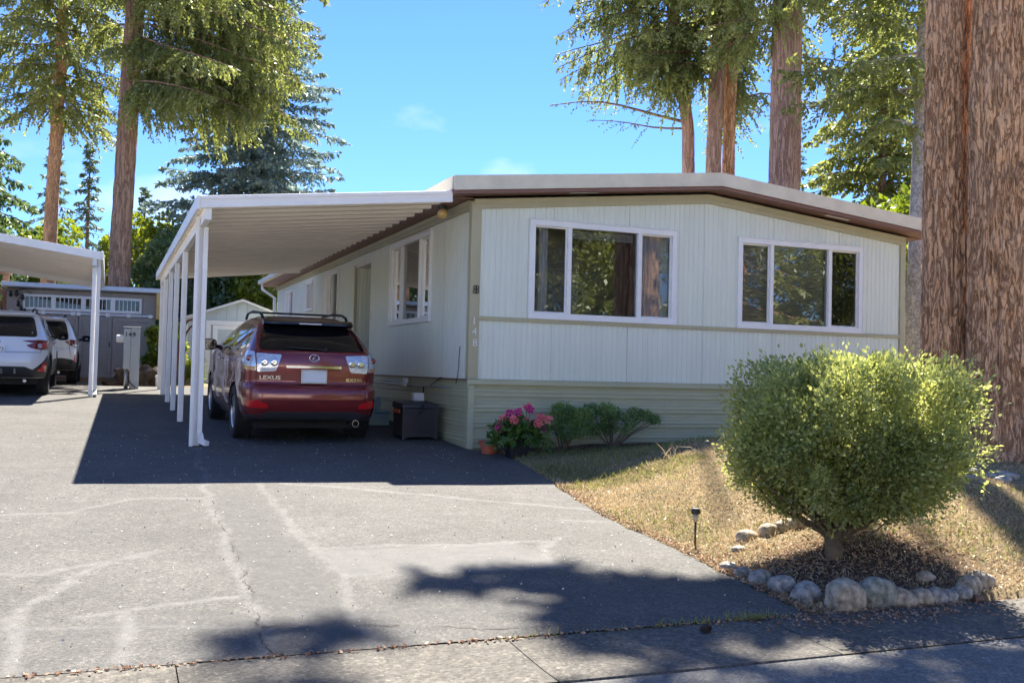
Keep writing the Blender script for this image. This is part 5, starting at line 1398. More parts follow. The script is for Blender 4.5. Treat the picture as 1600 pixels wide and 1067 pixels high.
# ------------------------------------------------------------------ across the street, added out of view for bounced light and reflections
M['gravel'] = mat('pale_gravel', (0.42, 0.39, 0.33), 0.9, var=0.2, vscale=3, object_coords=False)
m = MB(); xs = axis_pts([(-120,-40,20),(-40,50,5),(50,120,20)]); ys = axis_pts([(-60,-17.05,5)]); GX, GY = np.meshgrid(xs, ys)
m.grid(np.stack([GX, GY, -0.27+0*GX], -1)); tag(m.build('bounce_verge', M['gravel'], None, fix=False), kind='structure')  # pale unseen ground, added to bounce sunlight into the shade
M['white_siding'] = mat('white_lap_siding', (0.82, 0.79, 0.73), 0.5, var=0.03)
def bounce_home(x0, x1, y1, label):  # unseen white home, added to bounce sunlight onto the shaded front
    y0 = y1 - 6.5
    t = thing('bounce_home', label, 'house', ((x0+x1)/2, (y0+y1)/2, -0.27), group='added white homes across the street')
    z = 0.15
    while z < 2.9:
        MB().add([(x0,y1,z),(x1,y1,z),(x1,y1-0.02,z+0.2),(x0,y1-0.02,z+0.2),(x0,y1-0.02,z),(x1,y1-0.02,z)],[(0,1,2,3),(0,4,5,1)]).build('siding_board', M['white_siding'], t); z += 0.2
    MB().box((x0+0.01, y0, -0.3), (x1-0.01, y1-0.021, 2.95)).build('wall', M['white_siding'], t)
    MB().add([(x0-0.3,y0-0.3,2.9),(x1+0.3,y0-0.3,2.9),(x1+0.3,y1+0.3,2.9),(x0-0.3,y1+0.3,2.9),(x0-0.3,(y0+y1)/2,3.9),(x1+0.3,(y0+y1)/2,3.9)],[(0,3,2,1),(0,1,5,4),(2,3,4,5),(0,4,3),(1,2,5)]).build('roof', M['roof'], t)
    n = int((x1-x0)/3.2)
    for k in range(n):
        c = x0 + (x1-x0)*(k+0.5)/n
        w = MB()
        for (a, b, p, q) in ((c-0.8,c+0.8,1.0,1.08),(c-0.8,c+0.8,2.12,2.2),(c-0.8,c-0.72,1.08,2.12),(c+0.72,c+0.8,1.08,2.12)): w.box((a,y1-0.01,p),(b,y1+0.03,q))
        wo = w.build('window', M['white_vinyl'], t); MB().box((c-0.72,y1-0.005,1.08),(c+0.72,y1+0.008,2.12)).build('pane', M['car_glass'], wo)
bounce_home(-26, -13.5, -24.5, 'long white bounce home added across the street, farthest from the firs')
bounce_home(-10.0, 4.5, -24.0, 'white bounce home added straight across the street behind the viewer')
bounce_home(9.0, 24.0, -30.0, 'white bounce home added across the street behind the mirrored trees')

# ------------------------------------------------------------------ trees
def unit(a): return a/np.maximum(np.linalg.norm(a, axis=-1, keepdims=True), 1e-9)
def leaf_quads(P, D, L, Wd, r, bend=0.12, fold=True):
    """kite-shaped faces: base P, direction D, length L, width Wd"""
    n = len(P); R = unit(r.normal(size=(n, 3))); S = unit(np.cross(D, R)); N_ = np.cross(S, D)
    L = np.asarray(L).reshape(-1, 1); Wd = np.asarray(Wd).reshape(-1, 1)
    mid = P + D*L*0.48
    V = np.stack([P, mid + S*Wd*0.5 + N_*Wd*0.15, P + D*L - N_*L*bend, mid - S*Wd*0.5 + N_*Wd*0.15], 1).reshape(-1, 3)
    return V, np.arange(n*4).reshape(n, 4)

class Crown:
    def __init__(self, seed): self.r = np.random.default_rng(seed); self.P = []; self.D = []; self.L = []; self.W = []; self.T = []; self.wood = MB()
    def twigs(self, P, D, L, W, T):
        self.P.append(P); self.D.append(D); self.L.append(L); self.W.append(W); self.T.append(T)
    def branch(self, o, az, length, rise=0.0, droop=0.35, hang=0.6, sec=0.16, seclen=0.8, tl=0.11, tw=0.035, tsp=0.055, wood=0.04, tone=0.5, start=0.12, side=1.0):
        """conifer bough with side sprays that hang by 'hang' (0 flat .. 1 straight down)"""
        r = self.r; o = np.array(o, float); d = np.array([math.cos(az), math.sin(az), 0.0]); lat = np.array([-d[1], d[0], 0.0])
        wob = r.normal(0, 0.05, 3)
        def ax(t): t = np.asarray(t)[..., None]; return o + d*length*t + np.array([0,0,1.0])*length*(rise*t - droop*t*t) + wob*length*np.sin(t*3.0) + lat*length*0.07*np.sin(t*5+az*3)
        ts = np.linspace(0, 1, 7)
        if wood: self.wood.tube([tuple(p) for p in ax(ts)], list(np.linspace(wood, wood*0.2, 7)), 5, False)
        n = max(4, int(length*(1-start)/sec)); tt = np.linspace(start, 1.0, n) + r.uniform(-0.3, 0.3, n)/n
        tt = np.clip(tt, 0, 1)
        for sgn in (-1, 1):
            base = ax(tt); m = len(tt)
            prof = np.clip(np.sin(np.pi*np.clip(0.18+0.80*tt, 0, 1)), 0.15, 1)
            ln = seclen*prof*r.uniform(0.55, 1.25, m)
            keep = r.random(m) < 0.88
            hv = np.clip(hang + r.normal(0, 0.13, m), 0, 1)[:, None]
            sd = unit((1-hv)*(lat*sgn*side + d*r.uniform(0.35, 0.9, (m, 1)) + np.array([0,0,1.0])*r.normal(-0.1, 0.15, (m, 1))) + hv*np.array([0,0,-1.0]) + r.normal(0, 0.10, (m, 3)))
            for i in range(m):
                if not keep[i]: continue
                k = max(3, int(ln[i]/tsp)); q = np.linspace(0.05, 1, k)
                sagv = np.array([0,0,-1.0])*(ln[i]*0.22*q*q*(1-hv[i]))[:, None]
                pts = base[i] + sd[i]*ln[i]*q[:, None] + sagv
                pl = unit(np.cross(sd[i], r.normal(size=3))[None])[0]*0.6 + unit(np.cross(sd[i], np.array([0,0,1.0])+1e-3)[None])[0]*0.6
                tone_i = tone + r.normal(0, 0.14)
                for sg2 in (-1, 1):
                    dirs = unit(sd[i]*0.75 + pl*sg2*0.75 + np.array([0,0,-0.22]) + r.normal(0, 0.22, (k, 3)))
                    taper = (1.1-0.55*q)
                    self.twigs(pts + r.normal(0, 0.012, (k, 3)), dirs, tl*taper*r.uniform(0.7, 1.3, k), tw*r.uniform(0.7, 1.3, k), np.clip(tone_i + 0.18*q + r.normal(0, 0.10, k), 0, 1))
    def blob(self, c, rad, n, tl, tw, tone=0.5, shell_=0.55, up=0.1):
        """leafy clump: leaves spread through an uneven ball, denser towards its skin"""
        r = self.r; D = unit(r.normal(size=(n, 3))); R = (shell_ + (1-shell_)*r.random(n))**(1/2.2)
        lump_ = 1 + 0.28*fbm(D*2.3 + np.array(c)*0.7, 3)
        P = np.array(c) + D*(R*lump_)[:, None]*np.array(rad)
        dirs = unit(D*0.5 + r.normal(0, 0.7, (n, 3)) + np.array([0, 0, up]))
        self.twigs(P, dirs, tl*r.uniform(0.6, 1.35, n), tw*r.uniform(0.6, 1.35, n), np.clip(tone + 0.25*fbm(P*2.5, 2) + r.normal(0, 0.13, n), 0, 1))
    def build(self, root, leafmat, barkmat, name='crown', bend=0.12):
        V, F = leaf_quads(np.concatenate(self.P), np.concatenate(self.D), np.concatenate(self.L), np.concatenate(self.W), self.r, bend)
        me = raw_mesh(name, V, F, np.repeat(np.concatenate(self.T), 4))
        o = link_mesh(name, me, leafmat); o.parent = root; o.matrix_parent_inverse = root.matrix_basis.inverted()
        if self.wood.v: tag(self.wood.build('branches', barkmat, root, True, fix=False), kind='stuff')
        return o

def bark_mat(name, dark, light, sx=9.0, sz=1.0, depth=0.05, lichen=None):
    """long vertical furrows between rough plates"""
    m = bpy.data.materials.new(name); nt, N, L = nodes_of(m); b = N['Principled BSDF']; b.inputs['Roughness'].default_value = 0.93; b.inputs['Specular IOR Level'].default_value = 0.15
    g = N.new('ShaderNodeNewGeometry'); mp = N.new('ShaderNodeMapping'); mp.inputs['Scale'].default_value = (sx, sx, sz); L.new(g.outputs['Position'], mp.inputs['Vector'])
    def noise(vec, sc, det, rough=0.6, dist=0.0):
        n = N.new('ShaderNodeTexNoise'); n.inputs['Scale'].default_value = sc; n.inputs['Detail'].default_value = det; n.inputs['Roughness'].default_value = rough; n.inputs['Distortion'].default_value = dist
        L.new(vec, n.inputs['Vector']); return n
    n0 = noise(mp.outputs['Vector'], 1.0, 5, 0.65, 0.6)                      # furrow field
    ab = N.new('ShaderNodeMath'); ab.operation = 'SUBTRACT'; ab.inputs[1].default_value = 0.5; L.new(n0.outputs['Fac'], ab.inputs[0])
    ab2 = N.new('ShaderNodeMath'); ab2.operation = 'ABSOLUTE'; L.new(ab.outputs[0], ab2.inputs[0])
    fr = N.new('ShaderNodeMapRange'); fr.inputs[1].default_value = 0.0; fr.inputs[2].default_value = 0.06; fr.inputs[3].default_value = 0.0; fr.inputs[4].default_value = 1.0; L.new(ab2.outputs[0], fr.inputs[0])
    mp2 = N.new('ShaderNodeMapping'); mp2.inputs['Scale'].default_value = (sx*3.2, sx*3.2, sz*9.0); L.new(g.outputs['Position'], mp2.inputs['Vector'])
    n1 = noise(mp2.outputs['Vector'], 1.0, 7, 0.7, 0.3)                      # flakes
    r = N.new('ShaderNodeValToRGB'); r.color_ramp.elements[0].position = 0.30; r.color_ramp.elements[0].color = tuple(x*0.4 + y*0.42 for x, y in zip(dark, light))+(1,); r.color_ramp.elements[1].position = 0.70; r.color_ramp.elements[1].color = tuple(light)+(1,); L.new(n1.outputs['Fac'], r.inputs['Fac'])
    mx = N.new('ShaderNodeMix'); mx.data_type = 'RGBA'; mx.inputs[6].default_value = tuple(dark)+(1,); L.new(fr.outputs[0], mx.inputs[0]); L.new(r.outputs['Color'], mx.inputs[7])
    n3 = noise(g.outputs['Position'], 2.3, 6, 0.7)
    rr = N.new('ShaderNodeValToRGB'); rr.color_ramp.elements[0].position = 0.48; rr.color_ramp.elements[0].color = (0,0,0,1); rr.color_ramp.elements[1].position = 0.70; rr.color_ramp.elements[1].color = (0.65,0.65,0.65,1); L.new(n3.outputs['Fac'], rr.inputs['Fac'])
    m2 = N.new('ShaderNodeMix'); m2.data_type = 'RGBA'; L.new(rr.outputs['Color'], m2.inputs[0]); L.new(mx.outputs[2], m2.inputs[6])
    m3 = N.new('ShaderNodeMix'); m3.data_type = 'RGBA'; m3.inputs[0].default_value = 0.55; L.new(mx.outputs[2], m3.inputs[6]); m3.inputs[7].default_value = (lichen or (light[0]*0.75, light[1]*0.85, light[2]*0.95)) + (1,)
    L.new(m3.outputs[2], m2.inputs[7]); L.new(m2.outputs[2], b.inputs['Base Color'])
    add = N.new('ShaderNodeMath'); add.operation = 'MULTIPLY_ADD'; add.inputs[1].default_value = 0.55; L.new(n1.outputs['Fac'], add.inputs[0]); L.new(fr.outputs[0], add.inputs[2])
    bp = N.new('ShaderNodeBump'); bp.inputs['Strength'].default_value = 0.7; bp.inputs['Distance'].default_value = depth*0.7; L.new(add.outputs[0], bp.inputs['Height']); L.new(bp.outputs['Normal'], b.inputs['Normal'])
    return m
M['fir_bark'] = bark_mat('fir_bark', (0.13, 0.082, 0.058), (0.42, 0.27, 0.195), 13, 1.3, 0.035)
M['red_bark'] = bark_mat('red_fir_bark', (0.30, 0.14, 0.07), (0.92, 0.54, 0.30), 17, 3.0, 0.05, (0.58, 0.40, 0.29))
M['pink_bark'] = bark_mat('pale_fir_bark', (0.23, 0.13, 0.10), (0.56, 0.37, 0.29), 15, 1.6, 0.03)
M['grey_bark'] = bark_mat('grey_bark', (0.25, 0.21, 0.185), (0.58, 0.52, 0.47), 10, 9, 0.015)
M['fir'] = foliage_mat('fir_needles', (0.060, 0.098, 0.038), (0.27, 0.31, 0.10), 0.50)
M['fir_lit'] = foliage_mat('fir_needles_lit', (0.065, 0.10, 0.028), (0.24, 0.27, 0.075), 0.50)  # yellower copy of the fir needles, sunlit look put into the colour
M['spruce'] = foliage_mat('blue_spruce_needles', (0.078, 0.13, 0.125), (0.29, 0.38, 0.365), 0.3)
M['cedar_leaf'] = foliage_mat('cedar_sprays', (0.036, 0.078, 0.034), (0.145, 0.215, 0.075), 0.4)
M['maple'] = foliage_mat('maple_leaves', (0.045, 0.095, 0.012), (0.21, 0.26, 0.030), 0.5)
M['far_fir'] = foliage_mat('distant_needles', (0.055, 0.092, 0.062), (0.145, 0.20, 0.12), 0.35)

def trunk_mesh(path, radii, n=20, step=0.25, rough=0.06, furrow=0.0, nf=16):
    """tapered trunk along path; furrow digs vertical bark ridges"""
    path = np.array(path, float); seg = np.concatenate([[0], np.cumsum(np.linalg.norm(np.diff(path, axis=0), axis=1))])
    s = np.linspace(0, seg[-1], max(4, int(seg[-1]/step))); C = np.stack([np.interp(s, seg, path[:, k]) for k in range(3)], -1); R = np.interp(s, seg, radii)
    a = np.linspace(0, 2*math.pi, n+1)[:-1]
    ca, sa = np.cos(a), np.sin(a)
    Q = np.stack([np.broadcast_to(ca*1.3, (len(s), n)), np.broadcast_to(sa*1.3, (len(s), n)), np.broadcast_to(s[:, None]*0.5, (len(s), n))], -1) + C[0]*0.37
    rad = R[:, None]*(1 + rough*fbm(Q, 3))
    if furrow:
        ph = np.broadcast_to(a*nf/(2*math.pi), (len(s), n))
        Q2 = np.stack([ca*nf/6.3*1.0 + 0*s[:, None], sa*nf/6.3*1.0 + 0*s[:, None], np.broadcast_to(s[:, None]*0.75, (len(s), n))], -1) + C[0]
        w = 0.8*fbm(Q2*np.array([0.5, 0.5, 2.2]), 2)[..., None]*np.array([1, 1, 0.2])
        rid = 1 - np.abs(fbm(Q2 + w, 3))*2.4
        fine = vnoise(Q2*np.array([3.1, 3.1, 14.0]))
        rad = rad + furrow*(-np.clip(rid-0.45, 0, 1)*1.6 + 0.18*fine)
    V = C[:, None, :] + np.stack([rad*ca, rad*sa, 0*rad], -1)
    idx = np.arange(len(s)*n).reshape(len(s), n); nx = np.roll(idx, -1, 1)
    F = np.stack([idx[:-1], nx[:-1], nx[1:], idx[1:]], -1).reshape(-1, 4)
    return V.reshape(-1, 3), F
def add_trunk(root, path, radii, material, **k):
    V, F = trunk_mesh(path, radii, **k)
    o = link_mesh('trunk', raw_mesh('trunk', V, F, None, True), material); o.parent = root; o.matrix_parent_inverse = root.matrix_basis.inverted(); return o

GZ0 = 0.5
# --- tall fir behind the grey shed with boughs hanging over the driveway
tA = thing('fir_tree', 'tall bare-trunked fir behind the grey shed, drooping boughs reaching toward the carport', 'tree', (-4.25, 22.5, GZ0))
add_trunk(tA, [(-4.27,22.5,0.3),(-4.25,22.5,5),(-4.05,22.5,13),(-3.9,22.5,22),(-3.8,22.5,32)], [0.37,0.335,0.295,0.22,0.05], M['fir_bark'], n=36, step=0.12, furrow=0.02, nf=22)
cA = Crown(11)
rA = np.random.default_rng(5)
for k in range(30):
    z = 9.6 + 5.6*(k/30); az = -0.45 + rA.uniform(-0.75, 0.75); ln = rA.uniform(4.4, 6.3) if z > 10.4 else rA.uniform(2.5, 4.6)
    cA.branch((-4.1, 22.5, z), az, ln, rA.uniform(-0.02, 0.08), rA.uniform(0.22, 0.38), 0.74, 0.12, 1.45, 0.20, 0.062, 0.075, 0.05, 0.50)
for (z, az, ln) in ((11.0,-1.8,2.6),(12.0,2.7,2.4),(12.8,-2.4,2.8),(13.3,3.4,2.8),(13.9,2.2,3.0)):
    cA.branch((-4.1, 22.5, z), az, ln, 0.0, 0.32, 0.6, 0.13, 1.0, 0.18, 0.055, 0.075, 0.04, 0.5)
for k in range(60):
    z = 15.5 + 16*(k/60); ln = 5.2*(1-(z-15)/19)+0.8
    cA.branch((-3.9, 22.5, z), k*2.399, ln, 0.0, 0.28, 0.5, 0.5, 1.1, 0.5, 0.22, 0.3, 0.04, 0.5)
cA.build(tA, M['fir_lit'], M['fir_bark'])
# --- slimmer fir at the left
tB = thing('fir_tree', 'slim reddish-trunked fir at the far left with bright yellow-green boughs', 'tree', (-6.5, 28.0, GZ0))
add_trunk(tB, [(-6.68,28,0.3),(-6.62,28,6),(-6.45,28,14),(-6.3,28,26)], [0.27,0.24,0.20,0.04], M['red_bark'], n=28, step=0.16, furrow=0.015)
cB = Crown(12)
for k in range(46):
    z = 10.0 + 7.2*(k/46)
    cB.branch((-6.5, 28, z), k*2.399+0.4, (3.6 if z > 11 else 2.4)*random.uniform(0.75,1.15), 0.05, 0.30, 0.5, 0.14, 1.1, 0.22, 0.075, 0.085, 0.035, 0.62)
for k in range(26):
    z = 17.5 + 8*(k/26); cB.branch((-6.4, 28, z), k*2.399, 3.0*(1-(z-17)/10)+0.5, 0.0, 0.25, 0.4, 0.45, 0.9, 0.45, 0.2, 0.28, 0.03, 0.55)
cB.build(tB, M['fir_lit'], M['fir_bark'])
# --- western red cedar and other conifers at the far left
def cone_tree(name, label, base, h, r0, zlow, leaf, bark, seed, n=80, sec=0.22, tl=0.2, tw=0.08, tsp=0.12, hang=0.35, droop=0.28, rise=0.05, tone=0.5, tr=0.2, group=None, power=0.9, seclen=0.9):
    t = thing(name, label, 'tree', base, group=group); b = np.array(base, float)
    add_trunk(t, [b-[0,0,0.3], b+[0,0,h*0.6], b+[0,0,h]], [tr, tr*0.6, 0.02], bark, n=10, step=1.0)
    c = Crown(seed); r = np.random.default_rng(seed)
    for k in range(n):
        f = (k+0.5)/n; z = zlow + (h-zlow)*f
        ln = (r0*(1-f)**power + 0.15)*r.uniform(0.78, 1.15)
        c.branch(b+[0,0,z], k*2.399+r.uniform(-.3,.3), ln, rise, droop, hang, sec*(0.6+0.4*(1-f)), seclen*(0.35+0.65*(1-f)), tl, tw, tsp, 0.03 if ln > 0.8 else 0, tone, 0.05)
    c.build(t, leaf, bark); return t
cone_tree('cedar_tree', 'dense dark green cedar at the far left edge behind the white carport', (-10.4, 36, GZ0), 17.0, 3.8, 1.5, M['cedar_leaf'], M['fir_bark'], 21, 120, 0.18, 0.30, 0.12, 0.11, 0.55, 0.3)
cone_tree('fir_tree', 'small hazy fir standing left of the thick trunk', (-8.3, 62, GZ0), 15.0, 3.0, 1.0, M['far_fir'], M['fir_bark'], 22, 60, 0.35, 0.4, 0.15, 0.25)
cone_tree('fir_tree', 'second small hazy fir, taller and darker, left of the thick trunk', (-6.2, 66, GZ0), 16.2, 2.4, 1.0, M['far_fir'], M['fir_bark'], 23, 60, 0.35, 0.4, 0.15, 0.25, tone=0.3)
cone_tree('fir_tree', 'little distant fir just right of the thick trunk', (-2.3, 70, GZ0), 14.0, 2.2, 1.0, M['far_fir'], M['fir_bark'], 24, 55, 0.35, 0.4, 0.15, 0.25)
cone_tree('blue_spruce', 'broad blue-grey spruce rising behind the carport roof', (1.25, 32.5, GZ0), 21.0, 5.0, 0.8, M['spruce'], M['fir_bark'], 25, 250, 0.16, 0.27, 0.11, 0.10, 0.25, 0.10, 0.02, tr=0.3, power=0.62, seclen=0.95)
# --- trees along the right side of the home
tC = thing('fir_tree', 'thick pinkish fir trunk rising behind the roof, right of the ridge', 'tree', (8.45, 4.7, 0.2))
add_trunk(tC, [(8.45,4.7,0.0),(8.45,4.7,5),(8.50,4.75,11),(8.5,4.8,20),(8.4,4.9,31)], [0.42,0.325,0.295,0.22,0.04], M['pink_bark'], n=48, step=0.07, furrow=0.024, nf=30)
cC = Crown(31)
for (z, az, ln) in ((7.6,-0.3,2.9),(8.2,0.2,3.2),(8.9,-0.7,2.8),(9.5,0.1,3.4),(10.2,-0.4,3.2),(10.8,0.5,2.8),(11.3,-0.9,3.2),(8.6,0.9,2.4),(9.9,-1.3,2.0),(11.6,0.1,3.4)):
    cC.branch((8.5, 4.75, z), az, ln, 0.0, 0.22, 0.45, 0.12, 0.9, 0.14, 0.05, 0.055, 0.04, 0.45)
for k in range(16):
    cC.branch((8.5, 4.75, 8.2 + 4.0*k/16), 3.3 + ((k*2.399) % 1.8 - 0.9), 1.7+0.5*math.sin(k*1.9), 0.02, 0.25, 0.55, 0.12, 0.85, 0.14, 0.05, 0.056, 0.03, 0.5)
tD = thing('twin_fir_tree', 'pair of reddish trunks standing close together behind the roof ridge', 'tree', (8.3, 7.2, 0.3))
add_trunk(tD, [(8.30,7.2,0.0),(8.32,7.2,6),(8.42,7.2,12),(8.4,7.2,28)], [0.24,0.18,0.155,0.03], M['pink_bark'], n=36, step=0.1, furrow=0.018, nf=24)
add_trunk(tD, [(8.86,7.35,0.0),(8.82,7.35,6),(8.88,7.35,12),(9.0,7.4,26)], [0.20,0.15,0.125,0.03], M['red_bark'], n=36, step=0.1, furrow=0.018, nf=24)
cD = Crown(32)
for k in range(40):
    z = 7.9 + 6.0*(k/40); az = math.pi + ((k*2.399) % 2.6 - 1.5)
    if z < 8.6: az = math.pi*1.02
    cD.branch((8.35, 7.2, z), az, (2.9+0.9*math.sin(k*1.7)) if z > 9.0 else 2.2, 0.05, 0.30, 0.66, 0.12, 1.0, 0.14, 0.05, 0.058, 0.04, 0.47)
for k in range(34):
    z = 7.4 + 5.7*(k/34); az = -0.2 + ((k*2.399) % 2.4 - 1.2); cD.branch((8.8, 7.3, z), az, 2.4, 0.0, 0.2, 0.45, 0.13, 0.8, 0.14, 0.05, 0.06, 0.03, 0.42)
for k in range(20):
    z = 8.3 + 5.4*(k/20); cD.branch((8.5, 7.2, z), 4.1 + ((k*2.399) % 1.6 - 0.8), 1.5+0.5*math.sin(k*1.3), 0.02, 0.28, 0.6, 0.12, 0.9, 0.14, 0.05, 0.058, 0.03, 0.52)
tE = thing('fir_tree', 'slim curved trunk leaning left of the twin trunks behind the roof', 'tree', (8.1, 8.3, 0.3))
add_trunk(tE, [(8.38,8.3,0.0),(8.36,8.3,4),(8.30,8.3,6.9),(8.12,8.3,7.9),(7.86,8.3,9.2),(7.74,8.3,10.2),(7.80,8.3,11.5),(7.9,8.3,20)], [0.17,0.16,0.15,0.155,0.145,0.13,0.10,0.03], M['pink_bark'], n=22, step=0.1, furrow=0.010, nf=16)
cE = Crown(33)
# sparse low bough sweeping left above the roof
cE.branch((8.25,8.3,7.15), math.pi*1.03, 3.9, 0.06, 0.12, 0.25, 0.30, 0.6, 0.10, 0.032, 0.06, 0.045, 0.25, 0.30)
cE.branch((8.25,8.3,7.0), math.pi*1.06, 3.0, 0.0, 0.10, 0.30, 0.34, 0.55, 0.10, 0.032, 0.06, 0.03, 0.22, 0.35)
for k in range(42):
    z = 8.7 + 5.6*(k/42); az = math.pi + 0.25 + ((k*2.399) % 2.0 - 1.0)
    cE.branch((7.85, 8.3, z), az, (1.8 if z < 9.4 else 2.3) + 1.0*(0.5+0.5*math.sin(k*2.1)), 0.04, 0.36, 0.68, 0.12, 1.0, 0.15, 0.05, 0.06, 0.035, 0.47)
# tops: the crowns that throw the dappled shade on the driveway
def shade_clump(c, x, y, h, rad, n):
    """foliage at height h whose shade falls about (x, y) on the ground"""
    c.blob((x + h*SUN.x/SUN.z, y + h*SUN.y/SUN.z, h), rad, n, 0.32, 0.13, 0.45, 0.2)
for (x, y, h, rad, n) in ((-1.25,-7.20,15.0,(0.75,0.36,0.5),520),(-0.75,-7.50,14.2,(0.6,0.36,0.5),480),(-2.0,-6.55,15.6,(0.60,0.12,0.2),190),(-1.6,-7.70,15.4,(0.5,0.2,0.3),170),
                          (-0.5,-8.85,14.8,(0.8,0.28,0.4),360),(-1.75,-8.75,16.0,(0.7,0.2,0.4),220),(0.9,-8.75,14.0,(0.7,0.3,0.4),260)):
    shade_clump(cC, x, y, h, rad, n)
for (x, y, h, rad, n) in ((-3.45,-7.45,19.0,(0.40,0.10,0.2),110),(-3.62,-8.2,19.8,(0.26,0.10,0.2),80)):
    shade_clump(cD, x, y, h, rad, n)
for c_, x, y, z0, z1, rmax, n in ((cC, 8.45, 4.85, 25.0, 31, 2.2, 18), (cD, 8.4, 7.2, 24.5, 28, 1.6, 12)):
    for k in range(n):
        z = z0 + (z1-z0)*k/n; c_.branch((x, y, z), k*2.399, rmax*(1-(z-z0)/(z1-z0+2))+0.4, 0.0, 0.25, 0.45, 0.5, 1.0, 0.45, 0.2, 0.28, 0.04, 0.45)
cC.build(tC, M['fir'], M['fir_bark']); cD.build(tD, M['fir'], M['fir_bark']); cE.build(tE, M['fir'], M['fir_bark'])
# --- pale grey trunk beside the home
tF = thing('hemlock_tree', 'straight pale grey trunk just past the right end of the home', 'tree', (8.75, 1.3, 0.15))
add_trunk(tF, [(8.80,1.3,0.0),(8.80,1.3,1.6),(8.86,1.3,5),(8.95,1.3,9),(9.0,1.3,16)], [0.23,0.205,0.155,0.12,0.03], M['grey_bark'], n=32, step=0.06, rough=0.05, furrow=0.006, nf=16)
cF = Crown(34)
for (z, az, ln) in ((6.0,3.0,2.1),(6.5,3.5,2.3),(6.9,2.7,2.5),(7.3,3.3,2.4),(7.6,3.9,1.6),(5.6,3.3,1.3),(7.9,2.9,2.6),(8.3,3.4,2.6),(6.2,4.4,0.9),(7.0,0.3,2.0),(6.6,-0.6,2.2),(7.6,0.0,2.2),(6.3,2.6,2.4),(6.8,3.1,3.0),(7.8,3.2,3.2),(8.6,3.0,3.0)):
    cF.branch((8.92, 1.3, z), az, ln, 0.04, 0.16, 0.38, 0.10, 0.8, 0.13, 0.045, 0.052, 0.03, 0.52)
for k in range(24):
    z = 8.8 + 7*k/24; cF.branch((8.95,1.3,z), k*2.399, 2.4*(1-(z-8.8)/9), 0.0, 0.22, 0.35, 0.3, 0.7, 0.3, 0.12, 0.2, 0.03, 0.5)
cF.build(tF, M['fir_lit'], M['grey_bark'])
# --- great double fir in front of the home's corner
def fused(zs):
    return zs
TX, TY = 4.72, -4.30; tz = float(lawn_z(TX, TY))
tG = thing('double_fir_tree', 'massive furrowed double fir trunk at the right edge beyond the clipped bush', 'tree', (TX, TY, tz))
add_trunk(tG, [(TX+0.10,TY-0.05,tz-0.25),(TX+0.10,TY-0.05,tz+0.12),(TX+0.06,TY-0.05,tz+0.6),(TX+0.03,TY,tz+1.4),(TX+0.02,TY,tz+3),(TX+0.04,TY,tz+8),(TX+0.0,TY+0.1,tz+24)], [0.64,0.51,0.42,0.365,0.335,0.31,0.05], M['red_bark'], n=150, step=0.03, rough=0.10, furrow=0.055, nf=34)
add_trunk(tG, [(TX-0.06,TY+0.68,tz-0.25),(TX-0.06,TY+0.68,tz+0.2),(TX-0.08,TY+0.68,tz+1.2),(TX-0.09,TY+0.68,tz+3),(TX-0.06,TY+0.70,tz+8),(TX-0.7,TY+0.7,tz+22)], [0.46,0.36,0.30,0.265,0.25,0.05], M['red_bark'], n=120, step=0.03, rough=0.10, furrow=0.05, nf=28)
cG = Crown(35)
for k in range(40):
    z = 13.5 + 10*k/40; cG.branch((TX, TY, z), k*2.399, 3.4*(1-(z-13)/13)+0.5, 0.0, 0.25, 0.45, 0.5, 1.0, 0.45, 0.2, 0.28, 0.04, 0.45)
cG.build(tG, M['fir'], M['fir_bark'])
# --- sunlit broad trees beyond the right end
def broad_tree(name, label, base, h, rad, leaf, seed, n=26, per=900, tl=0.16, tw=0.09, zlow=0.3, group=None, tr=0.16, tone=0.55, up=-0.1, csz=0.34):
    t = thing(name, label, 'tree', base, group=group); b = np.array(base, float); r = np.random.default_rng(seed)
    add_trunk(t, [b-[0,0,0.3], b+[0.1,0,h*0.5], b+[0,0.1,h*0.85]], [tr, tr*0.6, 0.03], M['grey_bark'], n=10, step=0.6)
    c = Crown(seed)
    for k in range(n):
        f = (k+0.5)/n; a = k*2.399; zz = zlow + (1-zlow)*f
        rr = rad*math.sqrt(max(0.05, 1-((zz-(zlow+0.45*(1-zlow)))/(0.62*(1-zlow)))**2))*r.uniform(0.45, 0.95)
        ctr = b + np.array([rr*math.cos(a), rr*math.sin(a), h*zz])
        s = rad*r.uniform(csz*0.75, csz*1.25)
        c.blob(ctr, (s, s, s*0.75), per, tl, tw, tone + r.normal(0, 0.1), 0.45, up)
        c.wood.tube([tuple(b+np.array([0,0,h*zz*0.6])), tuple((b+np.array([0,0,h*zz*0.75])+ctr)/2), tuple(ctr)], [0.05, 0.035, 0.012], 5, False)
    c.build(t, leaf, M['grey_bark']); return t
cone_tree('hemlock_tree', 'bright sunlit feathery hemlock filling the gap left of the pale trunk', (20.5, 15.5, 0.4), 15.5, 5.6, 0.8, M['fir_lit'], M['fir_bark'], 41, 125, 0.16, 0.27, 0.11, 0.10, 0.35, 0.25, tone=0.62, seclen=1.0)
cone_tree('cypress_tree', 'narrow dark cypress spire seen over the right slope of the roof', (20.2, 20.5, 0.4), 11.6, 1.0, 0.5, M['far_fir'], M['fir_bark'], 42, 90, 0.2, 0.25, 0.09, 0.12, 0.0, -0.6, 0.5, power=0.6)
broad_tree('maple_tree', 'green maple glimpsed between the pale trunk and the double fir', (16.0, 8.5, 0.3), 5.5, 3.2, M['maple'], 43, 22, 700, 0.2, 0.12, 0.05)
broad_tree('maple_tree', 'yellow-green tree behind the grey shed, right of the thick trunk', (-3.1, 33.0, GZ0), 6.4, 2.2, M['maple'], 44, 22, 700, 0.2, 0.12, 0.2, tone=0.75)
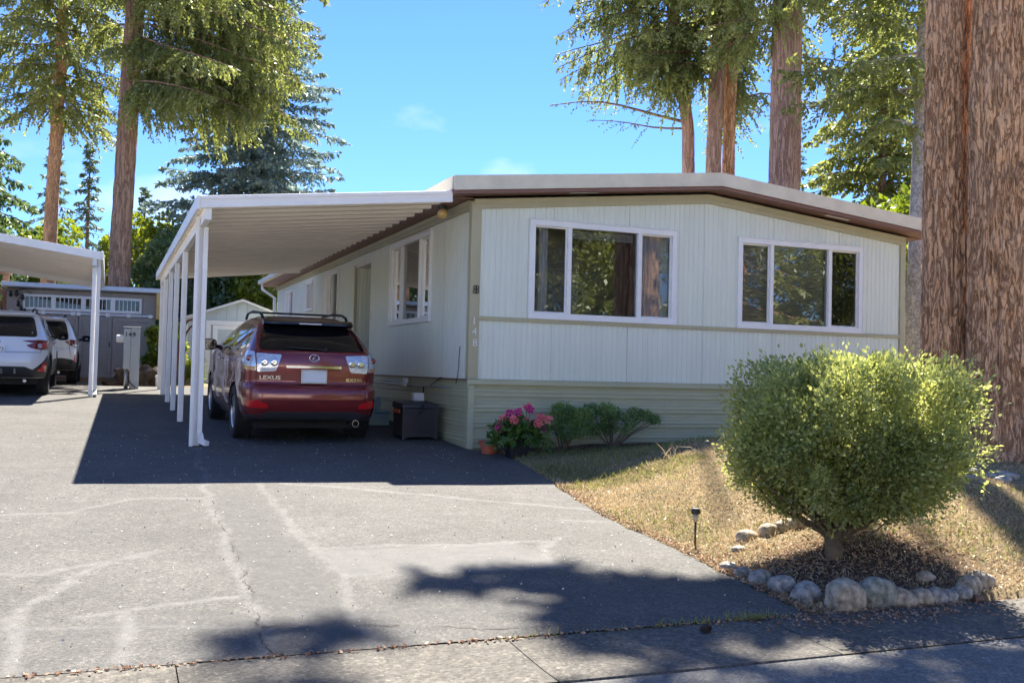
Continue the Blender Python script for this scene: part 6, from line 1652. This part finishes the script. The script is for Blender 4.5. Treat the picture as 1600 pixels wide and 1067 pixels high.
broad_tree('maple_tree', 'leafy bright green tree showing under the back edge of the carport', (1.4, 24.2, GZ0), 5.6, 2.6, M['maple'], 45, 26, 900, 0.17, 0.12, 0.08, tone=0.62)
broad_tree('hazel_tree', 'darker leafy tree above the blue shed roof', (-1.9, 25.0, GZ0), 4.9, 2.2, M['cedar_leaf'], 46, 24, 800, 0.17, 0.11, 0.1, tone=0.5)
broad_tree('maple_tree', 'pale green tree behind the white neighbour carport by the slim fir', (-8.2, 40.0, GZ0), 6.6, 2.6, M['maple'], 47, 22, 600, 0.24, 0.15, 0.2, tone=0.6)
broad_tree('hazel_shrub', 'sunlit yellow-green shrub at the corner of the grey shed', (-3.0, 17.5, GZ0), 1.55, 0.62, M['maple'], 48, 14, 420, 0.10, 0.06, 0.1, tr=0.03, tone=0.85)
broad_tree('iris_clump', 'small bright green clump growing by the timber planter', (-2.55, 13.0, GZ0), 0.55, 0.16, M['maple'], 49, 6, 120, 0.22, 0.03, 0.2, tr=0.01, tone=0.55, up=0.9)
# --- trees across the street, mirrored in the windows and the car
R1 = broad_tree('street_tree', 'leafy tree across the street mirrored in the gable windows', (11.0, -20.5, -0.4), 7.6, 3.8, M['fir_lit'], 51, 30, 900, 0.24, 0.12, 0.05, tr=0.3, tone=0.7)
R2 = cone_tree('street_fir', 'fir tree across the street mirrored in the blind-covered window', (18.5, -21.0, -0.4), 10.0, 4.2, 1.0, M['fir_lit'], M['red_bark'], 52, 80, 0.3, 0.3, 0.12, 0.18, 0.4, 0.25, tr=0.4, tone=0.6)
for src, xy, rz, lb in ((R1, (24.5, -22.0), 2.2, 'leafy tree farthest along the street behind the viewer'), (R2, (6.2, -26.5), 0.6, 'fir tree between two white homes across the street'), (R2, (-11.8, -27.0), 4.0, 'fir tree across the street beyond the neighbour driveway')):
    c = copy_tree(src); c.location = (xy[0], xy[1], -0.4); c.rotation_euler = (0, 0, rz); c['label'] = lb

# ------------------------------------------------------------------ clipped bush
M['bush'] = foliage_mat('box_leaves', (0.11, 0.152, 0.046), (0.47, 0.505, 0.175), 0.52, gloss=0.05)
M['twig'] = mat('twig_bark', (0.14, 0.10, 0.06), 0.9, var=0.3, vscale=20)
BXc, BYc = 0.30, -7.02; bzc = float(lawn_z(BXc, BYc))
bush = thing('clipped_bush', 'large rounded small-leaved green bush on a short stem ringed by river rocks', 'bush', (BXc, BYc, bzc))
rb = np.random.default_rng(77)
stem = MB(); cb = Crown(78)
stem.tube([(BXc,BYc,bzc-0.1),(BXc+0.005,BYc,bzc+0.02),(BXc-0.005,BYc+0.01,bzc+0.16)], [0.085,0.062,0.058], 12)
C0 = np.array([BXc+0.10, BYc-0.02, bzc+0.80]); RB = np.array([0.78, 0.70, 0.60])
def bush_r(D):
    """radius of the clipped outline in direction D: flat-topped, tapering to the stem"""
    p = 5.0; d = np.abs(D)
    r = 1/(d[:, 0]**p + d[:, 1]**p + d[:, 2]**p)**(1/p)
    r = r*np.where(D[:, 2] < -0.15, 1 - 0.36*np.clip((-D[:, 2]-0.10)/0.9, 0, 1), 1.0)
    return r*(0.97 + 0.13*fbm(D*2.6+3.3, 3) + 0.09*fbm(D*6.0, 2))
tips = unit(rb.normal(size=(2600, 3))); tips = tips[tips[:, 2] > -0.90][:2050]
dens = fbm(tips*3.4 + 9.1, 3)
tips = tips[(dens > -0.16) | (rb.random(len(tips)) < 0.16)]
rr = bush_r(tips)*np.where(rb.random(len(tips)) < 0.74, rb.uniform(0.80, 1.02, len(tips)), rb.uniform(0.40, 0.8, len(tips)))
rr = rr*np.where(rb.random(len(tips)) < 0.05, 1.09, 1.0)
for D, r_ in zip(tips, rr):
    end = C0 + D*RB*r_
    base = np.array([BXc, BYc, bzc+0.14]) + rb.normal(0, 0.018, 3)
    mid = base*0.40 + end*0.60 + np.array([0, 0, -0.05 if D[2] > 0 else -0.03]) + rb.normal(0, 0.05, 3)
    if rb.random() < 0.055: stem.tube([base, base*0.7+mid*0.3+rb.normal(0, 0.02, 3), mid, end], [0.017, 0.012, 0.008, 0.003], 5, False)
    n = int(rb.integers(28, 56))
    q = 1 - np.abs(rb.normal(0, 0.12, n)); ax_ = mid[None]*(1-q[:, None]) + end[None]*q[:, None]
    spread = 0.030 + 0.026*rb.random()
    P = ax_ + rb.normal(0, spread, (n, 3))
    dirs = unit((P-ax_)*9 + D*0.5 + np.array([0, 0, 0.25]) + rb.normal(0, 0.35, (n, 3)))
    tone = 0.48 + 0.35*float(fbm(np.array([end*3.4]), 2)[0]) + rb.normal(0, 0.09) + 0.12*(D[2] > 0.3)
    big = rb.uniform(0.8, 1.2)
    cb.twigs(P, dirs, rb.uniform(0.022, 0.044, n)*big, rb.uniform(0.014, 0.025, n)*big, np.clip(tone + rb.normal(0, 0.17, n), 0, 1))
cb.wood = MB()
cb.build(bush, M['bush'], M['twig'], 'foliage')
stem.build('stem', M['twig'], bush, True, fix=False)

# ------------------------------------------------------------------ river rocks
def rock_mat(name, c, c2): return mat(name, c, 0.8, var=0.45, vscale=15, color2=c2, bump=0.6, bscale=45, detail=10)
M['rock_tan'] = rock_mat('tan_rock', (0.22, 0.17, 0.115), (0.60, 0.49, 0.35))
M['rock_grey'] = rock_mat('grey_rock', (0.16, 0.148, 0.13), (0.52, 0.475, 0.40))
M['rock_green'] = rock_mat('mossy_rock', (0.12, 0.125, 0.065), (0.42, 0.40, 0.33))
M['rock_brown'] = rock_mat('brown_rock', (0.15, 0.075, 0.045), (0.26, 0.15, 0.10))
def rock(x, y, w, d, h, rz, tilt, m_, label, seed, sink=0.34):
    w, d, h = w*0.84, d*0.85, h*0.84
    z = float(lawn_z(x, y)) if y > -7.86 else float(plane(x, y))
    u = np.linspace(0, 2*math.pi, 25)[:-1]; v = np.linspace(0, math.pi, 15)
    U, V = np.meshgrid(u, v); D = np.stack([np.cos(U)*np.sin(V), np.sin(U)*np.sin(V), np.cos(V)], -1)
    D2 = np.sign(D)*np.abs(D)**(0.80 + 0.12*math.sin(seed*1.7))
    P = D2*(1 + 0.26*fbm(D*1.3 + seed*3.1, 3) + 0.035*fbm(D*6+seed, 3))[..., None]*np.array([w/2, d/2, h/2])
    m = MB(); n = 24; m.v = P.reshape(-1, 3).tolist(); m.f = [(i*n+j, i*n+(j+1) % n, (i+1)*n+(j+1) % n, (i+1)*n+j) for i in range(14) for j in range(n)]
    o = m.build('river_rock', M[m_], None, True)
    o.rotation_euler = (0, tilt, rz); o.location = (x, y, z + h/2 - h*sink)
    return tag(o, label, 'rock', 'river rocks round the bush')
RK = [ # x, y, w, d, h, rz, tilt, material, label
 (-0.42,-6.80,0.15,0.12,0.09,0.1,0.0,'rock_grey','leftmost pale rock at the start of the kerb row beside the driveway'),
 (-0.44,-7.00,0.14,0.13,0.10,0.3,0.1,'rock_grey','second rock in the kerb row, dark and low'),
 (-0.44,-7.20,0.19,0.15,0.16,0.4,0.1,'rock_grey','third rock in the kerb row, upright grey'),
 (-0.42,-7.40,0.22,0.18,0.17,-0.2,-0.1,'rock_grey','fourth rock in the kerb row, grey with dark pits'),
 (-0.40,-7.62,0.26,0.20,0.19,0.2,-0.25,'rock_grey','smooth blue-grey rock just left of the biggest rock'),
 (-0.30,-7.86,0.27,0.22,0.31,0.1,0.0,'rock_tan','biggest rock, tall and tan, at the driveway corner'),
 (-0.04,-7.84,0.31,0.22,0.32,0.0,0.25,'rock_green','big mossy green rock right of the biggest tan rock'),
 (0.13,-7.87,0.22,0.16,0.19,-0.3,0.45,'rock_tan','slanting smooth rock right of the mossy rock'),
 (0.28,-7.87,0.19,0.16,0.17,-0.2,0.40,'rock_tan','slanting tan rock in the middle of the street-side row'),
 (0.41,-7.86,0.17,0.13,0.15,-0.2,0.45,'rock_grey','narrow leaning rock past the middle of the street-side row'),
 (0.52,-7.86,0.12,0.12,0.13,0.0,0.3,'rock_grey','small dark blue-grey rock in the street-side row'),
 (0.64,-7.84,0.16,0.15,0.12,0.1,0.0,'rock_grey','flat mossy rock near the right end of the row'),
 (0.77,-7.78,0.20,0.18,0.19,0.2,0.2,'rock_tan','plump tan rock near the right end of the row'),
 (0.93,-7.72,0.24,0.16,0.17,0.1,0.35,'rock_tan','last long tan rock at the right end of the row'),
 (0.72,-7.89,0.09,0.07,0.055,0.2,0.0,'rock_brown','tiny reddish brown stone in front of the row'),
 (0.62,-7.55,0.16,0.12,0.10,0.0,0.0,'rock_tan','small tan rock half buried behind the right row'),
 (0.12,-6.22,0.20,0.15,0.13,0.3,0.0,'rock_tan','flat tan rock, leftmost of the sunlit inner row'),
 (0.30,-6.26,0.17,0.15,0.16,0.1,0.2,'rock_tan','second rock of the sunlit inner row, leaning'),
 (0.40,-6.28,0.12,0.14,0.16,0.0,-0.1,'rock_tan','thin upright rock of the sunlit inner row'),
 (0.53,-6.30,0.22,0.16,0.17,-0.2,0.0,'rock_tan','largest pale rock of the sunlit inner row'),
 (0.67,-6.33,0.12,0.10,0.09,0.0,0.0,'rock_tan','small rock ending the sunlit inner row by the foliage'),
 (-0.08,-6.42,0.13,0.10,0.07,0.2,0.0,'rock_grey','low grey rock between lawn and kerb row')]
for i, a in enumerate(RK): rock(*a, i+1)
cob = [(3.05,-5.35,0.20),(3.35,-5.30,0.17),(3.0,-5.62,0.18),(3.45,-5.62,0.22),(3.2,-5.80,0.20),(3.55,-5.45,0.18),(3.3,-5.55,0.16),(2.85,-5.45,0.14),(3.6,-5.85,0.19),(2.9,-5.85,0.15)]
for i, (x, y, w) in enumerate(cob):
    o = rock(x, y, w, w*0.8, w*0.5, i*0.9, 0.0, 'rock_grey', 'grey cobble in the scatter at the foot of the double fir', 40+i)
    o['group'] = 'cobbles at the foot of the double fir'

# ------------------------------------------------------------------ pots and shrubs by the wall
def spot(x, y): return (x, y, float(lawn_z(x, y)))
M['terracotta'] = mat('terracotta', (0.42, 0.10, 0.05), 0.55, var=0.15)
M['pot_black'] = mat('black_pot', (0.012, 0.013, 0.018), 0.5)
M['blue_glaze'] = mat('blue_white_glaze', (0.06, 0.10, 0.28), 0.2, color2=(0.62, 0.66, 0.72), var=0.3, vscale=16)
M['soil'] = mat('soil', (0.04, 0.028, 0.02), 0.95, var=0.3, vscale=40)
p0 = spot(0.12, -0.50)
rp = thing('flower_pot', 'empty red terracotta pot beside the corner of the skirting', 'pot', p0)
MB().lathe([(0.0,0.0),(0.095,0.0),(0.115,0.115),(0.135,0.12),(0.145,0.165),(0.130,0.165),(0.118,0.125),(0.09,0.03),(0.0,0.03)], p0, 28).build('bowl', M['terracotta'], rp, True, angle=40)
MB().lathe([(0.0,0.09),(0.108,0.09)], p0, 20).build('earth', M['soil'], rp)
p1 = spot(0.33, -0.92)
bp_ = thing('geranium_pot', 'black square pot of pink and magenta geraniums at the edge of the lawn', 'potted plant', p1)
m = MB(); g = []
for (h, w) in ((0.0,0.115),(0.24,0.155),(0.245,0.168),(0.275,0.170)):
    g.append([(p1[0]+w*math.copysign(abs(math.cos(t))**0.35, math.cos(t)), p1[1]+w*math.copysign(abs(math.sin(t))**0.35, math.sin(t)), p1[2]+h) for t in np.linspace(0.02, 2*math.pi+0.02, 33)])
m.grid(g); m.build('pot', M['pot_black'], bp_, True, angle=40)
MB().lathe([(0.0,0.25),(0.15,0.25)], p1, 18).build('earth', M['soil'], bp_)
M['geranium'] = foliage_mat('geranium_leaves', (0.03, 0.085, 0.015), (0.14, 0.26, 0.045), 0.3)
M['pink'] = foliage_mat('coral_petals', (0.75, 0.12, 0.14), (0.95, 0.42, 0.40), 0.3)
M['magenta'] = foliage_mat('magenta_petals', (0.55, 0.02, 0.22), (0.80, 0.10, 0.38), 0.3)
cg = Crown(61)
for k in range(44):
    a = k*2.399; r_ = 0.30*math.sqrt((k+0.5)/44); c = (p1[0]+r_*math.cos(a), p1[1]+r_*math.sin(a)*0.8, p1[2]+0.44-0.9*r_*r_-0.18*(k % 3)*0.5)
    cg.blob(c, (0.075,0.075,0.05), 26, 0.075, 0.062, 0.45, 0.3, 0.5)
cg.build(bp_, M['geranium'], M['twig'], 'leaves')
fl = [(-0.32,0.44,'magenta'),(-0.22,0.55,'pink'),(-0.14,0.55,'pink'),(-0.15,0.63,'magenta'),(-0.01,0.65,'magenta'),(0.09,0.70,'magenta'),(0.12,0.73,'pink'),(0.10,0.52,'pink'),(0.22,0.50,'pink'),(0.26,0.43,'magenta'),(0.29,0.58,'pink'),(0.38,0.56,'pink'),(0.36,0.40,'magenta')]
stl = MB()
for i, (dx, dz, c) in enumerate(fl):
    cf_ = Crown(620+i); ctr = (p1[0]+dx*0.9, p1[1]-0.12+0.1*math.sin(i*2.2), p1[2]+dz*0.88)
    cf_.blob(ctr, (0.048,0.048,0.042), 80, 0.030, 0.028, 0.5, 0.5, 0.3); cf_.build(bp_, M[c], M['twig'], 'flower_head')
    stl.tube([(p1[0]+dx*0.5, p1[1], p1[2]+0.30), (p1[0]+dx*0.9, ctr[1]+0.02, ctr[2]-0.12), ctr], 0.004, 5, False)
tag(stl.build('flower_stalks', M['geranium'], bp_, True, fix=False), kind='stuff')
p2 = spot(0.60, -0.42)
wp = thing('glazed_pot', 'small blue and white glazed pot behind the geraniums', 'pot', p2)
MB().lathe([(0.0,0.0),(0.105,0.0),(0.11,0.015),(0.085,0.025),(0.085,0.06),(0.095,0.15),(0.07,0.19),(0.078,0.21),(0.065,0.21),(0.06,0.1),(0.0,0.1)], p2, 24).build('vase', M['blue_glaze'], wp, True, angle=40)
M['rose_leaf'] = foliage_mat('azalea_leaves', (0.07, 0.15, 0.045), (0.30, 0.42, 0.13), 0.4)
def low_shrub(name, label, x, y, arms, seed, lf=0.036):
    b = spot(x, y); t = thing(name, label, 'shrub', b); c = Crown(seed); st_ = MB(); r = np.random.default_rng(seed)
    for (dx, dz, rad, n) in arms:
        dy_ = r.uniform(-0.12, 0.10); e = (b[0]+dx, b[1]+dy_, b[2]+dz)
        st_.tube([(b[0]+r.uniform(-.03,.03), b[1], b[2]-0.03), (b[0]+dx*0.45, b[1]+dy_*0.5, b[2]+dz*0.5+0.02*dx), e], [0.013, 0.009, 0.004], 6, False)
        c.blob(e, (rad*1.15, rad*0.9, rad*0.85), int(n*1.5), lf, lf*0.6, 0.5 + r.normal(0, 0.1), 0.1, 0.2)
    c.build(t, M['rose_leaf'], M['twig'], 'foliage'); tag(st_.build('stems', M['twig'], t, True, fix=False), kind='stuff'); return t
low_shrub('azalea_shrub', 'dense green shrub next to the geranium pot against the skirting', 1.20, -0.42, [(0.0,0.52,0.16,520),(-0.18,0.40,0.15,480),(0.16,0.46,0.15,460),(-0.28,0.25,0.13,340),(0.02,0.30,0.17,520),(0.22,0.28,0.12,300),(-0.40,0.15,0.10,200),(-0.52,0.22,0.10,180),(0.30,0.50,0.10,200),(-0.10,0.58,0.08,140)], 63)
low_shrub('azalea_shrub', 'open spreading shrub with bare arms reaching right along the skirting', 1.98, -0.34, [(-0.30,0.50,0.13,320),(-0.12,0.52,0.13,340),(0.05,0.45,0.13,300),(0.22,0.40,0.12,240),(0.36,0.48,0.10,200),(0.52,0.44,0.10,200),(0.66,0.40,0.08,120),(-0.26,0.24,0.12,260),(0.0,0.26,0.11,200),(-0.05,0.34,0.12,240),(0.16,0.26,0.08,90),(0.74,0.37,0.05,50),(-0.42,0.36,0.10,160)], 64)
low_shrub('fern_clump', 'wispy seedling growing low between pot and shrub', 0.83, -0.55, [(0.0,0.22,0.08,120),(-0.08,0.14,0.07,90),(0.08,0.13,0.07,90),(0.02,0.06,0.08,80)], 65, 0.026)

# ------------------------------------------------------------------ storage box, tap, bin by the side wall
M['resin'] = mat('brown_black_resin', (0.030, 0.027, 0.030), 0.5, var=0.1)
bz0 = float(plane(0, 1.2)); BX0, BX1, BY0, BY1 = -0.64, -0.10, 0.98, 1.55
db = thing('storage_box', 'dark woven resin storage box against the side skirting', 'box', (-0.37, 1.26, bz0))
MB().box((BX0+0.02, BY0+0.02, bz0+0.03), (BX1-0.02, BY1-0.02, bz0+0.44)).build('bin', M['resin'], db, bevel=0.015)
lid = MB().add([(BX0,BY0,bz0+0.44),(BX1,BY0,bz0+0.44),(BX1,BY1,bz0+0.44),(BX0,BY1,bz0+0.44),(BX0+0.01,BY0+0.01,bz0+0.50),(BX1-0.01,BY0+0.01,bz0+0.50),(BX1-0.01,BY1-0.01,bz0+0.53),(BX0+0.01,BY1-0.01,bz0+0.53)],[(0,3,2,1),(4,5,6,7),(0,1,5,4),(1,2,6,5),(2,3,7,6),(3,0,4,7)]).build('lid', M['resin'], db, bevel=0.012)
wv = MB()
nx, nz_ = 15, 13
for i in range(nx):
    for j in range(nz_):
        x = BX0+0.045+(BX1-BX0-0.09)*(i+0.5)/nx; z = bz0+0.085+0.33*(j+0.5)/nz_
        w2, h2 = 0.017, 0.0115
        if (i+j) % 2: wv.box((x-w2, BY0+0.006, z-h2*0.85), (x+w2, BY0+0.019, z+h2*0.85))
        else: wv.box((x-w2*0.6, BY0+0.011, z-h2), (x+w2*0.6, BY0+0.019, z+h2))
tag(wv.build('weave', M['resin'], db), kind='stuff')
for x in (BX0+0.01, BX1-0.05): MB().box((x, BY0-0.001, bz0+0.0), (x+0.04, BY0+0.018, bz0+0.438)).build('corner_post', M['resin'], db, bevel=0.005)
pts = [(BX0+0.05+ (BX1-BX0-0.10)*t, bz0+0.015+0.05*math.sin(math.pi*t)) for t in np.linspace(0, 1, 11)]
MB().prism([(BX0+0.05, bz0+0.085)]+pts[::1]+[(BX1-0.05, bz0+0.085)], lambda u, v, w: (u, w, v), BY0+0.002, BY0+0.018).build('arched_foot', M['resin'], db)
MB().tube([(-0.34, BY0-0.005, bz0+0.49), (-0.36, BY0-0.02, bz0+0.41), (-0.40, BY0-0.015, bz0+0.36)], 0.014, 8).build('latch', M['black_plastic'], db, True)
MB().bar((BX0-0.012, BY0+0.10, bz0+0.395), (BX0-0.012, BY0+0.42, bz0+0.395), 0.02, 0.05).build('side_handle', mat('orange_plastic', (0.75, 0.12, 0.03), 0.45), db, bevel=0.006)
tp = thing('hose_tap', 'white boxed garden tap with a green hose on the side skirting', 'tap', (-0.12, 2.0, 0.2))
zt_ = float(plane(0, 2.0))
MB().box((-0.19, 1.96, zt_+0.42), (-0.03, 2.10, zt_+0.60)).build('cover', M['white_vinyl'], tp, bevel=0.012)
MB().tube([(-0.12,1.95,zt_+0.45),(-0.14,1.90,zt_+0.36),(-0.20,1.90,zt_+0.2),(-0.26,1.93,zt_+0.02),(-0.4,2.2,zt_+0.02),(-0.3,2.6,zt_+0.02)], 0.013, 8).build('hose', mat('green_hose', (0.03, 0.16, 0.13), 0.5), tp, True)
bn = thing('green_caddy', 'grey-green plastic caddy beside the burgundy car', 'caddy', (-0.42, 3.1, 0.13))
zc = float(plane(0, 3.1)); M['caddy'] = mat('grey_green_plastic', (0.20, 0.27, 0.25), 0.5)
MB().box((-0.62, 2.95, zc), (-0.30, 3.3, zc+0.20)).build('tub', M['caddy'], bn, bevel=0.015)
MB().box((-0.635, 2.935, zc+0.2), (-0.285, 3.315, zc+0.235)).build('lid', M['caddy'], bn, bevel=0.012)
MB().box((-0.60, 3.05, zc+0.236), (-0.42, 3.2, zc+0.46)).build('jug', M['caddy'], bn, bevel=0.02)
# conduits and wires run on the side skirting
cd = thing('conduit_run', 'grey conduit with a junction box along the top of the side skirting', 'conduit', (-0.05, 2.4, 0.8))
MB().tube([(-0.03,0.9,0.80),(-0.035,2.2,0.79),(-0.03,4.0,0.80),(-0.03,7.0,0.80)], 0.013, 8).build('pipe', M['steel'], cd, True)
MB().tube([(-0.04,2.35,0.79),(-0.045,3.5,0.84),(-0.04,5.0,0.86)], 0.010, 8).build('pipe', M['steel'], cd, True)
MB().box((-0.075, 2.92, 0.76), (-0.015, 3.06, 0.90)).build('junction_box', M['steel'], cd, bevel=0.01)
MB().tube([(-0.035,2.0,0.79),(-0.035,2.0,0.62),(-0.04,1.98,0.55)], 0.010, 6).build('wire', M['black_plastic'], cd, True)
MB().tube([(-0.03,1.15,0.93),(-0.03,1.7,0.80)], 0.008, 6).build('wire', M['black_plastic'], cd, True)
wr = thing('wall_wire', 'thin black wire hanging down the side wall near the corner', 'wire', (-0.01, 0.42, 1.1))
MB().tube([(-0.008,0.40,1.37),(-0.012,0.42,1.22),(-0.010,0.43,1.08),(-0.02,0.46,0.92),(-0.02,0.50,0.86)], 0.006, 6).build('cable', M['black_plastic'], wr, True)
dbell = thing('door_plaque', 'small pale scroll plaque beside the recessed entry', 'plaque', (-0.012, 5.62, 2.0))
for dz in (0.0, 0.09): MB().tube([(-0.012, 5.62+0.035*math.cos(t), 1.98+dz+0.042*math.sin(t)) for t in np.linspace(0, 2*math.pi, 15)], 0.008, 6, False).build('scroll', M['number'], dbell, True)

# ------------------------------------------------------------------ garden light, cone, litter, grass
lx, ly = -0.27, -6.12; lz = float(lawn_z(lx, ly))
gl_ = thing('solar_light', 'slim black solar stake light standing in the dry lawn by the driveway', 'light', (lx, ly, lz))
MB().tube([(lx,ly,lz-0.03),(lx,ly,lz+0.20)], 0.0085, 10).build('stake', mat('bronze_stake', (0.09, 0.055, 0.035), 0.4, 0.5), gl_, True)
MB().lathe([(0.011,0.19),(0.016,0.195),(0.024,0.25),(0.022,0.25),(0.0,0.2)], (lx,ly,lz), 16).build('lens', mat('light_lens', (0.42, 0.37, 0.27), 0.2), gl_, True)
MB().lathe([(0.0,0.25),(0.034,0.25),(0.036,0.258),(0.034,0.285),(0.028,0.292),(0.0,0.293)], (lx,ly,lz), 18).build('cap', M['black_plastic'], gl_, True, angle=40)
pcx, pcy = -1.42, -8.09; pz = float(plane(0, pcy))
pc = MB()
for k in range(60):
    f = k/60; a = k*2.399; r_ = 0.022*math.sin(math.pi*(0.12+0.82*f)); c = Vector((pcx-0.035+0.07*f, pcy, pz+0.022)); d = Vector((0.25, math.cos(a), math.sin(a))).normalized()
    t_ = Vector((0, -math.sin(a), math.cos(a))); pc.add([c+d*r_*0.2+t_*0.006, c+d*r_*0.2-t_*0.006, c+d*r_-t_*0.010, c+d*r_*1.15, c+d*r_+t_*0.010], [(0,1,2,3,4)])
tag(pc.build('pine_cone', M['bark_dark'], None, fix=False), 'brown pine cone lying on the concrete gutter', 'pine cone')

def strewn(name, P, size, wid, material, tint, seed, kind='stuff', flat=0.25, label=None):
    r = np.random.default_rng(seed); n = len(P)
    a = r.uniform(0, 2*math.pi, n); D = unit(np.stack([np.cos(a), np.sin(a), np.abs(r.normal(0, flat, n))], -1))
    V, F = leaf_quads(P, D, size*r.uniform(0.6, 1.5, n), wid*r.uniform(0.6, 1.4, n), r, 0.1)
    o = link_mesh(name, raw_mesh(name, V, F, np.repeat(tint, 4)), material); return tag(o, label, name.replace('_', ' '), None, kind)
rg = np.random.default_rng(99)
def lawn_points(n, x0, x1, y0, y1, keep=None):
    x = rg.uniform(x0, x1, n); y = rg.uniform(y0, y1, n); ok = (x > xedge(y) + 0.015) & (y > -7.88)
    ok &= ~((x > -0.02) & (y > -0.06))
    if keep is not None: ok &= keep(x, y)
    x, y = x[ok], y[ok]; return np.stack([x, y, lawn_z(x, y) + 0.006 + 0.018*fbm(np.stack([x*2.2, y*2.2, x*0], -1), 3)], -1)
M['straw'] = foliage_mat('dry_grass', (0.19, 0.14, 0.07), (0.54, 0.445, 0.27), 0.25, gloss=0.04)
M['green_grass'] = foliage_mat('green_grass', (0.075, 0.10, 0.03), (0.27, 0.28, 0.10), 0.35, gloss=0.04)
M['litter'] = foliage_mat('leaf_litter', (0.15, 0.082, 0.052), (0.50, 0.34, 0.22), 0.15, gloss=0.03)
no_bed = lambda x, y: rg.random(len(x)) > 0.85*np.clip(1.15-np.hypot((x-0.25)*0.9, (y+7.3)*1.3), 0, 1)
P = np.concatenate([lawn_points(60000, -0.7, 3.2, -7.9, -3.0, no_bed), lawn_points(34000, -0.4, 6.5, -5.5, -0.6)])
V_, F_ = None, None
def blades(name, P, h, w, material, seed, tone, lean, label):
    r = np.random.default_rng(seed); n = len(P); a = r.uniform(0, 2*math.pi, n); l = np.abs(r.normal(lean, 0.5, n))
    D = unit(np.stack([np.cos(a)*l, np.sin(a)*l, np.ones(n)], -1)); L_ = h*r.uniform(0.45, 1.35, n)
    V, F = leaf_quads(P - [0, 0, 0.004], D, L_, w*r.uniform(0.7, 1.4, n), r, 0.35)
    t = np.clip(tone + 0.3*fbm(P*1.3, 3) + r.normal(0, 0.18, n), 0, 1)
    return tag(link_mesh(name, raw_mesh(name, V, F, np.repeat(t, 4)), material), label, 'grass', None, 'stuff')
blades('dry_grass', P, 0.044, 0.0065, M['straw'], 101, 0.60, 1.2, 'short dry straw-coloured grass covering the lawn')
gk = lambda x, y: (fbm(np.stack([x*0.9, y*0.9, x*0+4], -1), 3) > 0.12) | (y > -2.6) & (rg.random(len(x)) < 0.7)
P = np.concatenate([lawn_points(26000, -0.4, 5.5, -3.6, -0.4, gk), lawn_points(12000, -0.6, 4.5, -7.5, -3.0, lambda x, y: fbm(np.stack([x*0.9, y*0.9, x*0+4], -1), 3) > 0.2)])
blades('green_grass', P, 0.062, 0.008, M['green_grass'], 102, 0.5, 0.8, 'thin greener grass in the shade along the home')
# tall seed stalks where the mower missed
P = lawn_points(90, 0.9, 3.4, -3.7, -2.8)
blades('grass_stalks', P, 0.20, 0.007, M['straw'], 103, 0.75, 0.7, 'pale long grass stalks along the crest of the lawn')
# weeds along the gutter joint
x = np.concatenate([rg.normal(-1.0, 0.10, 130), rg.normal(-1.45, 0.16, 60), rg.uniform(-2.6, -0.7, 60)]); y = -7.94 + rg.normal(0, 0.008, len(x))
blades('weeds', np.stack([x, y, plane(x, y)+0.002], -1), 0.055, 0.006, M['green_grass'], 104, 0.75, 0.7, 'green weeds sprouting from the joint at the driveway end')
# leaf litter round the bush, along the edges and on the gutter
x = rg.normal(0.2, 0.6, 5200); y = rg.normal(-7.25, 0.5, 5200); ok = (x > xedge(y)-0.02) & (y > -7.9)
P1 = np.stack([x[ok], y[ok], lawn_z(x[ok], y[ok])+0.012], -1)
yy = rg.uniform(-7.9, -3.0, 1500); xx = xedge(yy) + np.abs(rg.normal(0, 0.07, 1500)) + 0.01; P2 = np.stack([xx, yy, lawn_z(xx, yy)+0.012], -1)
P3 = lawn_points(900, -0.2, 4.6, -7.6, -2.6)
x = np.concatenate([rg.uniform(-5.2, 1.0, 500), rg.normal(-0.2, 0.45, 500)]); y = np.concatenate([-7.945+rg.normal(0, 0.012, 500), rg.normal(-8.05, 0.09, 500)]); P4 = np.stack([x, y, plane(x, y)+0.009], -1)
x = rg.uniform(0.25, 3.4, 900); y = rg.uniform(-0.9, -0.05, 900); P5 = np.stack([x, y, lawn_z(x, y)+0.01], -1)
P = np.concatenate([P1, P2, P3, P4, P5])
strewn('leaf_litter', P, 0.024, 0.014, M['litter'], np.clip(rg.normal(0.5, 0.25, len(P)), 0, 1), 105, label='brown leaf litter under the bush and along the edges')
# pale grit lying on the asphalt
x = rg.uniform(-5.5, -0.3, 700); y = rg.uniform(-7.8, 2.0, 700); ok = x < xedge(y)-0.1
P = np.stack([x[ok], y[ok], plane(x[ok], y[ok])+0.008], -1)
strewn('loose_grit', P, 0.014, 0.011, mat('grit', (0.55, 0.53, 0.48), 0.8), np.full(len(P), 0.5), 106, label='pale grit scattered over the driveway')
